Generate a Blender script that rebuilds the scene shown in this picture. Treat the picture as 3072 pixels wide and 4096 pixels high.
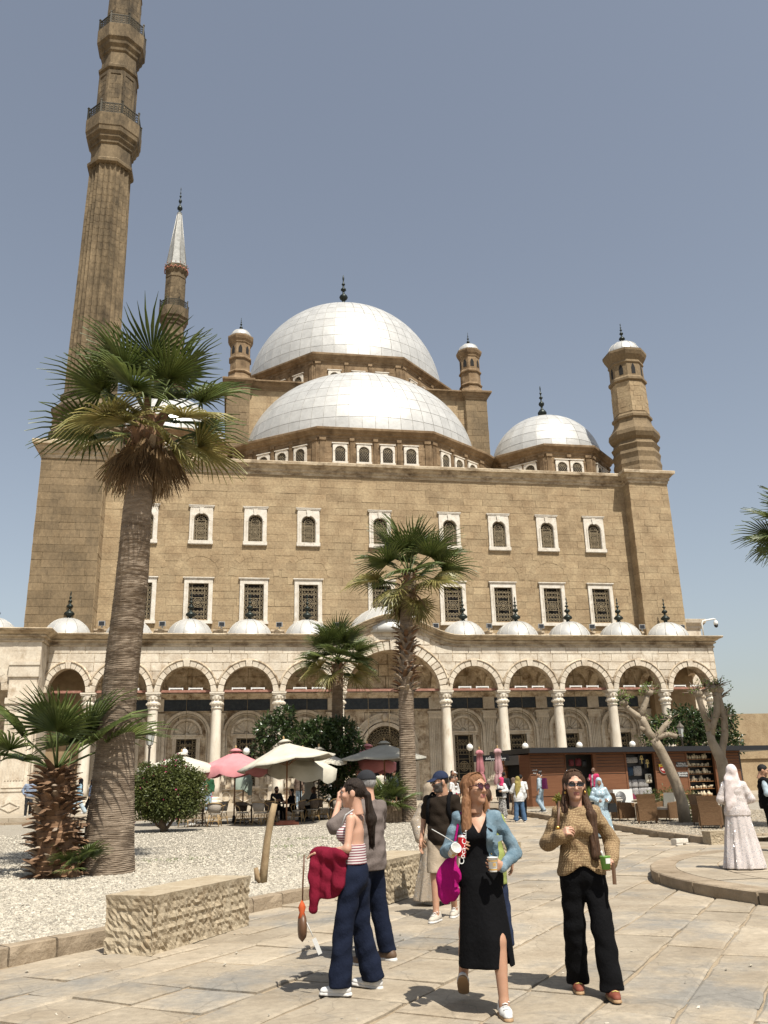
import bpy, bmesh, math, random
import numpy as np
from mathutils import Vector, Matrix

# ------------------------------------------------------------------ scene
scene = bpy.context.scene
for o in list(bpy.data.objects):
    bpy.data.objects.remove(o, do_unlink=True)
COL = scene.collection
rnd = random.Random(7)
nrg = np.random.default_rng(11)
pi = math.pi

# ---- camera (fitted from the facade's columns, arches and windows)
cam_d = bpy.data.cameras.new('camera')
cam = bpy.data.objects.new('camera', cam_d)
COL.objects.link(cam)
cam_d.sensor_fit = 'VERTICAL'
cam_d.sensor_height = 24.0
cam_d.lens = 24.0 * 3424.49 / 4096.0
cam_d.clip_start = 0.1
cam_d.clip_end = 3000.0
_p, _r, _y = math.radians(17.9114), math.radians(-1.4935), math.radians(10.1109)
CAM = Vector((-10.57, -57.6884, 1.6))
_f = Vector((math.sin(_y) * math.cos(_p), math.cos(_y) * math.cos(_p), math.sin(_p)))
_ri = Vector((math.cos(_y), -math.sin(_y), 0))
_u = _ri.cross(_f)
_r2 = _ri * math.cos(_r) + _u * math.sin(_r)
_u2 = -_ri * math.sin(_r) + _u * math.cos(_r)
cam.matrix_world = Matrix(((_r2.x, _u2.x, -_f.x, CAM.x), (_r2.y, _u2.y, -_f.y, CAM.y),
                           (_r2.z, _u2.z, -_f.z, CAM.z), (0, 0, 0, 1)))
scene.camera = cam

# ---- daylight
SUN_EL, SUN_AZ = math.radians(60), math.radians(19)      # azimuth: to the right of the camera side (-Y)
world = bpy.data.worlds.new('World')
scene.world = world
world.use_nodes = True
wn = world.node_tree
bg = wn.nodes['Background']
sky = wn.nodes.new('ShaderNodeTexSky')
sky.sky_type = 'NISHITA'
sky.sun_disc = False
sky.sun_elevation = SUN_EL
sky.sun_rotation = pi - SUN_AZ
sky.altitude = 80
sky.air_density = 1.3
sky.dust_density = 1.7
sky.ozone_density = 1.0
hsv = wn.nodes.new('ShaderNodeHueSaturation')
hsv.inputs['Saturation'].default_value = 0.6
hsv.inputs['Value'].default_value = 1.0
wn.links.new(sky.outputs[0], hsv.inputs['Color'])
wn.links.new(hsv.outputs[0], bg.inputs['Color'])
bg.inputs['Strength'].default_value = 0.08
sun_d = bpy.data.lights.new('sun', 'SUN')
sun_d.energy = 5.0
sun_d.angle = math.radians(0.53)
sun_d.color = (1.0, 0.95, 0.86)
sun = bpy.data.objects.new('sun', sun_d)
COL.objects.link(sun)
_sv = Vector((math.sin(SUN_AZ) * math.cos(SUN_EL), -math.cos(SUN_AZ) * math.cos(SUN_EL), math.sin(SUN_EL)))
sun.rotation_euler = _sv.to_track_quat('Z', 'Y').to_euler()
sun.location = (10, -40, 60)
vs = scene.view_settings
vs.view_transform = 'Standard'
vs.look = 'None'
vs.exposure = 0.58
vs.gamma = 1.0
vs.use_curve_mapping = False
scene.cycles.max_bounces = 6
scene.cycles.diffuse_bounces = 3
scene.cycles.glossy_bounces = 2
scene.cycles.transparent_max_bounces = 6

# ------------------------------------------------------------------ helpers
class MB:
    """collects faces; build() links them as one mesh object"""
    def __init__(s):
        s.v = []; s.f = []; s.m = []; s.sm = []
    def add(s, vs, fs, mi=0, sm=False):
        b = len(s.v)
        s.v.extend([tuple(p) for p in vs])
        for q in fs:
            s.f.append(tuple(i + b for i in q)); s.m.append(mi); s.sm.append(sm)
        return s
    def box(s, x0, x1, y0, y1, z0, z1, mi=0):
        return s.add([(x0,y0,z0),(x1,y0,z0),(x1,y1,z0),(x0,y1,z0),(x0,y0,z1),(x1,y0,z1),(x1,y1,z1),(x0,y1,z1)],
                     [(0,3,2,1),(4,5,6,7),(0,1,5,4),(1,2,6,5),(2,3,7,6),(3,0,4,7)], mi)
    def obox(s, c, sx, sy, sz, R=None, mi=0, taper=1.0):
        """box about centre c, rotated by matrix R"""
        pts = []
        for z in (-.5, .5):
            t = taper if z > 0 else 1.0
            for x, y in ((-.5,-.5),(.5,-.5),(.5,.5),(-.5,.5)):
                p = Vector((x*sx*t, y*sy*t, z*sz))
                if R is not None: p = R @ p
                pts.append(p + Vector(c))
        return s.add(pts, [(0,3,2,1),(4,5,6,7),(0,1,5,4),(1,2,6,5),(2,3,7,6),(3,0,4,7)], mi)
    def hull8(s, p, mi=0, back=False):
        """p: 4 back then 4 front corners (ccw seen from the front)"""
        fs = [(4,5,6,7),(0,1,5,4),(1,2,6,5),(2,3,7,6),(3,0,4,7)]
        if back: fs.append((0,3,2,1))
        return s.add(p, fs, mi)
    def lathe(s, prof, n=24, c=(0,0,0), ph=0.0, mi=0, sm=True, caps=True, a0=0.0, a1=2*pi, sx=1.0, sy=1.0):
        full = abs(a1 - a0 - 2*pi) < 1e-6
        k = n if full else n + 1
        vs = []; fs = []
        for r, z in prof:
            for i in range(k):
                a = ph + a0 + (a1 - a0) * i / n
                vs.append((c[0] + r*sx*math.cos(a), c[1] + r*sy*math.sin(a), c[2] + z))
        for j in range(len(prof) - 1):
            for i in range(n):
                i2 = (i + 1) % k
                fs.append((j*k+i, j*k+i2, (j+1)*k+i2, (j+1)*k+i))
        s.add(vs, fs, mi, sm)
        if caps and full:
            b = len(s.v) - len(vs)
            if prof[0][0] > 1e-4: s.f.append(tuple(b+i for i in reversed(range(k)))); s.m.append(mi); s.sm.append(False)
            if prof[-1][0] > 1e-4: s.f.append(tuple(b+(len(prof)-1)*k+i for i in range(k))); s.m.append(mi); s.sm.append(False)
        return s
    def tube(s, pts, rad, n=8, mi=0, sm=True, flat=1.0, up=None):
        pts = [Vector(p) for p in pts]
        if not hasattr(rad, '__len__'): rad = [rad] * len(pts)
        vs = []; fs = []
        ref = Vector(up) if up else None
        prev = None
        for i, p in enumerate(pts):
            t = (pts[min(i+1, len(pts)-1)] - pts[max(i-1, 0)])
            t = t.normalized() if t.length > 1e-9 else Vector((0,0,1))
            if prev is None:
                a = ref or (Vector((1,0,0)) if abs(t.x) < .8 else Vector((0,1,0)))
                u = (a - t * a.dot(t)).normalized()
            else:
                u = (prev - t * prev.dot(t)).normalized()
            prev = u
            w = t.cross(u)
            for j in range(n):
                an = 2*pi*j/n
                vs.append(p + (u*math.cos(an) + w*math.sin(an)*flat) * rad[i])
        for i in range(len(pts)-1):
            for j in range(n):
                j2 = (j+1) % n
                fs.append((i*n+j, i*n+j2, (i+1)*n+j2, (i+1)*n+j))
        fs.append(tuple(reversed(range(n)))); fs.append(tuple((len(pts)-1)*n+j for j in range(n)))
        return s.add(vs, fs, mi, sm)
    def sweep(s, prof, path, closed=False, mi=0, sm=False, caps=True):
        """prof: (out, dz) pairs; path: 3D points; out = to the right of the travel direction, mitred"""
        P = [Vector(p) for p in path]; N = len(P); vs = []; fs = []; k = len(prof)
        def nrm(a, b):
            d = (b - a); d.z = 0; d.normalize(); return Vector((d.y, -d.x, 0))
        for i in range(N):
            if closed:
                n1 = nrm(P[i-1], P[i]); n2 = nrm(P[i], P[(i+1) % N])
            else:
                n1 = nrm(P[i-1], P[i]) if i > 0 else nrm(P[i], P[i+1])
                n2 = nrm(P[i], P[i+1]) if i < N-1 else n1
            m = (n1 + n2); m = m / max(m.dot(n1), .25) if m.length > 1e-6 else n1
            for o_, z_ in prof: vs.append(P[i] + m*o_ + Vector((0,0,z_)))
        for i in range(N if closed else N-1):
            i2 = (i+1) % N
            for j in range(k-1):
                fs.append((i*k+j, i2*k+j, i2*k+j+1, i*k+j+1))
        if caps and not closed:
            fs.append(tuple(reversed(range(k)))); fs.append(tuple((N-1)*k+j for j in range(k)))
        return s.add(vs, fs, mi, sm)
    def prism(s, poly, O, U, V, N, d, mi=0, back=False):
        """polygon (u,v) extruded by d along N from O"""
        O = Vector(O); U = Vector(U); V = Vector(V); N = Vector(N); k = len(poly)
        a = [O + U*p[0] + V*p[1] for p in poly]; b = [p + N*d for p in a]
        fs = [tuple(k+i for i in range(k))] + [(i, (i+1) % k, k+(i+1) % k, k+i) for i in range(k)]
        if back: fs.append(tuple(reversed(range(k))))
        return s.add(a+b, fs, mi)
    def xf(s, M, start=0):
        s.v[start:] = [tuple(M @ Vector(p)) for p in s.v[start:]]
        return s
    def join(s, o, M=None, mi=0):
        vs = [tuple(M @ Vector(p)) for p in o.v] if M is not None else o.v
        b = len(s.v); s.v.extend(vs)
        for q, m, t in zip(o.f, o.m, o.sm):
            s.f.append(tuple(i+b for i in q)); s.m.append(m+mi); s.sm.append(t)
        return s
    def mesh(s, name):
        me = bpy.data.meshes.new(name)
        me.from_pydata([tuple(p) for p in s.v], [], s.f)
        me.polygons.foreach_set('material_index', s.m)
        me.polygons.foreach_set('use_smooth', s.sm)
        me.update()
        return me
    def build(s, name, mats, parent=None, loc=None, rz=None):
        return link(name, s.mesh(name), mats, parent, loc, rz)

def link(name, me, mats=None, parent=None, loc=None, rz=None):
    if mats is not None and len(me.materials) == 0:
        for m in (mats if isinstance(mats, (list, tuple)) else [mats]): me.materials.append(m)
    o = bpy.data.objects.new(name, me)
    COL.objects.link(o)
    if parent is not None: o.parent = parent
    if loc is not None: o.location = loc
    if rz is not None: o.rotation_euler = (0, 0, rz)
    return o

def np_mesh(name, V, F, smooth=False, mi=None):
    """mesh from numpy vertex and (n,k) face arrays"""
    me = bpy.data.meshes.new(name)
    V = np.asarray(V, np.float32); F = np.asarray(F, np.int32)
    n, k = F.shape
    me.vertices.add(len(V)); me.vertices.foreach_set('co', V.ravel())
    me.loops.add(n*k); me.loops.foreach_set('vertex_index', F.ravel())
    me.polygons.add(n)
    me.polygons.foreach_set('loop_start', np.arange(n, dtype=np.int32)*k)
    me.polygons.foreach_set('loop_total', np.full(n, k, np.int32))
    if mi is not None: me.polygons.foreach_set('material_index', np.asarray(mi, np.int32))
    me.polygons.foreach_set('use_smooth', np.full(n, smooth, bool))
    me.update(calc_edges=True)
    me.validate()
    return me

def thing(name, label, cat, loc=(0,0,0), rz=0.0, group=None):
    o = bpy.data.objects.new(name, None)
    o.empty_display_size = .2
    COL.objects.link(o)
    o.location = loc; o.rotation_euler = (0, 0, rz)
    return tag(o, label, cat, group)
def tag(o, label, cat, group=None):
    o['label'] = label; o['category'] = cat
    if group: o['group'] = group
    return o
def struct(o, kind='structure'):
    o['kind'] = kind
    return o
def copy_tree(o, parent=None):
    c = o.copy(); COL.objects.link(c)
    if parent is not None: c.parent = parent
    for ch in o.children: copy_tree(ch, c)
    return c
def place(root, loc, rz=0.0, label=None):
    root.location = loc; root.rotation_euler = (0, 0, rz)
    if label: root['label'] = label
    return root

GYs = [-60, -42, -33, -24.5, -16, 100]; GZs = [0, 0, .08, .26, .41, .41]
def gz(y):
    return float(np.interp(y, GYs, GZs))

# ------------------------------------------------------------------ materials
def mat(name, c1, c2=None, sc=3.0, rough=.85, metal=0.0, bump=0.0, bsc=20.0, var=0.0, coord='pos',
        c3=None, sc3=.6, thr=(.5, .7), spec=.3, stretch=(1,1,1), sheen=0.0, detail=6.0, grain=0.0, gsc=16.0, cracks=None):
    m = bpy.data.materials.new(name); m.use_nodes = True
    nt = m.node_tree; N = nt.nodes; L = nt.links
    b = N['Principled BSDF']
    b.inputs['Roughness'].default_value = rough
    b.inputs['Metallic'].default_value = metal
    b.inputs['Specular IOR Level'].default_value = spec
    if sheen: b.inputs['Sheen Weight'].default_value = sheen
    if coord == 'pos':
        g = N.new('ShaderNodeNewGeometry'); co = g.outputs['Position']
    else:
        g = N.new('ShaderNodeTexCoord'); co = g.outputs['Object']
    mp = N.new('ShaderNodeMapping'); mp.inputs['Scale'].default_value = stretch
    L.new(co, mp.inputs['Vector']); co = mp.outputs[0]
    if c2 is None:
        b.inputs['Base Color'].default_value = (*c1, 1); col = None
    else:
        nz = N.new('ShaderNodeTexNoise'); nz.inputs['Scale'].default_value = sc
        nz.inputs['Detail'].default_value = detail; nz.inputs['Roughness'].default_value = .62
        L.new(co, nz.inputs['Vector'])
        rp = N.new('ShaderNodeValToRGB')
        rp.color_ramp.elements[0].position = .34; rp.color_ramp.elements[0].color = (*c1, 1)
        rp.color_ramp.elements[1].position = .68; rp.color_ramp.elements[1].color = (*c2, 1)
        L.new(nz.outputs['Fac'], rp.inputs['Fac']); col = rp.outputs[0]
    if c3 is not None:
        n3 = N.new('ShaderNodeTexNoise'); n3.inputs['Scale'].default_value = sc3; n3.inputs['Detail'].default_value = 9
        n3.inputs['Roughness'].default_value = .7
        L.new(co, n3.inputs['Vector'])
        r3 = N.new('ShaderNodeMapRange'); r3.inputs['From Min'].default_value = thr[0]; r3.inputs['From Max'].default_value = thr[1]
        L.new(n3.outputs['Fac'], r3.inputs['Value'])
        mx = N.new('ShaderNodeMix'); mx.data_type = 'RGBA'
        L.new(r3.outputs[0], mx.inputs['Factor']); 
        if col is not None: L.new(col, mx.inputs['A'])
        else: mx.inputs['A'].default_value = (*c1, 1)
        mx.inputs['B'].default_value = (*c3, 1); col = mx.outputs['Result']
    if grain > 0 and col is not None:
        ng = N.new('ShaderNodeTexNoise'); ng.inputs['Scale'].default_value = gsc; ng.inputs['Detail'].default_value = 7; ng.inputs['Roughness'].default_value = .75
        L.new(co, ng.inputs['Vector'])
        mg = N.new('ShaderNodeMapRange'); mg.inputs['From Min'].default_value = .3; mg.inputs['From Max'].default_value = .7; mg.inputs['To Min'].default_value = 1-grain; mg.inputs['To Max'].default_value = 1+grain*.6
        L.new(ng.outputs['Fac'], mg.inputs['Value'])
        hg = N.new('ShaderNodeHueSaturation'); L.new(mg.outputs[0], hg.inputs['Value']); L.new(col, hg.inputs['Color']); col = hg.outputs[0]
    if cracks is not None and col is not None:
        wn_ = N.new('ShaderNodeTexNoise'); wn_.inputs['Scale'].default_value = cracks*1.7; L.new(co, wn_.inputs['Vector'])
        va = N.new('ShaderNodeVectorMath'); va.operation = 'MULTIPLY_ADD'; va.inputs[1].default_value = (.5/cracks,)*3; L.new(wn_.outputs['Color'], va.inputs[0]); L.new(co, va.inputs[2])
        vo = N.new('ShaderNodeTexVoronoi'); vo.feature = 'DISTANCE_TO_EDGE'; vo.inputs['Scale'].default_value = cracks; L.new(va.outputs[0], vo.inputs['Vector'])
        cm = N.new('ShaderNodeMapRange'); cm.inputs['From Min'].default_value = 0; cm.inputs['From Max'].default_value = .012; cm.inputs['To Min'].default_value = .78; cm.inputs['To Max'].default_value = 1; L.new(vo.outputs['Distance'], cm.inputs['Value'])
        hc = N.new('ShaderNodeHueSaturation'); L.new(cm.outputs[0], hc.inputs['Value']); L.new(col, hc.inputs['Color']); col = hc.outputs[0]
    if var > 0 and col is not None:
        oi = N.new('ShaderNodeObjectInfo'); gg = N.new('ShaderNodeNewGeometry')
        ad = N.new('ShaderNodeMath'); ad.operation = 'ADD'
        L.new(oi.outputs['Random'], ad.inputs[0]); L.new(gg.outputs['Random Per Island'], ad.inputs[1])
        fr = N.new('ShaderNodeMath'); fr.operation = 'FRACT'; L.new(ad.outputs[0], fr.inputs[0])
        mr = N.new('ShaderNodeMapRange'); mr.inputs['To Min'].default_value = 1-var; mr.inputs['To Max'].default_value = 1+var
        L.new(fr.outputs[0], mr.inputs['Value'])
        hs = N.new('ShaderNodeHueSaturation'); L.new(mr.outputs[0], hs.inputs['Value']); L.new(col, hs.inputs['Color']); col = hs.outputs[0]
    if col is not None: L.new(col, b.inputs['Base Color'])
    if bump > 0:
        nb = N.new('ShaderNodeTexNoise'); nb.inputs['Scale'].default_value = bsc; nb.inputs['Detail'].default_value = 8
        nb.inputs['Roughness'].default_value = .65
        L.new(co, nb.inputs['Vector'])
        bp = N.new('ShaderNodeBump'); bp.inputs['Strength'].default_value = bump; bp.inputs['Distance'].default_value = .03
        L.new(nb.outputs['Fac'], bp.inputs['Height']); L.new(bp.outputs[0], b.inputs['Normal'])
    return m
def plain(name, c, rough=.6, metal=0.0, spec=.4):
    m = bpy.data.materials.new(name); m.use_nodes = True
    b = m.node_tree.nodes['Principled BSDF']
    b.inputs['Base Color'].default_value = (*c, 1); b.inputs['Roughness'].default_value = rough
    b.inputs['Metallic'].default_value = metal; b.inputs['Specular IOR Level'].default_value = spec
    return m
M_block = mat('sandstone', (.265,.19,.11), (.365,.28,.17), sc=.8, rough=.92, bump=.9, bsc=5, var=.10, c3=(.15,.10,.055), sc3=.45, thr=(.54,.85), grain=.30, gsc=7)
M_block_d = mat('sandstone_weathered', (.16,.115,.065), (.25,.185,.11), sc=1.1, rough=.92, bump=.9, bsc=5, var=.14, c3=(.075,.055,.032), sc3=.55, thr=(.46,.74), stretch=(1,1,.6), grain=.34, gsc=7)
M_mortar = mat('lime_mortar', (.20,.14,.08), (.285,.21,.125), sc=2, rough=.95)
M_cornice = mat('weathered_cornice_stone', (.34,.262,.17), (.56,.47,.34), sc=1.6, rough=.9, bump=.6, bsc=6, c3=(.12,.08,.045), sc3=1.3, thr=(.48,.68), stretch=(.6,1,1), grain=.3, gsc=8)
M_brown = mat('brown_stone_trim', (.175,.115,.062), (.28,.20,.12), sc=1.3, rough=.92, bump=.6, bsc=6, c3=(.085,.055,.03), sc3=1.0, thr=(.5,.7), grain=.3, gsc=8)
M_marble = mat('alabaster_cream', (.46,.39,.30), (.60,.54,.44), sc=1.4, rough=.7, bump=.4, bsc=6, var=.08, c3=(.27,.195,.12), sc3=1.1, thr=(.54,.74), grain=.22, gsc=9)
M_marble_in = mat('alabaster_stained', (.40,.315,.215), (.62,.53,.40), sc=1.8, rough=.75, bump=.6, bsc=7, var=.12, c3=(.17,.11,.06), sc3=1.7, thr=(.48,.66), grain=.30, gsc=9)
M_column = mat('column_marble', (.50,.44,.35), (.64,.59,.50), sc=2.2, rough=.5, c3=(.38,.30,.20), sc3=2.5, thr=(.55,.72), stretch=(1,1,.35))
M_frame = mat('white_marble_frame', (.50,.45,.37), (.64,.60,.53), sc=2.5, rough=.6, bump=.3, bsc=9, c3=(.32,.245,.16), sc3=2.2, thr=(.56,.78), grain=.2, gsc=12)
M_grille = mat('bronze_grille', (.16,.125,.075), (.27,.215,.135), sc=5, rough=.6, metal=.1)
M_dark = plain('dark_interior', (.012,.011,.010), .9)
M_glass_dark = plain('window_glass', (.02,.02,.022), .15, spec=.5)
M_finial = mat('bronze_finial', (.016,.02,.018), (.032,.04,.034), sc=5, rough=.4, metal=.5, coord='obj')
M_rail = mat('verdigris_rail', (.03,.026,.016), (.065,.056,.036), sc=4, rough=.6, metal=.2)
M_blue = mat('painted_frieze', (.018,.025,.035), (.04,.05,.06), sc=6, rough=.6, c3=(.09,.075,.04), sc3=7, thr=(.6,.7))
M_tie = mat('tie_beam_paint', (.22,.10,.07), (.32,.17,.13), sc=4, rough=.8)
M_white = plain('white_enamel', (.60,.60,.575), .4)
M_lead = mat('silver_dome_sheet', (.42,.415,.395), (.51,.505,.48), sc=1.2, rough=.42, metal=.26, bump=.35, bsc=3.5, var=.06, c3=(.40,.385,.35), sc3=2.2, thr=(.58,.8), grain=.10, gsc=5)
M_seam = mat('dome_seam', (.36,.345,.31), (.48,.465,.43), sc=3, rough=.6, metal=.3)
M_spire = mat('spire_lead', (.20,.20,.185), (.32,.32,.30), sc=2, rough=.6, metal=.2, bump=.5, bsc=4, c3=(.17,.08,.05), sc3=5, thr=(.62,.7))
M_red = plain('red_trim', (.28,.10,.06), .7)
M_grey_metal = plain('grey_metal', (.35,.35,.34), .5, .3)
M_black = plain('black_plastic', (.015,.015,.016), .5)
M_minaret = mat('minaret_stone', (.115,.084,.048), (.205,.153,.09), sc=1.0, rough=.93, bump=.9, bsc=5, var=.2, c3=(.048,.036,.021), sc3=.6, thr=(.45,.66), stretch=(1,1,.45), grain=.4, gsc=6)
# =================================================================== the mosque
MOSQUE = thing('mosque', 'large sandstone mosque with silver domes, minarets and a marble arcade', 'mosque')
W_Y = 3.56
block_pool = []          # (size score, 8 verts, material)

def face_blocks(B0, B1, T1, T0, ch, bw, holes=(), m=0, depth=.014, gap=.0065, pool=None):
    """stone courses over a quad seen from outside (B0 lower left ... T0 upper left)"""
    B0, B1, T1, T0 = map(Vector, (B0, B1, T1, T0))
    N = (B1 - B0).cross(T0 - B0).normalized()
    W = (B1 - B0).length; H = (T0 - B0).length
    nr = max(1, round(H / ch)); 
    def P(x, z, d):
        s = x / W; t = z / H
        return (B0*(1-s) + B1*s)*(1-t) + (T0*(1-s) + T1*s)*t + N*d
    for r in range(nr):
        z0 = H*r/nr; z1 = H*(r+1)/nr
        xs = [0.0]; x = -bw*rnd.uniform(.1, .9)
        while x < W:
            x += bw*rnd.uniform(.7, 1.35)
            if x > .18*bw and x < W - .18*bw: xs.append(x)
        xs.append(W)
        for i in range(len(xs)-1):
            rects = [(xs[i], xs[i+1], z0, z1)]
            for hx0, hx1, hz0, hz1 in holes:
                nx = []
                for a, b, c, d in rects:
                    if b <= hx0 or a >= hx1 or d <= hz0 or c >= hz1: nx.append((a,b,c,d)); continue
                    if a < hx0: nx.append((a, hx0, c, d))
                    if b > hx1: nx.append((hx1, b, c, d))
                    a2, b2 = max(a, hx0), min(b, hx1)
                    if c < hz0: nx.append((a2, b2, c, hz0))
                    if d > hz1: nx.append((a2, b2, hz1, d))
                rects = nx
            for a, b, c, d in rects:
                if b-a < .06 or d-c < .06: continue
                dd = depth + rnd.uniform(-.012, .012)
                g = gap*rnd.uniform(.3, 1.9)
                j = lambda: rnd.uniform(-.008, .008)
                fr = [P(a+g, c+g, dd+j()*.6), P(b-g, c+g, dd+j()*.6), P(b-g, d-g, dd+j()*.6), P(a+g, d-g, dd+j()*.6)]
                bk = [P(a+g*.4, c+g*.4, -.05), P(b-g*.4, c+g*.4, -.05), P(b-g*.4, d-g*.4, -.05), P(a+g*.4, d-g*.4, -.05)]
                ctr = (fr[0]+fr[2])*.5
                sc = (b-a)*(d-c)/((ctr-CAM).length**2)
                (pool if pool is not None else block_pool).append((sc, bk+fr, m))

WX = [0.0] + [s*(5.42 + 3.92*i) for i in range(4) for s in (1, -1)]
lowW = [(x-1.0, x+1.0, 13.15, 16.35) for x in WX]
upW = [(x-.86, x+.86, 18.8, 21.7) for x in WX]

core = MB()
core.box(-20.1, 20.1, 4.0, 44, 11.0, 25.0); core.box(-20.1, 20.1, 6.0, 44, 0, 11.0)
core.box(-24.38, -20.12, 1.82, 8, 0, 25.0)
core.box(20.12, 23.38, 2.52, 8, 0, 25.0)
core.box(-11.85, 11.85, 12.78, 35, 24.5, 36.2)
core.box(-24.3, -16.8, 40, 53, 0, 25.0)
core.build('wall_core', M_mortar, MOSQUE)

def rect_sub(rects, holes):
    for hx0, hx1, hz0, hz1 in holes:
        nx = []
        for a, b, c, d in rects:
            if b <= hx0 or a >= hx1 or d <= hz0 or c >= hz1: nx.append((a,b,c,d)); continue
            if a < hx0: nx.append((a, hx0, c, d))
            if b > hx1: nx.append((hx1, b, c, d))
            a2, b2 = max(a, hx0), min(b, hx1)
            if c < hz0: nx.append((a2, b2, c, hz0))
            if d > hz1: nx.append((a2, b2, hz1, d))
        rects = nx
    return rects
bk = MB()
for a, b, c, d in rect_sub([(-20.1, 20.1, 11.0, 25.0)], [(p+.2, q-.2, r+.2, t-.2) for p, q, r, t in lowW+upW]): bk.box(a, b, W_Y+.01, W_Y+.4, c, d)
bk.build('wall_backing', M_mortar, MOSQUE)
holes = [(a+20.1+.06, b+20.1-.06, c-11.6+.05, d-11.6-.05) for a, b, c, d in lowW+upW]
face_blocks((-20.1,W_Y,11.6),(20.1,W_Y,11.6),(20.1,W_Y,24.6),(-20.1,W_Y,24.6), .545, 1.35, holes)
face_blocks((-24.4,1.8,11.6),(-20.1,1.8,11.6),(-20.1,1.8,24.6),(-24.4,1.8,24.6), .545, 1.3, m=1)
face_blocks((-20.1,1.8,11.6),(-20.1,W_Y,11.6),(-20.1,W_Y,24.6),(-20.1,1.8,24.6), .545, 1.3)
face_blocks((20.1,2.5,11.6),(23.4,2.5,11.6),(23.4,2.5,24.6),(20.1,2.5,24.6), .545, 1.3)
face_blocks((20.1,W_Y,11.6),(20.1,2.5,11.6),(20.1,2.5,24.6),(20.1,W_Y,24.6), .545, 1.3)
face_blocks((23.4,2.5,11.6),(23.4,8,11.6),(23.4,8,24.6),(23.4,2.5,24.6), .545, 1.3)
face_blocks((-24.4,8,11.6),(-24.4,1.8,11.6),(-24.4,1.8,24.6),(-24.4,8,24.6), .545, 1.3)
# central square block and its corner piers
face_blocks((-9.9,12.75,25.4),(9.9,12.75,25.4),(9.9,12.75,35.9),(-9.9,12.75,35.9), .62, 1.3)
for s in (-1, 1):
    pier = MB()
    x0, x1 = (-11.9, -9.9) if s < 0 else (9.9, 11.9)
    pier.box(x0+.02, x1-.02, 12.32, 15, 25.4, 36.0); pier.build('corner_pier', M_mortar, MOSQUE)
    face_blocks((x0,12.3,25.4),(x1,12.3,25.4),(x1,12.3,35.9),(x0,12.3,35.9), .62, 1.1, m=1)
    sx = x1 if s < 0 else x0
    if s < 0: face_blocks((x1,12.3,25.4),(x1,12.76,25.4),(x1,12.76,35.9),(x1,12.3,35.9), .62, .5)
    else: face_blocks((x0,12.76,25.4),(x0,12.3,25.4),(x0,12.3,35.9),(x0,12.76,35.9), .62, .5)
    if s > 0: face_blocks((x1,12.3,25.4),(x1,15,25.4),(x1,15,35.9),(x1,12.3,35.9), .62, 1.1)
    else: face_blocks((x0,15,25.4),(x0,12.3,25.4),(x0,12.3,35.9),(x0,15,35.9), .62, 1.1)

# ---- cornices
CP = [(.02,-.95),(.06,-.93),(.08,-.72),(.16,-.68),(.18,-.5),(.34,-.34),(.36,-.24),(.52,-.2),(.55,.0),(.50,.05),(-.3,.12)]
c = MB()
c.sweep([(o_, z_) for o_, z_ in CP], [(-20.12,W_Y,25.35),(20.12,W_Y,25.35)])
c.build('cornice', M_cornice, MOSQUE)
c = MB()
c.sweep([(o_*1.15, z_*1.25+.25) for o_, z_ in CP], [(-24.4,9,25.35),(-24.4,1.8,25.35),(-20.1,1.8,25.35),(-20.1,9,25.35)])
c.box(-24.6,-19.9,1.6,9,25.6,25.75)
c.build('cornice', M_cornice, MOSQUE)
c = MB()
c.sweep(CP, [(20.1,8,25.35),(20.1,2.5,25.35),(23.4,2.5,25.35),(23.4,8,25.35)])
c.box(19.8,23.7,2.2,8,25.36,25.45)
c.build('cornice', M_cornice, MOSQUE)
c = MB()
c.sweep([(o_*.8, z_*.8) for o_, z_ in CP], [(-11.9,15,36.6),(-11.9,12.3,36.6),(-9.9,12.3,36.6),(-9.9,12.75,36.6),(9.9,12.75,36.6),(9.9,12.3,36.6),(11.9,12.3,36.6),(11.9,15,36.6)])
c.box(-12.2,12.2,12.1,35,36.5,36.62)
c.build('cornice', M_brown, MOSQUE)

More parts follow.
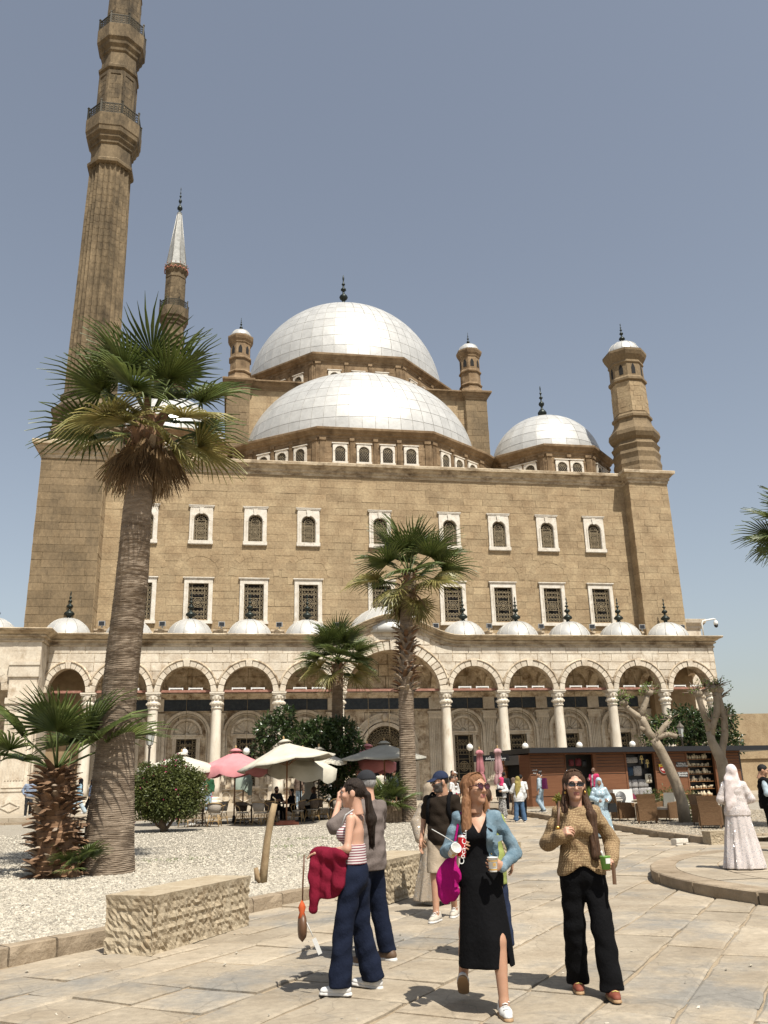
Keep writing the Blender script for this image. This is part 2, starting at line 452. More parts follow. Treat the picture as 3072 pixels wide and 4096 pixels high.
# ---- windows of the main wall
def ring_bar(mb, cx, cz, r, w, d, y, n=12, a0=0.0, a1=2*pi, mi=0):
    for i in range(n):
        p, q = a0+(a1-a0)*i/n, a0+(a1-a0)*(i+1)/n
        pts = []
        for yy in (y, y-d):
            for rr, an in ((r-w/2,p),(r-w/2,q),(r+w/2,q),(r+w/2,p)):
                pts.append((cx+rr*math.cos(an), yy, cz+rr*math.sin(an)))
        mb.hull8([pts[0],pts[3],pts[2],pts[1],pts[4],pts[7],pts[6],pts[5]], mi)
def grille_mesh(w, h, arch=False):
    """cast grille about (0,0) sill centre, facing -Y"""
    g = MB(); x = w/2; d = .05
    hz = h - x if arch else h
    for xx in (-x+.03, -x+.25*w*.8, x-.25*w*.8, x-.03):
        g.box(xx-.018, xx+.018, -d, 0, 0, hz)
    nz = max(4, int(round(h/.33)))
    for i in range(nz+1):
        z = hz*i/nz
        g.box(-x, x, -d*.9, -.005, max(0, z-.016), z+.016)
    sw = .25*w*.8
    for i in range(nz):
        z = hz*(i+.5)/nz
        for s in (-1, 1): ring_bar(g, s*(x-sw*.55), z, min(sw*.36, hz/nz*.38), .03, d*.7, -.01, 8)
    iw = w - 2*sw
    rr = iw*.42
    for r_ in (rr, rr*.66, rr*.3): ring_bar(g, 0, hz*.5, r_, .035, d, -.006, 16)
    for i in range(8):
        a = i*pi/4
        R = Matrix.Rotation(-a, 3, 'Y')
        g.obox((rr*.5*math.cos(a), -.03, hz*.5+rr*.5*math.sin(a)), rr, .035, .022, R)
    for zc in (hz*.12, hz*.24, hz*.76, hz*.88):
        for i in (-1, 0, 1):
            ring_bar(g, i*iw*.3, zc, iw*.13, .028, d*.7, -.01, 8)
            g.box(i*iw*.3-.012, i*iw*.3+.012, -d*.6, -.01, zc-hz*.06, zc+hz*.06)
    if arch:
        ring_bar(g, 0, hz, x-.03, .05, d, 0, 12, 0, pi)
        for r_ in (.3, .62): ring_bar(g, 0, hz, (x-.03)*r_, .03, d, -.005, 10, 0, pi)
        for i in range(1, 7):
            a = pi*i/7; R = Matrix.Rotation(-a, 3, 'Y'); q = (x-.03)
            g.obox((q*.62*math.cos(a), -.03, hz+q*.62*math.sin(a)), q*.7, .03, .022, R)
    return g.mesh('grille')
def arch_pts(r, zc, n=12, z0=0.0):
    return [(r, z0)] + [(r*math.cos(pi*i/n), zc + r*math.sin(pi*i/n)) for i in range(n+1)] + [(-r, z0)]
def frame_arch(mb, w, h, zc, r, d, y0=0.0, z0=0.0, back=.3, mi=0):
    """rectangular slab w x h with an arched opening of radius r springing at zc"""
    n = 14; outer = []; inner = []
    for i in range(n+1):
        a = pi*i/n; c_, s_ = math.cos(a), math.sin(a)
        inner.append((r*c_, zc+r*s_))
        t = min((w/2)/max(abs(c_),1e-6), (h-zc)/max(s_,1e-6)); outer.append((t*c_, zc+t*s_))
    inner = [(r, z0)] + inner + [(-r, z0)]; outer = [(w/2, z0)] + outer + [(-w/2, z0)]
    k = len(inner); vs = []
    for y in (y0-d, y0+back):
        vs += [(p[0], y, p[1]) for p in outer] + [(p[0], y, p[1]) for p in inner]
    fs = []
    for i in range(k-1):
        fs.append((i, i+1, k+i+1, k+i))                       # front
        fs.append((k+i, k+i+1, 3*k+i+1, 3*k+i))               # reveal
        fs.append((i+1, i, 2*k+i, 2*k+i+1))                   # outside
    mb.add(vs, fs, mi)
def upper_window():
    w = MB(); frame_arch(w, 1.66, 2.55, 1.55, .52, .13, back=.22)
    ring_bar(w, 0, 1.55, .60, .09, .035, -.13, 12, 0, pi)
    for s in (-1, 1): w.box(s*.60-.045, s*.60+.045, -.165, -.13, .0, 1.5)
    fr = w.mesh('window_frame')
    s_ = MB(); s_.box(-.88,.88,-.2,.05,-.26,-.002)
    s_.box(-.83,.83,-.16,.05,-.30,-.262)
    t = MB(); t.box(-.90,.90,-.17,.05,2.552,2.64); t.box(-.94,.94,-.2,.05,2.642,2.70)
    k_ = MB(); k_.prism([(-.10,2.02),(.10,2.02),(.15,2.5),(-.15,2.5)], (0,-.13,0), (1,0,0), (0,0,1), (0,-1,0), .08)
    return fr, s_.mesh('sill'), t.mesh('lintel'), k_.mesh('keystone'), grille_mesh(1.0, 2.05, True)
fr_m, si_m, li_m, ke_m, gr_m = upper_window()
dk = MB(); dk.box(-.55,.55,.2,.24,-.02,2.1); dk_m = dk.mesh('pane')
for x in WX:
    o = link('window', fr_m, M_frame, MOSQUE, (x, W_Y, 19.1))
    link('sill', si_m, M_frame, o); link('lintel', li_m, M_frame, o); link('keystone', ke_m, M_frame, o)
    link('grille', gr_m, M_grille, o, (0, .06, 0)); link('pane', dk_m, M_dark, o)
w = MB()
for a in ((-1.0,-.7,0,3.0),(.7,1.0,0,3.0),(-1.0,1.0,2.72,3.02)):
    w.box(a[0], a[1], -.13, .25, a[2] if a[2] < 2 else 2.72, a[3] if a[2] > 2 else 2.718)
for s in (-1, 1): w.box(s*.76-.03, s*.76+.03, -.165, -.13, 0, 2.75)
w.box(-.70,.70,-.02,.25,0,.06)
lf_m = w.mesh('window_frame')
t = MB(); t.box(-1.05,1.05,-.18,.05,3.022,3.09); t.box(-1.1,1.1,-.22,.05,3.092,3.16); lt_m = t.mesh('lintel')
t = MB(); t.box(-1.06,1.06,-.2,.05,-.2,-.002); ls_m = t.mesh('sill')
lg_m = grille_mesh(1.4, 2.7)
t = MB(); t.box(-.72,.72,.2,.24,0,2.75); lp_m = t.mesh('pane')
for x in WX:
    o = link('window', lf_m, M_frame, MOSQUE, (x, W_Y, 13.2))
    link('lintel', lt_m, M_frame, o); link('sill', ls_m, M_frame, o)
    link('grille', lg_m, M_grille, o, (0, .06, 0)); link('pane', lp_m, M_dark, o)

ra_ = []
for i in range(9):
    m = MB(); ring_bar(m, 0, 0, 1.62, .42, .045, .02, 1, pi*i/9+.006, pi*(i+1)/9-.006); ra_.append(m.mesh('arch_stone'))
for x in WX:
    for me in ra_: link('arch_stone', me, M_block, MOSQUE, (x, W_Y, 16.55))
# ---- drums with small windows and pilasters
def lattice_mesh(w, h):
    g = MB(); n = 4; hz = h - w/2
    for i in range(-7, 8):
        for s in (-1, 1):
            pts = []
            for t in np.linspace(-1.2, 1.2, 25):
                x = i*w/n*.9 + t*h*.42*s; z = h/2 + t*h*.62
                ok = abs(x) <= w/2 and z >= 0 and (z <= hz or (x*x + (z-hz)**2) <= (w/2)**2)
                if ok: pts.append((x, z))
            if len(pts) >= 2:
                (xa, za), (xb, zb) = pts[0], pts[-1]
                g.tube([(xa, -.02-.006*s, za), (xb, -.02-.006*s, zb)], .014, 4)
    for r_ in (.32, .7): ring_bar(g, 0, hz, w/2*r_, .025, .03, -.005, 8, 0, pi)
    return g.mesh('lattice')
w = MB(); frame_arch(w, 1.16, 1.5, .88, .40, .1, back=.25)
ring_bar(w, 0, .88, .47, .08, .03, -.1, 12, 0, pi); w.box(-.66,.66,-.15,.05,1.502,1.58); w.box(-.62,.62,-.15,.05,-.14,-.002)
dwf_m = w.mesh('window_frame'); dwl_m = lattice_mesh(.8, 1.28)
t = MB(); t.box(-.42,.42,.2,.23,0,1.3); dwp_m = t.mesh('pane')
DRUM_CP = [(.02,-.75),(.08,-.72),(.10,-.55),(.24,-.45),(.26,-.36),(.48,-.16),(.50,.0),(.46,.04),(-.5,.10)]
def drum(path, z0, z1, nwin, zwin, closed=False, mname='drum_wall'):
    """polygonal drum wall along path (left to right as seen from outside)"""
    wl = MB()
    for i in range(len(path)-1):
        a = Vector((*path[i], 0)); b = Vector((*path[i+1], 0)); L_ = (b-a).length; d = (b-a)/L_
        nrm = Vector((d.y, -d.x, 0))
        k = nwin[i]
        hs = []
        margin = .75 if k else 0
        for j in range(k):
            u = margin + (L_-2*margin)*(j+.5)/k
            hs.append((u-.52, u+.52, zwin-z0-.08, zwin-z0+1.5))
        face_blocks((a.x,a.y,z0),(b.x,b.y,z0),(b.x,b.y,z1),(a.x,a.y,z1), .5, 1.0, hs, m=2, depth=.015)
        ao = a - nrm*.35; bo = b - nrm*.35
        wl.add([(a.x-nrm.x*.02,a.y-nrm.y*.02,z0),(b.x-nrm.x*.02,b.y-nrm.y*.02,z0),(b.x-nrm.x*.02,b.y-nrm.y*.02,z1),(a.x-nrm.x*.02,a.y-nrm.y*.02,z1)], [(0,1,2,3)])
        ang = math.atan2(d.y, d.x)
        for j in range(k):
            u = margin + (L_-2*margin)*(j+.5)/k; p = a + d*u
            o = link('window', dwf_m, M_frame, MOSQUE, (p.x+nrm.x*.04, p.y+nrm.y*.04, zwin), ang)
            link('lattice', dwl_m, M_grille, o, (0, -.02, 0)); link('pane', dwp_m, M_dark, o, (0,-.235,0))
        us = [.32, L_-.32] + [margin + (L_-2*margin)*j/k for j in range(1, k)] if k else []
        for ii, u in enumerate(us):
            wd = .26 if ii < 2 else .19
            p = a + d*u; R = Matrix.Rotation(ang, 3, 'Z'); pm = MB()
            hh = z1-.75-z0
            pm.obox((0,-.05,hh/2), wd*2*.8, .1, hh)
            for q in (-2,-1,0,1,2): pm.obox((q*wd*.3,-.115,hh*.5-.1), wd*.14, .03, hh-.5)
            pm.obox((0,-.09,hh-.12), wd*2, .18, .22); pm.obox((0,-.08,.1), wd*2, .16, .2)
            pm.build('pilaster', M_brown, MOSQUE, (p.x,p.y,z0), ang)
    wl.build(mname, M_mortar, MOSQUE)
    c = MB(); c.sweep(DRUM_CP, [(p[0], p[1], z1) for p in path], mi=0)
    c.build('drum_cornice', M_brown, MOSQUE)
HD = [(-11.0,9.6),(-10.0,8.55),(-4.55,4.65),(4.55,4.65),(10.0,8.55),(11.0,9.6)]
drum(HD, 25.3, 28.85, [0,3,4,3,0], 26.1)
def octo(cx, cy, ap, ph=0):
    R_ = ap/math.cos(pi/8)
    return [(cx+R_*math.cos(-pi/2+pi/8*(2*i+1)+ph), cy+R_*math.sin(-pi/2+pi/8*(2*i+1)+ph)) for i in range(-1, 8)]
for s in (1, -1):
    pts = octo(s*16.67, 10.85, 4.95)
    pts = [octo(s*16.67, 10.85, 4.95)[i % 8] for i in (7, 8, 1, 2, 3)]
    pts = octo(s*16.67, 10.85, 4.95)
    seq = [pts[-2+8-8], pts[0], pts[1], pts[2], pts[3]] if False else None
    R_ = 4.95/math.cos(pi/8)
    seq = [(s*16.67+R_*math.cos(a), 10.85+R_*math.sin(a)) for a in [math.radians(v) for v in (-202.5,-157.5,-112.5,-67.5,-22.5,22.5)]]
    drum(seq, 25.3, 28.75, [0,2,2,2,0], 26.0)
R_ = 9.9/math.cos(pi/8)
seq = [(R_*math.cos(a), 23.2+R_*math.sin(a)) for a in [math.radians(v) for v in (-202.5,-157.5,-112.5,-67.5,-22.5,22.5)]]
drum(seq, 36.5, 40.1, [0,3,3,3,0], 37.0)

# ---- joined and single stone blocks
block_pool.sort(key=lambda t: -t[0])
rest = MB()
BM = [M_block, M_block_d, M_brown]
for i, (sc, p, m) in enumerate(block_pool):
    if i < 300 and m < 2:
        b = MB(); b.hull8(p); b.build('stone_block', BM[m], MOSQUE)
    else:
        rest.hull8(p, m)
rb = rest.build('stone_courses', BM, MOSQUE); struct(rb, 'stuff')

# ---- domes
FINIAL = [(.0,1.0),(.018,.96),(.03,.9),(.018,.86),(.022,.80),(.05,.775),(.05,.76),(.024,.74),(.03,.68),(.075,.655),(.08,.63),(.03,.60),(.034,.54),(.10,.50),(.125,.46),(.10,.42),(.042,.38),(.05,.32),(.13,.27),(.19,.21),(.18,.16),(.07,.11),(.075,.06),(.15,.03),(.16,.0)]
def finial(parent, loc, h, w=1.0, crescent=False):
    m = MB(); m.lathe([(r*h*.62*w, z*h) for r, z in reversed(FINIAL)], 12)
    return m.build('finial', M_finial, parent, loc)
def ell(c, rx, ry, rz, az, el, k=1.0):
    return (c[0]+rx*k*math.cos(el)*math.cos(az), c[1]+ry*k*math.cos(el)*math.sin(az), c[2]+rz*k*math.sin(el))
def dome(c, rx, ry, rz, az0, az1, ncol, nrow, single=False, name='dome', el1=pi/2*.985):
    base = MB(); n = max(ncol, 24); rows = 14
    vs = []; fs = []
    for j in range(rows+1):
        for i in range(n+1):
            vs.append(ell(c, rx, ry, rz, az0+(az1-az0)*i/n, pi/2*j/rows, .997))
    for j in range(rows):
        for i in range(n): fs.append((j*(n+1)+i, j*(n+1)+i+1, (j+1)*(n+1)+i+1, (j+1)*(n+1)+i))
    base.add(vs, fs, 0, True)
    d = base.build(name, M_seam, MOSQUE)
    sheets = MB()
    zs = [el1*math.sin(pi/2*j/nrow*.999)**1.0*1.0 if False else el1*j/nrow for j in range(nrow+1)]
    for j in range(nrow):
        cols = ncol
        if zs[j] > math.radians(55): cols = max(6, ncol//2)
        if zs[j] > math.radians(75): cols = max(6, ncol//4)
        off = 0
        for i in range(cols):
            a0 = az0+(az1-az0)*(i)/cols; a1 = az0+(az1-az0)*(i+1)/cols
            ga = .022/max(rx*math.cos((zs[j]+zs[j+1])/2), .3); ge = .02/rz
            pm = MB(); q = 2; vs = []; fs = []
            lift = 1.0 + (.008 + rnd.uniform(0, .006))/max(rx, 1)
            for jj in range(q+1):
                for ii in range(q+1):
                    a = a0+ga + (a1-a0-2*ga)*ii/q; e = zs[j]+ge + (zs[j+1]-zs[j]-2*ge)*jj/q
                    vs.append(ell(c, rx, ry, rz, a, e, lift))
            for jj in range(q):
                for ii in range(q): fs.append((jj*3+ii, jj*3+ii+1, jj*3+ii+4, jj*3+ii+3))
            ring = [0,1,2,5,8,7,6,3]
            b0 = len(vs)
            for r_ in ring:
                v = Vector(vs[r_]); cc = Vector(c); vs.append(tuple(cc + (v-cc)*(.996/lift)))
            for r_ in ring: vs.append(vs[r_])
            for t in range(8): fs.append((b0+t, b0+(t+1) % 8, b0+8+(t+1) % 8, b0+8+t))
            if single:
                pm.add(vs, fs, 0, False); o = pm.build('dome_panel', M_lead, d)
                for pl in o.data.polygons[:4]: pl.use_smooth = True
            else:
                k0 = len(sheets.f); sheets.add(vs, fs, 0, False)
                for t in range(4): sheets.sm[k0+t] = True
    if not single:
        s_ = sheets.build('dome_panels', M_lead, d); struct(s_, 'stuff')
    return d
hd = dome((0,12.7,28.9), 10.2, 8.3, 8.25, -pi, 0, 30, 11, single=True, name='half_dome')
md = dome((0,23.2,40.1), 10.1, 10.1, 10.15, 0, 2*pi, 56, 13, name='dome')
finial(md, (0,23.2,50.15), 5.3, 1.15)
for s in (1, -1):
    d = dome((s*16.67,10.85,28.7), 4.9, 4.9, 4.75, 0, 2*pi, 24, 8, name='dome')
    finial(d, (s*16.67,10.85,33.4), 3.5, 1.0)
roof = MB(); roof.box(-20,20,3.7,44,25.0,25.3); roof.box(-11.8,11.8,12.9,34,36.2,36.5); roof.build('roof', M_cornice, MOSQUE)

# ---- octagonal turrets
def octo_stack(prof, c, name, m, n=8):
    t = MB(); t.lathe(prof, n, c, ph=pi/8, sm=False)
    return t.build(name, m, MOSQUE)
def arch_slot(mb, R, p, w, h, d):
    k = MB(); k.prism([(w/2,0),(w/2,h*.6),(w*.25,h*.88),(0,h),(-w*.25,h*.88),(-w/2,h*.6),(-w/2,0)][::-1], (0,0,0), (1,0,0), (0,0,1), (0,-1,0), d)
    mb.join(k, Matrix.Translation(p) @ R.to_4x4())
def turret(c, sc, base, name):
    """small octagonal turret: base profile + windowed lantern + silver cap; c at its foot"""
    t = octo_stack(base, c, name, M_block_d)
    return t
def lantern(parent, c, z0, r, zw, hw, col=M_dark):
    for i in range(8):
        sl = MB()
        a = -pi/2 + i*pi/4; R = Matrix.Rotation(a+pi/2, 3, 'Z'); ap = r*math.cos(pi/8)
        arch_slot(sl, R, (c[0]+(ap-.03)*math.cos(a), c[1]+(ap-.03)*math.sin(a), zw), .34, hw, .05)
        sl.build('lantern_opening', col, parent)
for s in (-1, 1):
    cx, cy = s*10.85, 13.6
    prof = [(1.3,0),(1.3,.25),(1.06,.62),(.98,.95),(1.08,1.0),(1.12,1.1),(1.02,1.22),(.96,1.3),(.95,2.35),(1.08,2.42),(1.08,2.55),(.98,2.66),(.95,2.7),(.95,4.0),(1.02,4.05),(1.04,4.15),(1.16,4.35),(1.24,4.6),(1.24,4.75),(1.0,4.8)]
    t = octo_stack([(r, z) for r, z in prof], (cx, cy, 36.6), 'turret', M_brown)
    lantern(t, (cx, cy), 0, .95, 36.6+2.95, .8)
    d = MB(); d.lathe([(1.0*math.cos(e), .95*math.sin(e)) for e in np.linspace(0, pi/2, 8)], 16)
    for i in range(8):
        a = i*pi/4; d.tube([(1.01*math.cos(e)*math.cos(a), 1.01*math.cos(e)*math.sin(a), .955*math.sin(e)) for e in np.linspace(0, pi/2, 7)], .02, 4, 1)
    dd = d.build('turret_cap', [M_lead, M_seam], t, (cx, cy, 41.35))
    finial(dd, (0,0,.93), 1.35, 1.0)
# right tower turret (stub minaret)
cx, cy = 21.9, 4.1
prof = [(1.95,0),(1.95,.35),(1.9,.6),(1.95,.9),(1.85,1.3),(1.9,1.55),(1.95,1.75),(1.82,2.1),(1.9,2.3),(1.98,2.5),(1.8,2.7),(1.75,2.9),(1.95,3.1),(2.1,3.45),(2.05,3.8),(1.75,4.2),(1.55,4.6),(1.52,4.9),(1.66,5.0),(1.66,5.2),(1.48,5.4),(1.46,6.4),(1.42,8.3),(1.6,8.4),(1.6,8.6),(1.42,8.8),(1.40,9.95),(1.5,10.05),(1.46,10.25),(1.72,10.7),(1.84,11.0),(1.84,11.2),(1.5,11.25)]
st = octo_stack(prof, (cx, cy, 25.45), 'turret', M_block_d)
lantern(st, (cx, cy), 0, 1.41, 25.45+8.95, .95)
d = MB(); d.lathe([(1.42*math.cos(e), 1.35*math.sin(e)) for e in np.linspace(0, pi/2, 9)], 20)
for i in range(12):
    a = i*pi/6; d.tube([(1.435*math.cos(e)*math.cos(a), 1.435*math.cos(e)*math.sin(a), 1.36*math.sin(e)) for e in np.linspace(0, pi/2, 7)], .025, 4, 1)
dd = d.build('turret_cap', [M_lead, M_seam], st, (cx, cy, 25.45+11.2)); finial(dd, (0,0,1.33), 1.95, 1.15)
pool2 = []
def octo_blocks(c, r0, r1, z0, z1, ch, bw, pool, m=0, faces=range(8), n=8):
    for i in faces:
        a, b = pi/8 + i*2*pi/n, pi/8 + (i+1)*2*pi/n
        face_blocks((c[0]+r0*math.cos(a),c[1]+r0*math.sin(a),z0),(c[0]+r0*math.cos(b),c[1]+r0*math.sin(b),z0),
                    (c[0]+r1*math.cos(b),c[1]+r1*math.sin(b),z1),(c[0]+r1*math.cos(a),c[1]+r1*math.sin(a),z1), ch, bw, m=m, depth=.02, pool=pool)
VIS = (3,4,5,6,7)
octo_blocks((cx,cy), 1.475, 1.43, 30.95, 33.7, .45, .6, pool2, faces=VIS)
# ---- the two minarets
def fluted(c, z0, z1, r0, r1, name, parent):
    t = MB(); n = 8; sub = 12; per = n*sub
    def sect(r, jit):
        out = []
        for i in range(per):
            a = pi/8 + 2*pi*i/per
            la = (a - pi/8) % (pi/4) - pi/8
            rr = r*math.cos(pi/8)/math.cos(la)
            ph = (i % sub)/sub
            fl = (.0 if (i % 4) in (0,) else (-.15 if (i % 4) == 2 else -.11))
            out.append(((rr+fl+jit)*math.cos(a), (rr+fl+jit)*math.sin(a)))
        return out
    nr = int((z1-z0)/.62); vs = []
    for j in range(nr):
        for q in (0, 1, 2, 3):
            zz = z0 + (z1-z0)*(j + (0, .03, .97, 1.0)[q])/nr
            r = r0 + (r1-r0)*(zz-z0)/(z1-z0)
            jt = -.022 if q in (0, 3) else math.sin(j*12.9)*.008
            for x, y in sect(r, jt): vs.append((c[0]+x, c[1]+y, zz))
    fs = []
    for j in range(nr*4-1):
        for i in range(per): fs.append((j*per+i, j*per+(i+1) % per, (j+1)*per+(i+1) % per, (j+1)*per+i))
    t.add(vs, fs)
    return t.build(name, M_minaret, parent)
def balcony(c, z, r, parent):
    b = MB(); R8 = [(r*math.cos(pi/8+i*pi/4), r*math.sin(pi/8+i*pi/4)) for i in range(8)]
    for i in range(8):
        a, d = R8[i], R8[(i+1) % 8]; ang = math.atan2(d[1]-a[1], d[0]-a[0]); L_ = math.hypot(d[0]-a[0], d[1]-a[1]); R = Matrix.Rotation(ang, 3, 'Z')
        mx, my = (a[0]+d[0])/2, (a[1]+d[1])/2
        b.obox((mx,my,1.0), L_, .07, .07, R); b.obox((mx,my,.08), L_, .06, .06, R)
        b.obox((a[0],a[1],.6), .12, .12, 1.2, R); b.obox((a[0],a[1],1.26), .16, .16, .1, R)
        g = MB()
        for j in range(9):
            x = -L_/2 + L_*(j+.5)/9
            g.box(x-.018, x+.018, -.02, .02, .1, 1.0)
        for j in range(5):
            for zz in (.32, .56, .8):
                ring_bar(g, -L_/2+L_*(j+.5)/5, zz, L_*.085, .035, .04, .02, 8)
        b.join(g, Matrix.Translation((mx,my,0)) @ R.to_4x4())
    return b.build('balcony_railing', M_rail, parent, (c[0],c[1],z))
def minaret(c, z_base, tall, name):
    prof = [(2.75,z_base),(2.75,z_base+1.15),(2.6,z_base+1.3),(2.72,z_base+1.5),(2.55,z_base+1.75),(2.66,z_base+2.0),(2.45,z_base+2.3),(2.7,z_base+2.6),(2.75,z_base+3.0),(2.4,z_base+3.3),(2.1,z_base+3.7),(2.2,z_base+4.0),(2.15,z_base+4.25),(1.92,z_base+4.5)]
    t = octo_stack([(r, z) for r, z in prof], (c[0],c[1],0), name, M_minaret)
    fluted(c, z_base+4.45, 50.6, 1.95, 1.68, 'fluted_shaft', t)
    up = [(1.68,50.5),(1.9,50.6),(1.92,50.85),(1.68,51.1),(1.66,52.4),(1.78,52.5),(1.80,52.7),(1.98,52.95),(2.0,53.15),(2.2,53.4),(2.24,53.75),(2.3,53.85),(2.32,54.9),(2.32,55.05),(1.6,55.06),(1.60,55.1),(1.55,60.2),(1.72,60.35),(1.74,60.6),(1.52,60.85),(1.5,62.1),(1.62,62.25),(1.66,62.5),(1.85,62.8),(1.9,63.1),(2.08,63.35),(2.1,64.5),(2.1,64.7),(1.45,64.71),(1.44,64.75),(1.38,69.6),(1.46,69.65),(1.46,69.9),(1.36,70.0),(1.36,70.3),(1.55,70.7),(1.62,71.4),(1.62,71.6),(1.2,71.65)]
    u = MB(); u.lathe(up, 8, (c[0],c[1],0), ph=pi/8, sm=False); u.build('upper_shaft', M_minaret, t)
    pm = MB()
    for i in range(8):
        a = -pi/2 + i*pi/4; ap = 1.57*math.cos(pi/8); R = Matrix.Rotation(a+pi/2, 3, 'Z')
        for s in (-1, 1): pm.obox((c[0]+(ap+.02)*math.cos(a)-s*.5*math.sin(a)*-1*-1, c[1]+(ap+.02)*math.sin(a)+s*.5*math.cos(a), 57.6), .16, .1, 4.2, R)
        pm.obox((c[0]+(ap+.02)*math.cos(a), c[1]+(ap+.02)*math.sin(a), 59.85), 1.1, .1, .3, R)
    pm.build('shaft_panel_frame', M_minaret, t)
    octo_blocks(c, 1.605, 1.565, 55.2, 60.1, .5, .62, pool2, 1, VIS)
    octo_blocks(c, 1.445, 1.40, 64.9, 69.5, .5, .6, pool2, 1, VIS)
    for i in range(8):
        a, b_ = pi/8+i*pi/4, pi/8+(i+1)*pi/4
    balcony(c, 55.06, 2.2, t); balcony(c, 64.71, 1.98, t)
    s_ = MB(); s_.lathe([(1.5,71.6),(1.42,72.0),(.34,80.4),(.36,80.5),(.36,80.7),(.22,80.8)], 8, (c[0],c[1],0), ph=pi/8, sm=False)
    for i in range(8):
        a = pi/8+i*pi/4; s_.tube([(c[0]+1.44*math.cos(a),c[1]+1.44*math.sin(a),72.0),(c[0]+.35*math.cos(a),c[1]+.35*math.sin(a),80.4)], .04, 5, 1)
    o = s_.build('spire', [M_spire, M_seam], t)
    sw = MB()
    for i in range(16):
        a0 = 2*pi*i/16
        sw.tube([(c[0]+1.60*math.cos(a0+x*2*pi/16), c[1]+1.60*math.sin(a0+x*2*pi/16), 71.2-.35*math.sin(pi*x)) for x in (0,.25,.5,.75,1)], .06, 5)
        sw.lathe([(.0,-.1),(.1,0),(.0,.12)], 6, (c[0]+1.6*math.cos(a0), c[1]+1.6*math.sin(a0), 71.75))
    sw.build('swag_ornament', M_red, t)
    f = finial(o, (c[0],c[1],80.7), 4.6, .7)
    return t
minaret((-21.85,4.0), 25.75, True, 'minaret')
minaret((-20.15,49.0), 25.75, True, 'minaret')
rest = MB()
for sc, p, m in pool2: rest.hull8(p, m)
rb = rest.build('minaret_courses', [M_block, M_minaret, M_brown], MOSQUE); struct(rb, 'stuff')
# =================================================================== marble arcade in front
FZ = .78
COLX = [s*(3.634+4*i) for i in range(5) for s in (-1, 1)]
BAYS = [s*(5.634+4*i) for i in range(4) for s in (-1, 1)]
ZS, ZT, YF, YB = 7.83, 10.9, -.4, .4
def bump(x):
    a = abs(x)
    return 1.42*(.5+.5*math.cos(pi*a/4.7)) if a < 4.7 else 0.0
def ztop(x): return ZT + bump(x)
def arch_wall(mb, x0, x1, rx, rz, zs=ZS, yf=YF, yb=YB, zt=ztop, n=28):
    cx = (x0+x1)/2
    xs = sorted(set([x0, x1, cx-rx, cx+rx] + [cx - rx*math.cos(pi*i/n) for i in range(n+1)]))
    def lo(x):
        t = (x-cx)/rx
        return zs + (rz*math.sqrt(max(0, 1-t*t)) if abs(t) <= 1 else 0)
    vs = []; fs = []
    for x in xs: vs += [(x,yf,lo(x)),(x,yf,zt(x)),(x,yb,lo(x)),(x,yb,zt(x))]
    for i in range(len(xs)-1):
        a, b = i*4, (i+1)*4
        fs += [(a,b,b+1,a+1),(b+2,a+2,a+3,b+3),(a+2,b+2,b,a),(a+1,b+1,b+3,a+3)]
    mb.add(vs, fs)
ARCH = [(b-2, b+2, 1.62, 1.67) for b in BAYS] + [(-3.634, 3.634, 3.2, 2.76), (19.634, 23.62, 1.5, 1.6), (-22.3, -19.634, 1.18, 1.55)]
for a in ARCH:
    w = MB(); arch_wall(w, *a)
    if a[1] > 23: w.box(23.62, 23.66, YF, YB, ZS, ZT)
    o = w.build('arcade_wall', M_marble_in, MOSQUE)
    # voussoirs
    cx = (a[0]+a[1])/2; rx, rz = a[2], a[3]; nv = 25 if rx > 3 else 13
    tw = .36 if rx < 2 else .62
    for i in range(nv):
        p0, p1 = pi*i/nv, pi*(i+1)/nv
        key = (i == nv//2)
        pr = .15 if key else .06+rnd.uniform(0, .02)
        v = []
        for y in (YF+.02, YF-pr):
            for k_, an in ((0,p0),(0,p1),(tw,p1),(tw,p0)):
                e = .0 if not key else (.06 if k_ else -.02)
                q = an + (.011 if an == p0 else -.011)
                v.append((cx+(rx+k_+e-.01)*math.cos(q), y, ZS+(rz+k_+e-.01)*math.sin(q)))
        m = MB(); m.hull8([v[0],v[3],v[2],v[1],v[4],v[7],v[6],v[5]][::1]); m.build('voussoir', M_marble, o)
    h = MB()
    lim = .0 if rx > 3 else math.asin(min(.9,.42/(rx+tw)))
    a0 = .10 if rx > 3 else lim
    h.tube([(cx+(rx+tw+.03)*math.cos(t), YF-.05, ZS+(rz+tw+.03)*math.sin(t)) for t in np.linspace(a0, pi-a0, 26)], .075, 6)
    h.build('hood_mould', M_marble_in, o)
    t = MB(); t.box(a[0]+.38, a[1]-.38, -.07, .07, ZS+.02, ZS+.17); t.build('tie_beam', M_tie, MOSQUE)
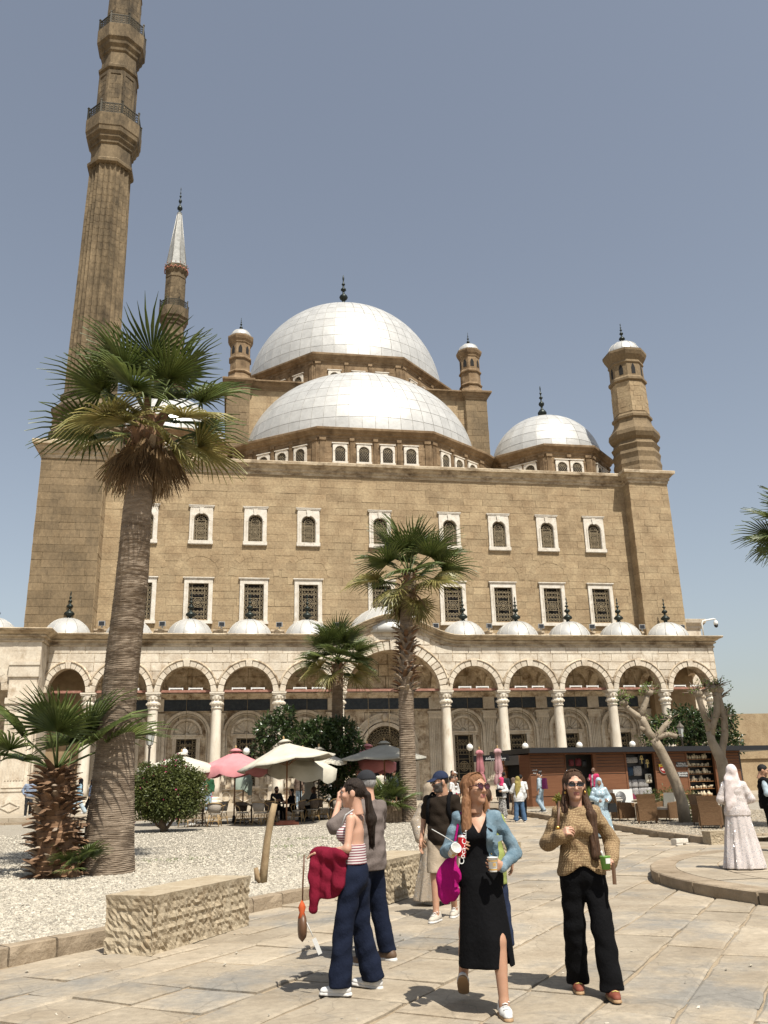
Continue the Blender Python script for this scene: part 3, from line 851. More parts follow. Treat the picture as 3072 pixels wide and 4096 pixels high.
# coursed marble above the arches
mp = []
face_blocks((-22.2,YF,8.05),(23.6,YF,8.05),(23.6,YF,10.87),(-22.2,YF,10.87), .56, 1.25, pool=mp, depth=.028, gap=.018)
for xa, xb in ((-4.0,-2.6),(-2.6,-1.3),(-1.3,0),(0,1.3),(1.3,2.6),(2.6,4.0)):
    zz = min(ztop(xa), ztop(xb))
    if zz-10.95 > .1: face_blocks((xa,YF,10.9),(xb,YF,10.9),(xb,YF,zz),(xa,YF,zz), .5, 1.3, pool=mp, depth=.028, gap=.018)
nb = 0
def arch_low(x):
    z = 8.0
    for x0, x1, rx, rz in ARCH:
        cx = (x0+x1)/2; tw = .44 if rx < 2 else .72; t = (x-cx)/(rx+tw)
        if abs(t) < 1: z = max(z, ZS+(rz+tw)*math.sqrt(1-t*t))
    return z
for sc, p, m in sorted(mp, key=lambda t: -t[0]):
    xs = [q[0] for q in p[4:]]; zs_ = [q[2] for q in p[4:]]; x0, x1, z0, z1 = min(xs), max(xs), min(zs_), max(zs_); yf = p[4][1]
    n = 8; lo = [(x0+(x1-x0)*i/n, min(z1, max(z0, arch_low(x0+(x1-x0)*i/n)))) for i in range(n+1)]
    if max(z1-q[1] for q in lo) < .08 or nb >= 300: continue
    while len(lo) > 2 and z1-lo[0][1] < .01 and z1-lo[1][1] < .01: lo.pop(0)
    while len(lo) > 2 and z1-lo[-1][1] < .01 and z1-lo[-2][1] < .01: lo.pop()
    poly = lo + ([(lo[-1][0], z1)] if z1-lo[-1][1] > .01 else []) + ([(lo[0][0], z1)] if z1-lo[0][1] > .01 else [])
    if all(abs(q[1]-z0) < 1e-4 for q in lo): poly = [(x0,z0),(x1,z0),(x1,z1),(x0,z1)]
    b = MB(); b.prism(poly, (0,YF+.05,0), (1,0,0), (0,0,1), (0,-1,0), YF+.05-yf); b.build('marble_block', M_marble, MOSQUE); nb += 1
# cornice with the ogee rise over the middle bay
PCP = [(.0,-.14),(.06,-.12),(.07,-.02),(.02,.0),(.03,.16),(.16,.18),(.18,.28),(.10,.30),(.30,.42),(.34,.48),(.52,.52),(.58,.62),(.55,.67),(-.9,.74)]
def pcor(x): return (x, YF, ZT-.02+bump(x))
path = [(-44,-2.2,ZT-.02),(-22.25,-2.2,ZT-.02),(-22.25,YF,ZT-.02)] + [pcor(x) for x in [-4.8]+list(np.linspace(-4.6,4.6,33))+[4.8]] + [(23.68,YF,ZT-.02),(23.68,3.4,ZT-.02)]
c = MB(); c.sweep(PCP, path); c.build('arcade_cornice', M_cornice, MOSQUE)
rf = MB(); rf.box(-22.2,23.6,-.35,3.5,11.1,11.5); rf.box(-44,-22.3,-2.1,3.5,11.1,11.5)
rf.box(-3.2,3.2,-.3,3.5,11.5,11.9); rf.build('arcade_roof', M_cornice, MOSQUE)
ar = MB()      # curved roof edge behind the ogee
vs = []; fs = []; xs = list(np.linspace(-4.6,4.6,25))
for x in xs: vs += [(x,YF+.05,11.5+bump(x)*.98),(x,1.2,11.4+bump(x)*.7)]
for i in range(24): fs.append((2*i,2*i+2,2*i+3,2*i+1))
ar.add(vs, fs); ar.build('ogee_roof', M_cornice, MOSQUE)
# ---- columns
col = MB(); col.box(-.5,.5,-.5,.5,0,.22); col.lathe([(.47,.22),(.5,.3),(.46,.38),(.40,.42),(.44,.48),(.42,.55),(.37,.60)], 20)
base_m = col.mesh('column_base')
col = MB(); col.lathe([(.36,.58),(.36,1.2),(.355,2.5),(.335,4.2),(.315,5.9),(.315,6.0)], 20); shaft_m = col.mesh('column')
col = MB(); col.lathe([(.315,5.98),(.37,6.02),(.37,6.08),(.33,6.12),(.36,6.2),(.42,6.3),(.44,6.38),(.40,6.44),(.345,6.5),(.36,6.58),(.42,6.74),(.45,6.8),(.40,6.86)], 20)
for i in range(12):
    a = i*pi/6; R = Matrix.Rotation(a, 3, 'Z')
    col.obox((.415*math.cos(a), .415*math.sin(a), 6.70), .05, .13, .16, R, taper=1.25)
    col.obox((.44*math.cos(a+.26), .44*math.sin(a+.26), 6.33), .04, .14, .1, Matrix.Rotation(a+.26,3,'Z'))
col.box(-.43,.43,-.43,.43,6.86,6.95); col.box(-.47,.47,-.47,.47,6.952,7.05)
cap_m = col.mesh('capital')
for x in COLX + [23.2]:
    o = link('column', shaft_m, M_column, MOSQUE, (x, 0, FZ), rnd.uniform(0, 6))
    b = link('column_base', base_m, M_column, o); b.rotation_euler.z = -o.rotation_euler.z
    k = link('capital', cap_m, M_column, o); k.rotation_euler.z = -o.rotation_euler.z
# ---- transverse arches and groin vaults
ta = MB(); arch_wall(ta, .42, 3.5, 1.3, 1.5, zs=7.75, yf=-.28, yb=.28, zt=lambda x: 10.7, n=16)
ta.xf(Matrix(((0,-1,0,0),(1,0,0,0),(0,0,1,0),(0,0,0,1)))); ta_m = ta.mesh('transverse_arch')
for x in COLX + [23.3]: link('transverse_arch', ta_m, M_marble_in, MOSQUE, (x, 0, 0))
def vault(hx, rx, rz, zs):
    v = MB(); n = 14; vs = []; fs = []
    for j in range(n+1):
        for i in range(n+1):
            x = -hx+2*hx*i/n; y = -1.55+3.1*j/n
            a = rz*math.sqrt(max(0,1-(x/rx)**2)); b = 1.5*math.sqrt(max(0,1-(y/1.5)**2))
            vs.append((x, y, zs+max(a, b*rz/1.6)))
    for j in range(n):
        for i in range(n): fs.append((j*(n+1)+i, (j+1)*(n+1)+i, (j+1)*(n+1)+i+1, j*(n+1)+i+1))
    v.add(vs, fs, 0, False)
    return v.mesh('vault')
vm = vault(1.75, 1.75, 1.95, 8.0)
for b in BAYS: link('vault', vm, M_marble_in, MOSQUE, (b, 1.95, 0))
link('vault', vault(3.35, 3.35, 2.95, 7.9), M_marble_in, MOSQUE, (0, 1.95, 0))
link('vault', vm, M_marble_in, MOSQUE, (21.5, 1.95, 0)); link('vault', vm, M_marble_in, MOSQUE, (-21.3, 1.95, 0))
# ---- inner wall
ib = []
face_blocks((-22.2,3.5,FZ),(22.6,3.5,FZ),(22.6,3.5,11.0),(-22.2,3.5,11.0), .85, 1.25, pool=ib, depth=.03, gap=.02,
            holes=[(22.2-1.45, 22.2+1.45, 0, 5.2)] + [(22.2+b-.66, 22.2+b+.66, 1.25, 4.45) for b in BAYS])
iw = MB()
for sc, p, m in ib: iw.hull8(p)
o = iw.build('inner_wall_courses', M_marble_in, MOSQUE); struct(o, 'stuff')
ibk = MB()
for a, b in zip([-22.2]+sorted([0]+BAYS), sorted([0]+BAYS)+[22.6]):
    h1 = 1.45 if a == 0 else .66; h2 = 1.45 if b == 0 else .66
    if a == -22.2: h1 = 0
    if b == 22.6: h2 = 0
    ibk.box(a+h1, b-h2, 3.49, 3.54, FZ, 11.0)
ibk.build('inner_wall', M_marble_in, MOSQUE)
fz = MB(); fz.box(-22,22.4,3.40,3.48,6.98,7.72); fz.build('painted_frieze', M_blue, MOSQUE)
c = MB(); c.sweep([(0,0),(.05,.02),(.06,.12),(.18,.22),(.2,.3),(.3,.34),(.3,.40),(0,.42)], [(-22.2,3.46,7.72),(22.6,3.46,7.72)])
c.sweep([(0,0),(.08,.02),(.08,.08),(0,.1)], [(-22.2,3.46,6.88),(22.6,3.46,6.88)]); c.build('inner_cornice', M_marble_in, MOSQUE)
def inner_bay(full=True):
    f = MB()
    for r_, w_, d_ in ((1.5,.18,.24),(1.34,.08,.13)):
        ring_bar(f, 0, 5.38-FZ, r_, w_, d_, 0, 20, 0, pi)
        for s in (-1, 1): f.box(s*r_-w_/2, s*r_+w_/2, -d_, 0, 1.3, 5.38-FZ-.003)
    ring_bar(f, 0, 5.42-FZ, .97, .15, .26, 0, 16, 0, pi); ring_bar(f, 0, 5.42-FZ, .86, .05, .1, 0, 16, 0, pi)
    f.box(-1.08,1.08,-.2,0,5.28-FZ,5.40-FZ); f.box(-1.02,1.02,-.14,0,5.12-FZ,5.278-FZ)
    for s in (-1, 1):
        f.box(s*.79-.12, s*.79+.12, -.14, .1, 1.2, 5.118-FZ); f.box(s*.70-.03, s*.70+.03, -.18, .1, 1.2, 5.118-FZ)
    f.box(-1.0,1.0,-.2,.1,1.08,1.198)
    for s in (-1, 1):
        ring_bar(f, s*1.55, 6.55-FZ, .17, .05, .06, 0, 10)
    fr = f.mesh('bay_surround')
    t = MB()
    for i in range(15):
        a = pi*(i+.5)/15; wd = pi/15*.5
        t.prism([(.2*math.cos(a-wd), .2*math.sin(a-wd)), (.8*math.cos(a-wd), .8*math.sin(a-wd)), (.84*math.cos(a), .84*math.sin(a)), (.8*math.cos(a+wd), .8*math.sin(a+wd)), (.2*math.cos(a+wd), .2*math.sin(a+wd))],
                (0,0,5.42-FZ), (1,0,0), (0,0,1), (0,-1,0), .07+.07*(i % 2))
    t.lathe([(.0,-.1),(.15,-.06),(.18,0)], 10, (0,0,0)); b0 = len(t.v) - 30
    t.v[b0:] = [(p[0], p[2], p[1]+5.42-FZ) for p in t.v[b0:]]
    fan = t.mesh('shell_fan')
    d = MB(); d.box(-1.7,1.7,-.10,0,.0,.16); d.box(-1.7,1.7,-.14,0,1.0,1.078)
    for a, b_ in (((-.75,.58),(0,.92)),((0,.92),(.75,.58)),((.75,.58),(0,.24)),((0,.24),(-.75,.58))):
        L_ = math.hypot(b_[0]-a[0], b_[1]-a[1]); an = math.atan2(b_[1]-a[1], b_[0]-a[0])
        d.obox(((a[0]+b_[0])/2, -.03, (a[1]+b_[1])/2), L_, .07, .06, Matrix.Rotation(-an, 3, 'Y'))
    for s in (-1, 1): ring_bar(d, s*1.25, .58, .28, .06, .07, 0, 12)
    return fr, fan, d.mesh('dado')
bs_m, fan_m, dado_m = inner_bay()
ig_m = grille_mesh(1.32, 3.1); dg_m = grille_mesh(1.32, 4.2)
t = MB(); t.box(-.68,.68,.14,.18,0,3.2); ip_m = t.mesh('pane')
for b in BAYS:
    o = link('bay_surround', bs_m, M_marble, MOSQUE, (b, 3.47, FZ)); link('shell_fan', fan_m, M_marble, o); 
    if abs(b-5.634) < .1:
        link('door_grille', dg_m, M_grille, o, (0,.08,.1)); t = MB(); t.box(-.68,.68,.14,.18,0,4.4); t.build('pane', M_dark, o)
    else:
        link('dado', dado_m, M_marble, o); link('grille', ig_m, M_grille, o, (0,.08,1.2)); link('pane', ip_m, M_dark, o, (0,0,1.15))
pl = MB(); pl.box(-.48,.48,-.1,0,1.1,5.75)
for i in range(7): pl.box(-.39+i*.13-.035, -.39+i*.13+.035, -.15, -.1, 1.4, 5.5)
pl.box(-.52,.52,-.16,0,.0,.5); pl.box(-.5,.5,-.14,0,.5,1.1); pl.box(-.5,.5,-.17,0,5.5,5.62); pl.box(-.47,.47,-.19,0,5.62,5.86); pl.box(-.55,.55,-.24,0,5.86,6.02)
pl.box(-.42,.42,-.16,-.02,6.14,7.0); pl_m = pl.mesh('inner_pilaster')
for x in COLX: link('inner_pilaster', pl_m, M_marble, MOSQUE, (x, 3.47, FZ))
# ---- great door of the middle bay
d = MB(); ring_bar(d, 0, 4.35, 1.58, .24, .22, 3.47, 20, 0, pi); ring_bar(d, 0, 4.35, 2.0, .46, .14, 3.47, 24, 0, pi); ring_bar(d, 0, 4.35, 2.28, .1, .2, 3.47, 24, 0, pi)
for s in (-1, 1):
    d.box(s*1.58-.12, s*1.58+.12, 3.25, 3.6, FZ, 4.348); d.box(s*2.0-.23, s*2.0+.23, 3.33, 3.47, FZ, 4.348); d.box(s*2.28-.05, s*2.28+.05, 3.27, 3.47, FZ, 4.348)
for i in range(34):
    a = pi*(i+.5)/34; ring_bar(d, 2.0*math.cos(a), 4.35+2.0*math.sin(a), .1, .035, .18, 3.47, 8)
d.lathe([(0,-.2),(.2,-.14),(.26,0)], 10, (0,0,0)); b0 = len(d.v)-30
d.v[b0:] = [(p[0], p[2]+3.3, p[1]*1.3+6.4) for p in d.v[b0:]]
o = d.build('great_door', M_marble, MOSQUE)
g = MB()
for i in range(1, 14):
    a = pi*i/14
    g.tube([(.35*math.cos(a),3.5,4.35+.35*math.sin(a)),(1.44*math.cos(a),3.5,4.35+1.44*math.sin(a))], .02, 4)
    ring_bar(g, 1.15*math.cos(a), 4.35+1.15*math.sin(a), .14, .035, .04, 3.5, 10); ring_bar(g, .72*math.cos(a), 4.35+.72*math.sin(a), .1, .03, .04, 3.5, 8)
for r_ in (.35,.9,1.4): ring_bar(g, 0, 4.35, r_, .04, .05, 3.5, 20, 0, pi)
g.box(-1.45,1.45,3.45,3.5,4.28,4.36); g.build('fanlight', M_grille, o)
t = MB(); t.box(-1.5,1.5,5.2,5.25,FZ,6.0); t.box(-1.5,-1.46,3.6,5.2,FZ,6.0); t.box(1.46,1.5,3.6,5.2,FZ,6.0); t.build('passage', M_dark, o)
# ---- small domes over the bays
sd = MB(); sd.lathe([(1.62,-.05),(1.6,.08)]+[(1.55*math.cos(e), .1+1.38*math.sin(e)) for e in np.linspace(0,pi/2,10)], 28)
for i in range(12):
    a = i*pi/6+.1; sd.tube([(1.565*math.cos(e)*math.cos(a),1.565*math.cos(e)*math.sin(a),.1+1.39*math.sin(e)) for e in np.linspace(0,pi/2,8)], .03, 4, 1)
sd_m = sd.mesh('arcade_dome')
fn = MB(); fn.lathe([(r*1.95*.62*1.5, z*1.95) for r, z in reversed(FINIAL)], 12); fn_m = fn.mesh('finial')
for x in BAYS + [21.4, -21.6, -26.3]:
    o = link('arcade_dome', sd_m, [M_lead, M_seam], MOSQUE, (x, 1.8, 11.5), rnd.uniform(0, 6))
    link('finial', fn_m, M_finial, o, (0,0,1.42))
sd = MB(); sd.lathe([(2.75*math.cos(e), 2.2*math.sin(e)) for e in np.linspace(0,pi/2,10)], 32)
for i in range(16):
    a = i*pi/8; sd.tube([(2.765*math.cos(e)*math.cos(a),2.765*math.cos(e)*math.sin(a),2.21*math.sin(e)) for e in np.linspace(0,pi/2,8)], .03, 4, 1)
o = sd.build('arcade_dome', [M_lead, M_seam], MOSQUE, (0,1.9,11.75)); link('finial', fn_m, M_finial, o, (0,0,2.2))
lg = MB(); lg.box(-22,23.3,2.95,3.5,11.5,12.2); lg.box(-22,23.3,2.88,3.5,12.2,12.32); lg.build('roof_ledge', M_marble_in, MOSQUE)
pd = MB(); pd.box(-.42,.42,-.12,.1,.0,.85); pd.box(-.48,.48,-.18,.1,.85,.98); pd.box(-.5,.5,-.2,.1,-.0,.14); pd_m = pd.mesh('roof_pedestal')
for x in COLX: link('roof_pedestal', pd_m, M_marble_in, MOSQUE, (x, 2.9, 11.5))
# ---- wing on the left
wl = MB()
wl.box(-24.0,-22.3,-2.2,3.4,FZ,ZT)
for x0 in (-28,-32,-36):
    arch_wall(wl, x0, x0+4, 1.62, 1.67, yf=-2.2, yb=-1.4, zt=lambda x: ZT)
wl.build('wing_wall', M_marble, MOSQUE)
for i, cx in enumerate((-26,-30)):
    for j in range(13):
        p0, p1 = pi*j/13+.006, pi*(j+1)/13-.006; pr = .1 if j == 6 else .04
        v = []
        for y in (-2.18, -2.2-pr):
            for r_, an in ((1.61,p0),(1.61,p1),(1.97,p1),(1.97,p0)): v.append((cx+r_*math.cos(an), y, ZS+(r_+.05)*math.sin(an)))
        m = MB(); m.hull8([v[0],v[3],v[2],v[1],v[4],v[7],v[6],v[5]]); m.build('voussoir', M_marble, MOSQUE)
wi = MB(); wi.box(-44,-24,1.4,1.6,FZ,ZT); wi.build('wing_inner_wall', M_marble_in, MOSQUE)
pw = MB()
for x0, x1, y, z0, z1 in ((-23.95,-22.35,-2.34,FZ,9.3),(-23.75,-22.55,-2.42,2.2,6.6),(-24.05,-22.25,-2.5,9.3,9.5),(-24.02,-22.28,-2.44,8.6,9.298),(-24.05,-22.25,-2.5,7.0,7.35),(-24.0,-22.3,-2.42,6.65,6.998),(-24.05,-22.25,-2.5,FZ,1.5),(-24.0,-22.3,-2.45,1.502,1.98),(-24.05,-22.25,-2.5,1.982,2.12)):
    pw.box(x0,x1,y,-2.19,z0,z1)
for i in range(7): pw.box(-23.6+i*.16, -23.52+i*.16, -2.46, -2.42, 2.6, 6.3)
for a, b_ in (((-23.7,1.15),(-23.15,1.42)),((-23.15,1.42),(-22.6,1.15)),((-22.6,1.15),(-23.15,.88)),((-23.15,.88),(-23.7,1.15))):
    L_ = math.hypot(b_[0]-a[0], b_[1]-a[1]); an = math.atan2(b_[1]-a[1], b_[0]-a[0])
    pw.obox(((a[0]+b_[0])/2,-2.52,(a[1]+b_[1])/2), L_, .06, .06, Matrix.Rotation(-an,3,'Y'))
# side of the wing pier that faces the arcade
pw.box(-22.3,-22.18,-1.9,-.5,FZ,2.1); pw.box(-22.3,-22.2,-1.8,-.6,2.1,6.8); pw.box(-22.3,-22.1,-2.0,-.45,6.8,7.3)
pw.build('wing_pilaster', M_marble, MOSQUE)
mpw = []
face_blocks((-24.0,-2.2,9.5),(-22.3,-2.2,9.5),(-22.3,-2.2,10.87),(-24.0,-2.2,10.87), .7, .9, pool=mpw, depth=.012, gap=.008)
for sc, p, m in mpw:
    b = MB(); b.hull8(p); b.build('marble_block', M_marble, MOSQUE)
link('column', shaft_m, M_column, MOSQUE, (-28, -1.8, FZ)); link('column_base', base_m, M_column, MOSQUE, (-28,-1.8,FZ)); link('capital', cap_m, M_column, MOSQUE, (-28,-1.8,FZ))
# ---- pavilion wall behind the right corner
rp = MB(); rp.box(23.45,27.2,7,16,.4,13.5)
for x0, x1, y, z0, z1 in ((23.5,27.3,6.9,12.2,12.35),(24.2,26.8,6.88,8.0,12.0),(23.5,27.3,6.85,7.0,7.4),(26.3,27.25,6.85,.6,6.99)): rp.box(x0,x1,y,7.01,z0,z1)
for i in range(6): rp.box(24.3+i*.32,24.45+i*.32,6.9,7.01,1.5,6.5)
rp.sweep([(.0,0),(.1,.05),(.12,.25),(.35,.5),(.4,.75),(.4,.8),(-.3,.85)], [(23.4,7,13.45),(27.2,7,13.45),(27.2,16,13.45)])
rp.build('side_pavilion', M_marble, MOSQUE)

# ---- things that hang or stand on the arcade
gl = MB(); gl.lathe([(.0,-.24),(.1,-.22),(.2,-.13),(.24,0),(.2,.13),(.1,.22),(.06,.24)], 16)
gl_m = gl.mesh('globe'); ch = MB(); ch.tube([(0,0,.3),(0,0,1.2),(0,0,6.3)], .018, 5)
for i in range(14):
    ch.lathe([(.0,-.035),(.028,0),(.0,.035)], 6, (0,0,.35+i*.08))
ch_m = ch.mesh('chain'); cp = MB(); cp.lathe([(.07,.22),(.08,.3),(.03,.36),(.02,.4)], 10); cp_m = cp.mesh('cap')
M_globe = plain('milk_glass', (.66,.66,.64), .25)
nm = {5.634:'over the tall bronze door grille', 9.634:'second bay right of the great door', 13.634:'third bay right of the great door', 17.634:'above the kiosk, beside the pruned tree',
      -5.634:'first bay left of the great door', -9.634:'second bay left of the great door', -13.634:'third bay left of the great door', -17.634:'behind the tall palm trunk', 0:'in front of the great door'}
for b in sorted(BAYS+[0]):
    if b == 0: continue
    t = thing('globe_lamp', 'white globe lamp on a chain, ' + nm[round(b,3)], 'lamp', (b, 1.8, 4.18), group='globe lamps hanging in the arcade')
    link('globe', gl_m, M_globe, t); link('chain', ch_m, M_grille, t); link('cap', cp_m, M_grille, t)
for i, x in enumerate((-1.45,-.0,.9)):
    m = MB(); m.tube([(0,0,0),(0,0,1.5),(0,0,5.7)], .02, 5)
    for q in range(30): m.lathe([(.0,-.05),(.035,0),(.0,.05)], 6, (0,0,.1+q*.12))
    tag(m.build('lamp_chain', M_grille, None, (x, 1.6, 4.9)), ['left', 'middle', 'right'][i] + ' of the three long chains hanging before the great door', 'chain', 'chains before the great door')
FLN = 'second third fourth fifth sixth seventh eighth ninth tenth eleventh twelfth thirteenth last'.split()
fl = MB(); fl.box(-.42,.42,-.05,.05,.06,.14); fl.box(-.45,-.38,-.06,.06,.0,.15); fl.box(.38,.45,-.06,.06,.0,.15)
fl_m = fl.mesh('strip_light')
for b in sorted(BAYS+[21.5]):
    for s in (-1, 1):
        q = sorted(BAYS+[21.5]).index(b)
        tag(link('strip_light', fl_m, M_white, None, (b+s*.62, 0, ZS+.17)), ('left' if s < 0 else 'right') + ' white strip light on the tie beam of the ' + FLN[q] + ' small arch from the left', 'light', 'strip lights on the tie beams')
fd = MB(); fd.box(-.22,.22,-.08,.06,.12,.46); fd.box(-.18,.18,-.1,-.081,.16,.42,1); fd.box(-.05,.05,-.02,.08,0,.12)
fd_m = fd.mesh('floodlight')
FLN = 'first second third fourth fifth sixth seventh eighth ninth tenth eleventh twelfth last'.split()
wh = ['left end of the arcade roof under the tower', 'second from the left on the arcade roof']
for i, x in enumerate([-23.4, -21.9] + sorted(COLX) + [22.9]):
    o = link('floodlight', fd_m, [M_grey_metal, M_glass_dark], None, (x+.1, 2.4 if i > 1 else .6, 12.48 if i > 1 else 11.6), rnd.uniform(-.3,.3))
    tag(o, FLN[i] + ' of the grey floodlights on the arcade roof, from the left', 'floodlight', 'floodlights on the arcade roof')
m = MB(); m.tube([(0,0,0),(0,0,1.0),(.12,0,1.2),(1.0,0,1.36),(1.15,0,1.3)], .06, 6)
t = thing('security_camera', 'white dome security camera on a bent pole at the arcade roof corner', 'security camera', (23.4, .2, 11.64))
m.build('pole', M_white, t); m = MB(); m.lathe([(.06,.12),(.14,.05),(.16,-.1),(.15,-.2)], 12, (1.12,0,1.12)); m.build('housing', M_white, t)
m = MB(); m.lathe([(.15,-.2),(.13,-.32),(.07,-.4),(.0,-.42)], 12, (1.12,0,1.12)); m.build('lens_dome', M_black, t)
# =================================================================== ground
M_pave = mat('limestone_paving', (.26,.212,.152), (.36,.305,.228), sc=1.3, rough=.9, bump=.7, bsc=7, var=.13, c3=(.205,.19,.165), sc3=.5, thr=(.5,.64), grain=.22, gsc=11, cracks=1.15)
M_sand = mat('sandy_joint', (.25,.195,.13), (.345,.275,.19), sc=5, rough=.95, bump=.6, bsc=24)
M_kerb = mat('kerb_stone', (.22,.17,.115), (.32,.255,.18), sc=3, rough=.92, bump=.9, bsc=12, var=.12, c3=(.17,.125,.075), sc3=2, thr=(.52,.72))
M_gravel = mat('white_gravel_bed', (.17,.145,.11), (.40,.365,.30), sc=24, rough=.95, bump=1.0, bsc=26, c3=(.22,.19,.145), sc3=.4, thr=(.55,.75))
M_pebble = mat('white_pebble', (.255,.225,.175), (.41,.375,.31), sc=9, rough=.9, var=.42)
M_pebble2 = mat('tan_pebble', (.23,.19,.135), (.36,.31,.24), sc=9, rough=.9, var=.30)
M_terrace = mat('terrace_stone', (.29,.24,.175), (.38,.33,.255), sc=1.0, rough=.85, bump=.3, bsc=9, c3=(.24,.19,.13), sc3=.7, thr=(.5,.7))
M_rough = mat('rock_faced_stone', (.30,.24,.16), (.41,.345,.245), sc=3.5, rough=.93, bump=.8, bsc=14, coord='obj', c3=(.24,.175,.105), sc3=4, thr=(.52,.7))
M_earth = mat('dry_earth', (.2,.15,.10), (.28,.22,.15), sc=.5, rough=.97, bump=.3, bsc=6)
def sheet(mb, poly_or_xs, ys, dz=0.0, mi=0):
    xs = poly_or_xs; vs = []; fs = []; nx, ny = len(xs), len(ys)
    for y in ys:
        for x in xs: vs.append((x, y, gz(y)+dz))
    for j in range(ny-1):
        for i in range(nx-1): fs.append((j*nx+i, j*nx+i+1, (j+1)*nx+i+1, (j+1)*nx+i))
    mb.add(vs, fs, mi)
YS = [-62,-52,-42,-38,-35,-33,-30,-27,-24.5,-20,-16]
g = MB(); sheet(g, [-1500,-80,-20,0,20,80,1500], [-900,-100]+YS+[0,60,200,1500], -.06); struct(g.build('ground', M_earth))
g = MB(); sheet(g, [-30,-10,0,10,30], YS, -.022); PLAZA = struct(g.build('plaza_pavement', M_sand))

# gravel on the left: boundary = kerb line
LK = [(-19.0,-54.3),(-16.0,-51.1),(-12.79,-47.65),(-11.95,-46.76),(-10.22,-44.44),(-9.07,-43.09),(-7.9,-42.35),(-6.6,-41.0),(-5.0,-37.6),(-3.9,-31),(-3.0,-24),(-2.4,-16)]
LK = [(x-.12, y+.10) for x, y in LK]
def lk_x(y):
    ys = [p[1] for p in LK]; xs = [p[0] for p in LK]
    return float(np.interp(y, ys, xs))
g = MB(); vs = []; fs = []
ys = sorted(set([-54,-51,-49.5,-48,-47,-46,-45,-44,-43,-42,-41,-39,-37,-35,-33,-30,-27,-24.5,-20,-16.02]))
for y in ys:
    x1 = lk_x(y)-.05
    for t in (1.0,.9,.6,.3,0): vs.append((x1 - (60*t if t else 0), y, gz(y)+.10))
for j in range(len(ys)-1):
    for i in range(4): fs.append((j*5+i, j*5+i+1, (j+1)*5+i+1, (j+1)*5+i))
g.add(vs, fs); struct(g.build('gravel_court', M_gravel))
# right gravel bed
RK = [(1.9,-16),(1.88,-21.3),(1.72,-24.2),(1.75,-29.9),(1.52,-33.7),(1.42,-35.95)]
def rk_x(y):
    ys_ = [p[1] for p in RK][::-1]; xs_ = [p[0] for p in RK][::-1]
    return float(np.interp(y, ys_, xs_))
g = MB(); vs = []; fs = []; ys = [-35.95,-34,-33,-31,-29,-27,-24.5,-22,-19,-16]
for y in ys:
    for t in (0,.1,.4,1): vs.append((rk_x(y)+.1+40*t, y, gz(y)+.10))
for j in range(len(ys)-1):
    for i in range(3): fs.append((j*4+i, j*4+i+1, (j+1)*4+i+1, (j+1)*4+i))
g.add(vs, fs); struct(g.build('gravel_bed', M_gravel))

# loose pebbles (uncountable): many small stones over the gravel
def pebbles(name, n, fn, size, m, seed, zoff=.10):
    r = np.random.default_rng(seed)
    P = fn(r, n)
    n = len(P)
    base = np.array([[1,0,0],[-1,0,0],[0,1,0],[0,-1,0],[0,0,1],[0,0,-1]], np.float32)
    tri = np.array([[0,2,4],[2,1,4],[1,3,4],[3,0,4],[2,0,5],[1,2,5],[3,1,5],[0,3,5]])
    s = size*(.55+.9*r.random((n,1,1)))*np.stack([.6+.7*r.random(n), .6+.7*r.random(n), .35+.35*r.random(n)], 1)[:,None,:]
    B = base[None]*s
    B = B + (r.random((n,6,3))-.5)*size*.35
    a = r.random(n)*2*pi; c_, s_ = np.cos(a)[:,None], np.sin(a)[:,None]
    tl = (r.random((n,1))-.5)*.9
    x = B[...,0]*c_-B[...,1]*s_; y = B[...,0]*s_+B[...,1]*c_; z = B[...,2]+x*tl
    V = np.stack([x+P[:,None,0], y+P[:,None,1], z+P[:,None,2]], -1)
    F = tri[None] + (np.arange(n)*6)[:,None,None]
    me = np_mesh(name, V.reshape(-1,3), F.reshape(-1,3))
    o = link(name, me, m); struct(o, 'stuff')
    return o
GYa, GZa = np.array(GYs), np.array(GZs)
def left_pts(ymax, band, xspan):
    def fn(r, n):
        y = -49 + (ymax+49)*r.random(n)**band
        x1 = np.interp(y, [p[1] for p in LK], [p[0] for p in LK])
        x = x1 - .06 - xspan(y)*r.random(n)
        return np.stack([x, y, np.interp(y, GYa, GZa)+.105], 1)
    return fn
pebbles('gravel_stones', 100000, left_pts(-38, 1.0, lambda y: 1.8+np.maximum(0,y+48)*1.05), .021, M_pebble, 1)
pebbles('gravel_stones', 90000, left_pts(-24, 1.15, lambda y: 1.8+np.maximum(0,y+48)*1.02), .030, M_pebble, 2)
def right_pts(r, n):
    y = -35.9+18*r.random(n)**1.3; x = np.interp(y, [p[1] for p in RK][::-1], [p[0] for p in RK][::-1])+.15+9*r.random(n)
    return np.stack([x, y, np.interp(y, GYa, GZa)+.105], 1)
pebbles('gravel_stones', 26000, right_pts, .030, M_pebble2, 3)

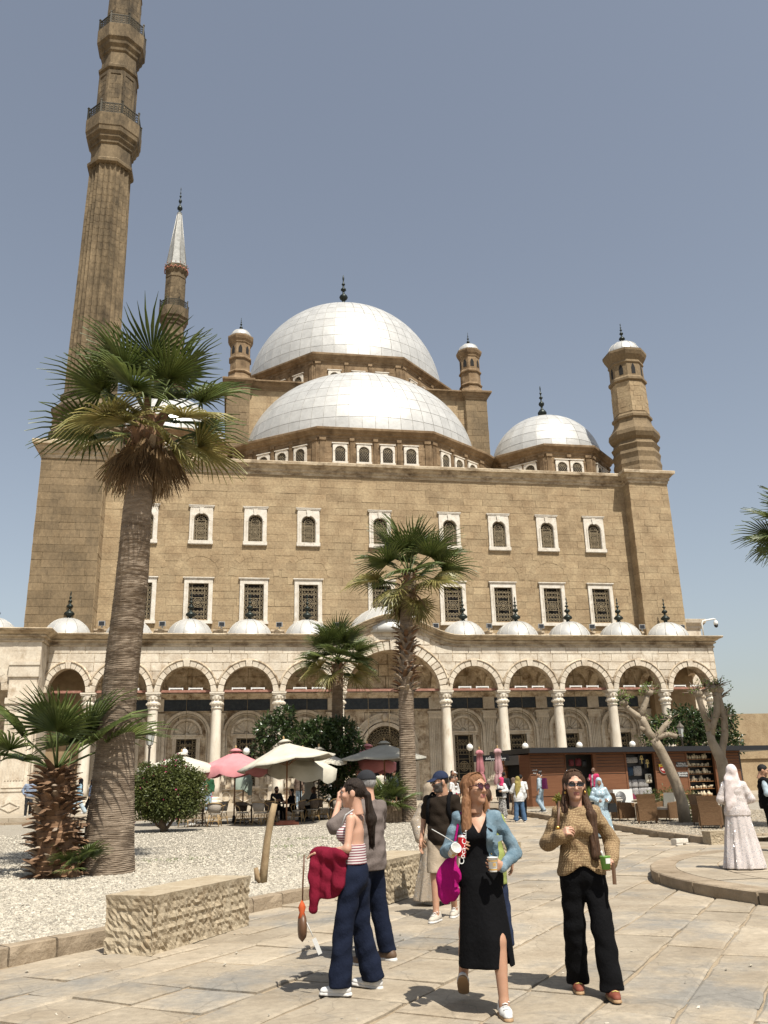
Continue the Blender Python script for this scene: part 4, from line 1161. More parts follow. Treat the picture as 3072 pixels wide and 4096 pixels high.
# ---- paving slabs
DIR = math.radians(53); ux, uy = math.cos(DIR), math.sin(DIR); vx, vy = uy, -ux
DC = (2.15, -44.8); DR = 5.9
slabs = []
v = -16.0
row = 0
while v < 46:
    w = rnd.choice((.46,.52,.58,.66,.75))
    u = -75.0 + rnd.uniform(0, 1)
    while u < 30:
        L_ = rnd.uniform(.55, 1.25)
        slabs.append((u, u+L_, v, v+w)); u += L_
    v += w
def inside_plaza(x, y):
    if y > -16.3 or y < -58: return False
    if x < lk_x(y)+.22: return False
    if y > -36.2 and x > rk_x(y)-.12: return False
    if (x-DC[0])**2+(y-DC[1])**2 < (DR+.0)**2: return False
    return x < 16
pl = []
OX, OY = -9.0, -52.0
for u0, u1, v0, v1 in slabs:
    um, vm_ = (u0+u1)/2, (v0+v1)/2
    x, y = OX+ux*um+vx*vm_, OY+uy*um+vy*vm_
    if not inside_plaza(x, y): continue
    d = Vector((x,y,0))-CAM; f_ = d.dot(_f)
    if f_ < 2 or abs(d.dot(_r2))/f_ > .72: continue
    gp = rnd.uniform(.006, .020); j = lambda: rnd.uniform(-.026, .026)
    hz = rnd.uniform(-.009, .007); tx, ty = rnd.uniform(-.009,.009), rnd.uniform(-.009,.009)
    def pt(a, b, dz, k=0):
        X, Y = OX+ux*a+vx*b, OY+uy*a+vy*b
        return (X, Y, gz(Y)+dz+ (hz + tx*(a-um)*2 + ty*(b-vm_)*2 if dz > -.03 else 0))
    # eight-sided outline so edges are not ruler straight
    ou = []
    for t in range(3): ou.append((u0+gp+(u1-u0-2*gp)*t/3+ (j()*.7 if t else 0), v0+gp+j()*.6))
    for t in range(2): ou.append((u1-gp+j()*.5, v0+gp+(v1-v0-2*gp)*t/2 + (j()*.5 if t else 0)))
    for t in range(3): ou.append((u1-gp-(u1-u0-2*gp)*t/3, v1-gp+j()*.6))
    for t in range(2): ou.append((u0+gp+j()*.5, v1-gp-(v1-v0-2*gp)*t/2))
    k = len(ou)
    inn = [(um+(a-um)*(1-.024/(u1-u0)*2), vm_+(b-vm_)*(1-.024/(v1-v0)*2)) for a, b in ou]
    vs = [pt(a, b, .0) for a, b in inn] + [pt(a, b, -.011) for a, b in ou] + [pt(a, b, -.04) for a, b in ou]
    fs = [tuple(range(k))] + [(k+i, k+(i+1) % k, (i+1) % k, i) for i in range(k)] + [(2*k+i, 2*k+(i+1) % k, k+(i+1) % k, k+i) for i in range(k)]
    if (vx*uy - vy*ux) > 0: fs = [tuple(reversed(q)) for q in fs]
    pl.append(((u1-u0)*(v1-v0)/max(f_,3)**3, vs, fs))
pl.sort(key=lambda t: -t[0])
rest = MB()
for i, (sc, vs, fs) in enumerate(pl):
    if i < 300:
        b = MB(); b.add(vs, fs); b.build('paving_slab', M_pave, PLAZA)
    else: rest.add(vs, fs)
struct(rest.build('paving_slabs', M_pave, PLAZA), 'stuff')

# loose chips on the paving
def chip_pts(r, n):
    y = -52.5+22*r.random(n)**1.4; x = -13+14*r.random(n)
    ok = (x > np.interp(y, [p[1] for p in LK], [p[0] for p in LK])+.15) & ((x-DC[0])**2+(y-DC[1])**2 > DR**2) & (x < 1.2)
    return np.stack([x, y, np.interp(y, GYa, GZa)+.006], 1)[ok]
pebbles('stone_chips', 260, chip_pts, .016, M_pebble, 9)

# ---- kerbs: every stone its own piece
def kerb(name, pts, h, w, Lk, zoff=0.0, m=M_kerb, skip=None):
    root = bpy.data.objects.new(name, None); COL.objects.link(root); struct(root)
    P = [Vector((x, y, 0)) for x, y in pts]
    seg = [(P[i+1]-P[i]).length for i in range(len(P)-1)]; tot = sum(seg)
    def at(s):
        for i, L_ in enumerate(seg):
            if s <= L_ or i == len(seg)-1: return P[i] + (P[i+1]-P[i])*(s/L_)
            s -= L_
    s = 0
    while s < tot-.1:
        e = min(tot, s + Lk*rnd.uniform(.8, 1.25))
        a, b = at(s+.012), at(e-.012); d = (b-a).normalized(); n = Vector((-d.y, d.x, 0))
        j = lambda: rnd.uniform(-.012, .012)
        za, zb = gz(a.y), gz(b.y)
        m_ = MB(); vs = []
        nseg = 4
        for q in range(nseg+1):
            p = a + (b-a)*(q/nseg); z = za+(zb-za)*q/nseg + zoff
            for o_, zz in ((0,-.05),(0+j()*.6,h*.5),(.012+j()*.5,h-.012+j()*.3),(.03,h+j()*.4),(w-.02,h+j()*.4),(w,h-.02),(w,-.05)):
                vs.append((p.x+n.x*o_, p.y+n.y*o_, z+zz))
        k = 7; fs = []
        for q in range(nseg):
            for t in range(k-1): fs.append((q*k+t, q*k+t+1, (q+1)*k+t+1, (q+1)*k+t))
        fs += [tuple(range(k)), tuple(nseg*k+t for t in reversed(range(k)))]
        m_.add(vs, fs)
        m_.build('kerb_stone', m, root)
        s = e
    return root
kerb('kerb_left', [(x+.10, y-.08) for x, y in LK[:8]], .17, .22, .62)
kerb('kerb_left_far', [(x+.10, y-.08) for x, y in LK[7:]], .13, .2, .8)
kerb('kerb_right', [RK[i] for i in range(len(RK))][::1], .17, .2, 1.0)
kerb('kerb_right_return', [(1.42,-35.95),(2.6,-35.75),(9,-34.6)], .17, .2, 1.0)

# ---- round platform
disc = MB(); n = 72
disc.lathe([(DR-.3,.0),(DR-.3,.135)], n, (DC[0],DC[1],-.0), caps=False)
vs = [(DC[0]+ (DR-.3)*math.cos(2*pi*i/n), DC[1]+(DR-.3)*math.sin(2*pi*i/n), .158) for i in range(n)]
disc.add(vs, [tuple(range(n))]); DISC = struct(disc.build('round_platform', M_sand))
for i in range(26):
    a0, a1 = 2*pi*i/26+.003, 2*pi*(i+1)/26-.003; m_ = MB(); vs = []; q = 4
    for t in range(q+1):
        a = a0+(a1-a0)*t/q; dj = rnd.uniform(-.008,.008)
        for r_, z in ((DR-.42,.05),(DR-.42,.17),(DR-.02,.17),(DR+dj,.155),(DR+dj*.5,.07),(DR-.01,-.03)): vs.append((DC[0]+r_*math.cos(a), DC[1]+r_*math.sin(a), z))
    fs = []
    for t in range(q):
        for k in range(5): fs.append((t*6+k+1, t*6+k, (t+1)*6+k, (t+1)*6+k+1))
    fs += [tuple(reversed(range(6))), tuple(q*6+k for k in range(6))]
    m_.add(vs, fs); m_.build('platform_edge_stone', M_kerb, DISC)
for ri, (r0, r1, cnt) in enumerate(((4.75,5.47,22),(3.9,4.74,20),(3.0,3.89,16),(1.9,2.99,12))):
    for i in range(cnt):
        a0, a1 = 2*pi*(i+ri*.37)/cnt+.003, 2*pi*(i+1+ri*.37)/cnt-.003; m_ = MB(); vs = []; q = 5
        zz = .17+rnd.uniform(-.003,.003)
        for t in range(q+1):
            a = a0+(a1-a0)*t/q
            for r_, z in ((r0+.005,.14),(r0+.008,zz),(r1-.008,zz),(r1-.005,.14)): vs.append((DC[0]+r_*math.cos(a), DC[1]+r_*math.sin(a), z))
        fs = []
        for t in range(q):
            for k in range(3): fs.append((t*4+k+1, t*4+k, (t+1)*4+k, (t+1)*4+k+1))
        m_.add(vs, fs); m_.build('platform_slab', M_pave, DISC)

# ---- terrace with steps up to the arcade
t = MB(); t.box(-60,30,-14.8,5,.3,FZ); t.box(-60,30,-15.4,-14.801,.3,.60)
TER = struct(t.build('terrace', M_terrace))
x = -36.0
while x < 12:
    L_ = rnd.uniform(1.1,1.7)
    b = MB(); b.box(x+.008, x+L_-.008, -16.06, -15.42, .30, .60); b.build('step_stone', M_kerb, TER)
    b = MB(); b.box(x+.008, x+L_-.008, -15.4, -14.7, .602, FZ+.004); b.build('step_stone', M_terrace, TER)
    x += L_
# far ground and walls on the right
w = MB(); w.box(30,130,58,60,-.2,10.6); w.box(30,130,57.8,58,4.5,4.8); w.box(30,130,56.5,57.9,-.2,5.6)
tag(w.build('citadel_wall', M_block), 'long brown stone wall in the distance behind the kiosk on the right', 'wall')
w = MB(); w.box(18,120,26,30,-.2,3.6); w.box(18,120,25.8,30,3.6,3.85); tag(w.build('boundary_wall', M_block), 'low sandstone wall behind the kiosk at the right edge', 'wall')

# ---- rough stone blocks used as seats
def rough_block(name, L_, D_, H_, loc, rz, label, seed, amp=.021):
    r = random.Random(seed); m = MB()
    def nz(p, f): 
        return (math.sin(p[0]*f*1.7+seed)+math.sin(p[1]*f*2.3+1.3*seed)*.8+math.sin(p[2]*f*2.9+.7*seed)*.9+math.sin((p[0]+p[2])*f*4.1)*.6+math.sin((p[1]-p[2])*f*3.7+2)*.6)/3
    bm = bmesh.new(); bmesh.ops.create_cube(bm, size=1)
    for v in bm.verts: v.co = Vector((v.co.x*L_, v.co.y*D_, (v.co.z+.5)*H_))
    bmesh.ops.subdivide_edges(bm, edges=[e for e in bm.edges if abs((e.verts[0].co-e.verts[1].co).x) > .1], cuts=int(L_/.034))
    bmesh.ops.subdivide_edges(bm, edges=[e for e in bm.edges if abs((e.verts[0].co-e.verts[1].co).y) > .1], cuts=int(D_/.036))
    bmesh.ops.subdivide_edges(bm, edges=[e for e in bm.edges if abs((e.verts[0].co-e.verts[1].co).z) > .1], cuts=int(H_/.034))
    bm.normal_update()
    for v in bm.verts:
        c0 = v.co.copy(); n = v.normal
        top = c0.z > H_-.01; nearup = min(1, max(0, (H_-c0.z)/.14))
        a = amp*(.55*nz(c0, 19)+r.uniform(-.6,.6))*(nearup if not top else .06)
        v.co = c0 + n*a - Vector((n.x, n.y, 0))*(.02*nearup)
        if c0.z < .01: v.co.z = 0
    me = bpy.data.meshes.new(name); bm.to_mesh(me); bm.free()
    return tag(link(name, me, M_rough, None, loc, rz), label, 'stone block')
_b = Vector((-10.28+11.37, -45.63+47.56)).normalized()
ang = math.atan2(-45.63+47.56, -10.28+11.37)
rough_block('stone_block_seat', 2.15, .62, .58, (-10.81-.31*_b.y, -46.58+.31*_b.x, 0), ang, 'long rock-faced limestone block beside the left kerb in the foreground', 3)
_c = math.atan2(-42.75+44.34, -7.26+8.31)
rough_block('stone_block_seat', 1.85, .75, .60, (-7.75-.3, -43.5+.22, 0), _c, 'rock-faced limestone block behind the man in the grey shirt', 5)
rough_block('stone_block_seat', .75, .5, .36, (-4.55, -37.8, .03), .2, 'small square stone block on the plaza behind the denim jacket', 8, .02)
rough_block('stone_block_seat', .5, .34, .34, (1.62, -36.1, .03), .15, 'squared stone at the end of the right kerb', 9, .015)
m = MB(); m.box(-.2,.2,-.1,.1,.06,.15); m.box(-.2,.02,-.09,.09,.002,.06); m.box(.0,.32,-.02,.0,.01,.03)
tag(m.build('paving_brick', M_frame, None, (.75,-35.9,.05), .3), 'loose pale bricks stacked on the paving beside the right kerb', 'bricks')
# =================================================================== plants
def leafmat(name, c1, c2, rough=.45, trans=.25, var=.2):
    m = mat(name, c1, c2, sc=2.5, rough=rough, var=var, spec=.4)
    b = m.node_tree.nodes['Principled BSDF']; nt = m.node_tree
    out = [n for n in nt.nodes if n.type == 'OUTPUT_MATERIAL'][0]
    tr = nt.nodes.new('ShaderNodeBsdfTranslucent'); mx = nt.nodes.new('ShaderNodeMixShader'); mx.inputs[0].default_value = trans
    src = b.inputs['Base Color'].links[0].from_socket
    nt.links.new(src, tr.inputs['Color']); nt.links.new(b.outputs[0], mx.inputs[1]); nt.links.new(tr.outputs[0], mx.inputs[2]); nt.links.new(mx.outputs[0], out.inputs['Surface'])
    return m
M_fan = leafmat('fan_palm_green', (.05,.075,.018), (.125,.15,.04))
M_fan_y = leafmat('fan_palm_yellowing', (.15,.15,.04), (.30,.25,.09))
M_dead = leafmat('dead_frond', (.13,.078,.036), (.29,.195,.10), rough=.8, trans=.15)
M_petiole = mat('petiole', (.12,.13,.04), (.22,.19,.07), sc=3, rough=.5)
M_bark = mat('palm_bark', (.18,.135,.095), (.32,.255,.19), sc=2.2, rough=.92, bump=1.0, bsc=9, stretch=(1,1,3.5), c3=(.11,.08,.055), sc3=1.3, thr=(.5,.72))
M_bark_d = mat('palm_bark_dark', (.11,.075,.045), (.20,.145,.095), sc=3, rough=.92, bump=.8, bsc=18, stretch=(1,1,2.5))
M_boot = mat('old_leaf_base', (.10,.055,.03), (.21,.125,.07), sc=5, rough=.85, var=.35, bump=.4, bsc=20)
M_boot_p = mat('pale_leaf_base', (.22,.165,.12), (.34,.28,.21), sc=5, rough=.85, var=.2)
M_ficus = leafmat('ficus_leaf', (.018,.035,.010), (.05,.075,.022), rough=.3, trans=.15)
M_boug = leafmat('bougainvillea_leaf', (.055,.075,.018), (.13,.14,.04), rough=.5, trans=.3)
M_flower = leafmat('magenta_flower', (.36,.025,.10), (.50,.07,.18), rough=.6, trans=.35)
M_wood = mat('grey_wood', (.20,.15,.10), (.36,.28,.20), sc=3, rough=.9, bump=.5, bsc=15, stretch=(1,1,.25))
M_smooth_bark = mat('smooth_bark', (.19,.15,.105), (.30,.25,.185), sc=2.2, rough=.85, bump=.7, bsc=10, c3=(.17,.13,.09), sc3=2, thr=(.55,.75))
M_sprout = leafmat('fresh_sprout', (.10,.16,.03), (.20,.27,.06), rough=.5, trans=.35)
M_white_bark = mat('limewashed_bark', (.42,.40,.35), (.52,.50,.45), sc=3, rough=.9, bump=.3)

def fan_leaf(seed, n=26, spread=215, L_=1.0, fuse=.42, droop=.35, pet=.9, fold=.5, tipdroop=.25):
    """one costapalmate leaf: petiole from the origin along +X, blade beyond it"""
    r = random.Random(seed); m = MB()
    # petiole
    pts = [(pet*t, 0, -.10*pet*t*t) for t in np.linspace(0, 1, 6)]
    m.tube(pts, [.028,.024,.02,.018,.016,.014], 5, 1)
    ox, oz = pet, -.10*pet
    half = math.radians(spread)/2
    segs = 4
    for i in range(n):
        a0 = -half + 2*half*i/n; a1 = -half + 2*half*(i+1)/n; am = (a0+a1)/2
        ln = L_*(.80+.20*math.cos(am*.8))*r.uniform(.9,1.07)
        cup = fold*abs(math.sin(am))
        vs = []; td = tipdroop*r.uniform(.3,1.8); tw = r.uniform(-.05,.05)
        for k in range(segs+1):
            t = k/segs; d = ln*t
            if t <= fuse: w0, w1 = a0, a1
            else:
                q = (t-fuse)/(1-fuse); sh = (1-q)*.5*(a1-a0)*fuse/max(t, .01)*1.15
                w0, w1 = am - sh + tw*q, am + sh + tw*q
            z = -droop*d*d*.55 - td*max(0, t-.55)**2*ln*2.2 + cup*d*.5
            ridge = .018*L_*(1-.6*t)
            for aa, dz in ((w0,-ridge),((w0+w1)/2,ridge),(w1,-ridge)):
                vs.append((ox+d*math.cos(aa), d*math.sin(aa), oz+z+dz))
        fs = []
        for k in range(segs):
            for j in range(2): fs.append((k*3+j, (k+1)*3+j, (k+1)*3+j+1, k*3+j+1))
        m.add(vs, fs, 0, False)
    return m
LEAVES = [fan_leaf(s, L_=1.0).mesh('frond') for s in range(4)]
LEAVES_D = [fan_leaf(40+s, n=20, L_=1.0, spread=85, droop=.02, fuse=.2, fold=-.12, tipdroop=.12, pet=.55).mesh('dead_frond') for s in range(3)]
def setm(ms, a, b):
    out = []
    for me in ms:
        c = me.copy(); c.materials.clear(); c.materials.append(a); c.materials.append(b); out.append(c)
    return out
L_G = setm(LEAVES, M_fan, M_petiole); L_Y = setm(LEAVES, M_fan_y, M_petiole); L_D = setm(LEAVES_D, M_dead, M_dead)
def put_frond(parent, top, az, el, sc, meshes, r, name='frond', roll=None):
    o = bpy.data.objects.new(name, r.choice(meshes)); COL.objects.link(o); o.parent = parent
    Rz = Matrix.Rotation(az, 4, 'Z') @ Matrix.Rotation(-el, 4, 'Y') @ Matrix.Rotation(r.uniform(-.5,.5) if roll is None else roll, 4, 'X')
    o.matrix_local = Matrix.Translation(top) @ Rz @ Matrix.Scale(sc, 4)
    return o
def ring_trunk(path, rad, dz, m, amp=.012, n=22, seed=1, fib=True):
    r = random.Random(seed); P = [Vector(p) for p in path]
    zs = [p.z for p in P]; mb = MB(); vs = []; fs = []
    z = zs[0]; rows = []
    while z < zs[-1]:
        rows.append(z); z += dz*r.uniform(.6,1.3)
    rows.append(zs[-1])
    ex = []
    for i, z in enumerate(rows):
        ex.append((z, -amp)); 
        if i < len(rows)-1: ex.append((z+(rows[i+1]-z)*.8, amp))
    for z, a in ex:
        x = np.interp(z, zs, [p.x for p in P]); y = np.interp(z, zs, [p.y for p in P]); R_ = np.interp(z, zs, rad)
        for j in range(n):
            an = 2*pi*j/n; rr = R_+a*r.uniform(.3,1.4)+.012*math.sin(3*an+z*1.3)+r.uniform(-.004,.004)
            vs.append((x+rr*math.cos(an), y+rr*math.sin(an), z+.008*math.sin(an*2+z*7)))
    k = len(ex)
    for i in range(k-1):
        for j in range(n): fs.append((i*n+j, i*n+(j+1) % n, (i+1)*n+(j+1) % n, (i+1)*n+j))
    mb.add(vs, fs, 0, False)
    return mb
def boots(parent, path, rad, z0, z1, n, m_a, m_b, r, size=.2, tilt=(.5,1.0), frac=.2):
    bm = MB()      # a leaf stub: tapered curved wedge
    vs = []; fs = []
    for i, (t, w, th) in enumerate(((0,.5,.16),(.45,.42,.12),(.8,.34,.07),(1.0,.30,.03))):
        x = t; z = -.25*t*t
        vs += [(x,-w/2,z-th*.2),(x,-w*.2,z+th*.6),(x,w*.2,z+th*.6),(x,w/2,z-th*.2),(x,0,z-th*.7)]
    for i in range(3):
        for j in range(5): fs.append((i*5+j, i*5+(j+1) % 5, (i+1)*5+(j+1) % 5, (i+1)*5+j))
    fs.append((15,16,17,18,19))
    bm.add(vs, fs); me_a = bm.mesh('leaf_base'); me_b = bm.mesh('leaf_base')
    me_a.materials.append(m_a); me_b.materials.append(m_b)
    zs = [p[2] for p in path]
    for i in range(n):
        z = z0+(z1-z0)*(i+r.random())/n; an = i*2.399+r.uniform(-.25,.25)
        x = np.interp(z, zs, [p[0] for p in path]); y = np.interp(z, zs, [p[1] for p in path]); R_ = np.interp(z, zs, rad)
        o = bpy.data.objects.new('leaf_base', me_b if r.random() < frac else me_a); COL.objects.link(o); o.parent = parent
        s = size*r.uniform(.75,1.25)
        o.matrix_local = Matrix.Translation((x+R_*.8*math.cos(an), y+R_*.8*math.sin(an), z)) @ Matrix.Rotation(an+r.uniform(-.3,.3),4,'Z') @ Matrix.Rotation(-r.uniform(*tilt),4,'Y') @ Matrix.Rotation(r.uniform(-.4,.4),4,'X') @ Matrix.Diagonal((s*1.1,s*r.uniform(.8,1.2),s*1.2,1))

# ---- tall palm, left foreground
r = random.Random(5)
G0 = gz(-38.6)+.08
P1 = thing('palm_tree', 'tall fan palm with a thick grey trunk and brown skirt of dead fronds', 'palm tree', (-12.95,-38.6,G0))
path = [(0,0,-.1),(-.02,0,.6),(-.01,0,1.7),(0,0,3.1),(.03,0,4.5),(.09,0,6.1),(.12,0,7.7),(.16,0,8.6),(.2,0,9.6)]
rad = [.55,.50,.42,.365,.355,.345,.31,.27,.30]
ring_trunk(path, rad, .034, M_bark, .008, seed=2).build('trunk', M_bark, P1)
top = Vector((.24,0,9.95))
cr = MB(); cr.lathe([(.27,8.7),(.33,9.2),(.36,9.6),(.22,10.0),(.05,10.15)], 14, (.2,0,0)); cr.build('crown_core', M_boot, P1)
boots(P1, path, rad, 8.7, 9.9, 46, M_boot, M_boot_p, r, .32, (.9,1.35), .1)
for i in range(22):
    az = i*2.399+r.uniform(-.2,.2); t = i/21
    el = math.radians(80-t*95+r.uniform(-8,8))
    put_frond(P1, top+Vector((.1*math.cos(az),.1*math.sin(az),.15-t*.45)), az, el, r.uniform(1.2,1.45), L_G if t < .8 or r.random() < .4 else L_Y, r)
for i in range(8):
    az = i*.8+r.uniform(-.3,.3); put_frond(P1, top+Vector((0,0,-.35)), az, math.radians(r.uniform(-30,0)), r.uniform(.9,1.1), L_Y, r)
for i in range(30):
    az = i*2.399+r.uniform(-.3,.3); t = i/29
    put_frond(P1, top+Vector((.24*math.cos(az),.24*math.sin(az),-.2-t*.35)), az, math.radians(-58-t*24+r.uniform(-10,10)), r.uniform(.85,1.15), L_D, r, 'dead_frond')

# ---- short shaggy palm, left edge
r = random.Random(9)
P2 = thing('palm_tree', 'short fan palm with shaggy brown leaf-base trunk at the left edge', 'palm tree', (-13.88,-38.9,G0))
path = [(0,0,-.1),(.0,0,.4),(-.1,0,1.1),(-.14,0,1.7),(-.15,0,2.05)]; rad = [.42,.44,.36,.29,.17]
ring_trunk(path, rad, .12, M_boot, .02, seed=4, n=16).build('trunk', M_boot, P2)
boots(P2, path, rad, .02, 2.05, 230, M_boot, M_boot_p, r, .27, (.1,.8), .13)
top = Vector((-.15,0,2.0))
for az, el, sc in ((-2.6,28,1.15),(-.5,38,1.15),(.25,30,1.25),(.9,62,1.1),(2.0,75,1.0),(-1.4,55,1.05),(3.3,50,1.1),(-.05,58,1.1),(1.5,40,1.1),(2.6,20,1.0),(4.3,70,1.0)):
    put_frond(P2, top, az, math.radians(el), sc, L_G, r)
S2 = thing('palm_sprout', 'small bright green fan palm sprout between the two left palms', 'palm', (-13.5,-39.2,G0))
for az, el, sc in ((-1.2,35,.42),(-.4,45,.45),(-2.0,40,.38),(.5,60,.4),(1.6,50,.4),(-1.6,10,.35),(3,55,.38)):
    put_frond(S2, Vector((0,0,.15)), az, math.radians(el), sc, L_G, r)
sm = MB(); sm.lathe([(.1,0),(.12,.12),(.05,.24),(0,.26)], 8); sm.build('stem', M_boot, S2)

# ---- middle palm in front of the arcade
r = random.Random(21)
g3 = gz(-23.3)+.08
P3 = thing('palm_tree', 'fan palm with a ragged collar of leaf stubs in front of the central arch', 'palm tree', (-3.8,-23.3,g3))
path = [(0,0,-.1),(.0,0,.5),(.05,0,2.9),(.08,0,5.0),(.13,0,6.6),(.2,0,8.4),(.3,0,9.3),(.4,0,9.9)]; rad = [.40,.34,.31,.30,.27,.24,.25,.2]
ring_trunk(path, rad, .08, M_bark, .014, seed=6).build('trunk', M_bark, P3)
boots(P3, path, rad, 4.9, 7.5, 120, M_boot_p, M_boot, r, .36, (.2,1.0), .55)
boots(P3, path, rad, 8.6, 9.7, 40, M_boot, M_boot_p, r, .3, (.9,1.3), .1)
top = Vector((.38,0,9.75))
for i in range(21):
    az = i*2.399+r.uniform(-.2,.2); t = i/20
    put_frond(P3, top, az, math.radians(82-t*105+r.uniform(-8,8)), r.uniform(1.35,1.6), L_G if t < .78 else L_Y, r)
for i in range(16):
    az = i*2.399; put_frond(P3, top+Vector((0,0,-.3)), az, math.radians(-42-r.uniform(0,38)), r.uniform(.95,1.15), L_D if i % 2 else L_Y, r, 'dead_frond')

# ---- slimmer palm behind the ficus
r = random.Random(33)
def pix(x, y, Y): pass
P4 = thing('palm_tree', 'slender young fan palm rising behind the ficus tree and parasols', 'palm tree', (-5.95,-18.6,.44))
path = [(0,0,-.1),(.0,0,2),(.0,0,5.0),(.02,0,6.6)]; rad = [.30,.27,.25,.23]
ring_trunk(path, rad, .09, M_bark_d, .014, seed=8, n=16).build('trunk', M_bark_d, P4)
boots(P4, path, rad, 5.6, 6.6, 30, M_boot, M_boot_p, r, .25, (.9,1.3), .1)
for i in range(30):
    az = i*2.399+r.uniform(-.2,.2); t = i/29
    put_frond(P4, Vector((.02,0,6.6+.25*(1-t))), az, math.radians(84-t*112+r.uniform(-8,8)), r.uniform(1.0,1.2), L_G if t < .85 else L_Y, r)
# ---- palm at the right edge (only its frond tips reach into view)
P5 = thing('palm_tree', 'palm at the right edge with only frond tips in view', 'palm tree', (4.15,-36.0,.05))
path = [(0,0,-.05),(.0,0,3),(.02,0,8.5)]; rad = [.34,.28,.24]
path = [(p[0]+2.6,p[1]+1.2,p[2]) for p in path]
ring_trunk(path, rad, .08, M_bark, .012, seed=12, n=16).build('trunk', M_bark, P5)
for i in range(28):
    az = i*2.399+r.uniform(-.2,.2); t = i/27
    put_frond(P5, Vector((2.62,1.2,8.6)), az, math.radians(82-t*110+r.uniform(-8,8)), r.uniform(.95,1.15), L_G, r)
# ---- low fan palm in a wooden planter beside the middle palm
r = random.Random(41)
P6 = thing('potted_palm', 'bushy low fan palm growing out of a wooden plank planter', 'palm', (-4.75,-23.7,g3))
pb = MB(); 
for i in range(9):
    pb2 = MB(); pb2.box(-.54+i*.12,-.43+i*.12,-.42,-.38,.0,.62+rnd.uniform(-.02,.03)); pb2.build('plank', M_petiole if False else M_bark_d, P6)
for i in range(6):
    pb2 = MB(); pb2.box(.52,.56,-.4+i*.13,-.28+i*.13,0,.62); pb2.build('plank', M_bark_d, P6)
pb.box(-.52,.52,-.38,.38,.02,.56); pb.build('planter_box', M_boot, P6)
for i in range(20):
    az = i*2.399+r.uniform(-.2,.2); t = i/19
    put_frond(P6, Vector((.05,0,.55)), az, math.radians(80-t*75), r.uniform(.62,.8), L_G if r.random() < .75 else L_Y, r)

# ---- leafy crowns: many small leaves through the crown's volume
def leaf_cloud(name, blobs, n, size, m, parent, seed, aspect=.42, shell=.55, extra=None):
    g = np.random.default_rng(seed)
    w = np.array([b[3]*b[4]*b[5] for b in blobs])**.7; w /= w.sum()
    idx = g.choice(len(blobs), n, p=w)
    B = np.array([b[:6] for b in blobs])[idx]
    d = g.normal(size=(n,3)); d /= np.linalg.norm(d, axis=1, keepdims=True)
    rr = (shell + (1-shell)*g.random(n)**.6)[:,None]*(1+.12*g.normal(size=(n,1)))
    C_ = B[:,:3] + d*rr*B[:,3:6]
    # leaf frame: mostly outward and up-ish
    ax = d + .8*g.normal(size=(n,3)) + np.array([0,0,-.15]); ax /= np.linalg.norm(ax, axis=1, keepdims=True)
    up = g.normal(size=(n,3)) + np.array([0,0,1.0]); sd = np.cross(ax, up); sd /= np.linalg.norm(sd, axis=1, keepdims=True)
    nn = np.cross(sd, ax)
    s = size*(.6+.8*g.random((n,1)))
    p0 = C_; p1 = C_+ax*s*.45+sd*s*aspect*.5+nn*s*.08; p2 = C_+ax*s; p3 = C_+ax*s*.45-sd*s*aspect*.5+nn*s*.08; pm = C_+ax*s*.5-nn*s*.04
    V = np.stack([p0,p1,p2,p3,pm], 1).reshape(-1,3)
    F = (np.array([[0,1,4],[1,2,4],[2,3,4],[3,0,4]])[None] + (np.arange(n)*5)[:,None,None]).reshape(-1,3)
    o = link(name, np_mesh(name, V, F), m, parent); struct(o, 'stuff')
    return o
def limb(mb, a, b, ra, rb, r, k=6, wob=.06, n=8):
    a, b = Vector(a), Vector(b); pts = []
    for i in range(k+1):
        t = i/k; p = a.lerp(b, t); w = wob*(b-a).length*math.sin(pi*t)
        pts.append(p + Vector((r.uniform(-w,w), r.uniform(-w,w), r.uniform(-w,w)*.5)))
    mb.tube(pts, [ra+(rb-ra)*i/k for i in range(k+1)], n)
    return pts
r = random.Random(50)
FT = thing('ficus_tree', 'dark glossy-leaved ficus tree with a limewashed trunk behind the parasols', 'tree', (-7.4,-19.2,.42))
tk = MB(); limb(tk, (0,0,0), (.1,0,1.6), .24, .2, r, n=12); tk.build('trunk', M_white_bark, FT)
lm = MB()
for a, b in (((.1,0,1.5),(-1.4,0,3.6)),((.1,0,1.5),(.3,.3,4.0)),((.1,0,1.5),(1.7,0,3.4)),((.1,0,1.5),(1.5,.3,2.2)),((.1,0,1.5),(-1.0,.5,2.4))): limb(lm, a, b, .13, .03, r)
lm.build('limbs', M_bark_d, FT)
leaf_cloud('crown', [(-1.45,0,3.7,.75,.7,.65),(-.95,0,4.35,.42,.4,.38),(-.2,.1,3.4,.8,.8,.6),(.6,0,3.7,.7,.7,.5),(1.5,0,3.6,.75,.7,.55),(1.2,.1,2.8,.85,.7,.7),(1.75,-.1,2.2,.45,.5,.6),(-1.9,0,3.0,.4,.4,.35),(1.2,.5,1.6,.6,.6,.9),(.2,.3,2.7,.8,.7,.5),(2.0,0,3.0,.5,.5,.5)], 8500, .20, M_ficus, FT, 3)
BU = thing('bougainvillea_bush', 'round bougainvillea bush with small magenta flowers on the gravel', 'bush', (-12.85,-24.9,gz(-24.9)+.1))
tk = MB()
for a, b, ra in (((0,0,0),(-.1,0,.9),.13),((.05,0,0),(.45,.1,.9),.06),((-.05,0,0),(-.5,0,.8),.05),((0,0,.1),(.1,.3,1.1),.09)): limb(tk, a, b, ra, ra*.6, r)
tk.build('trunk', M_bark_d, BU)
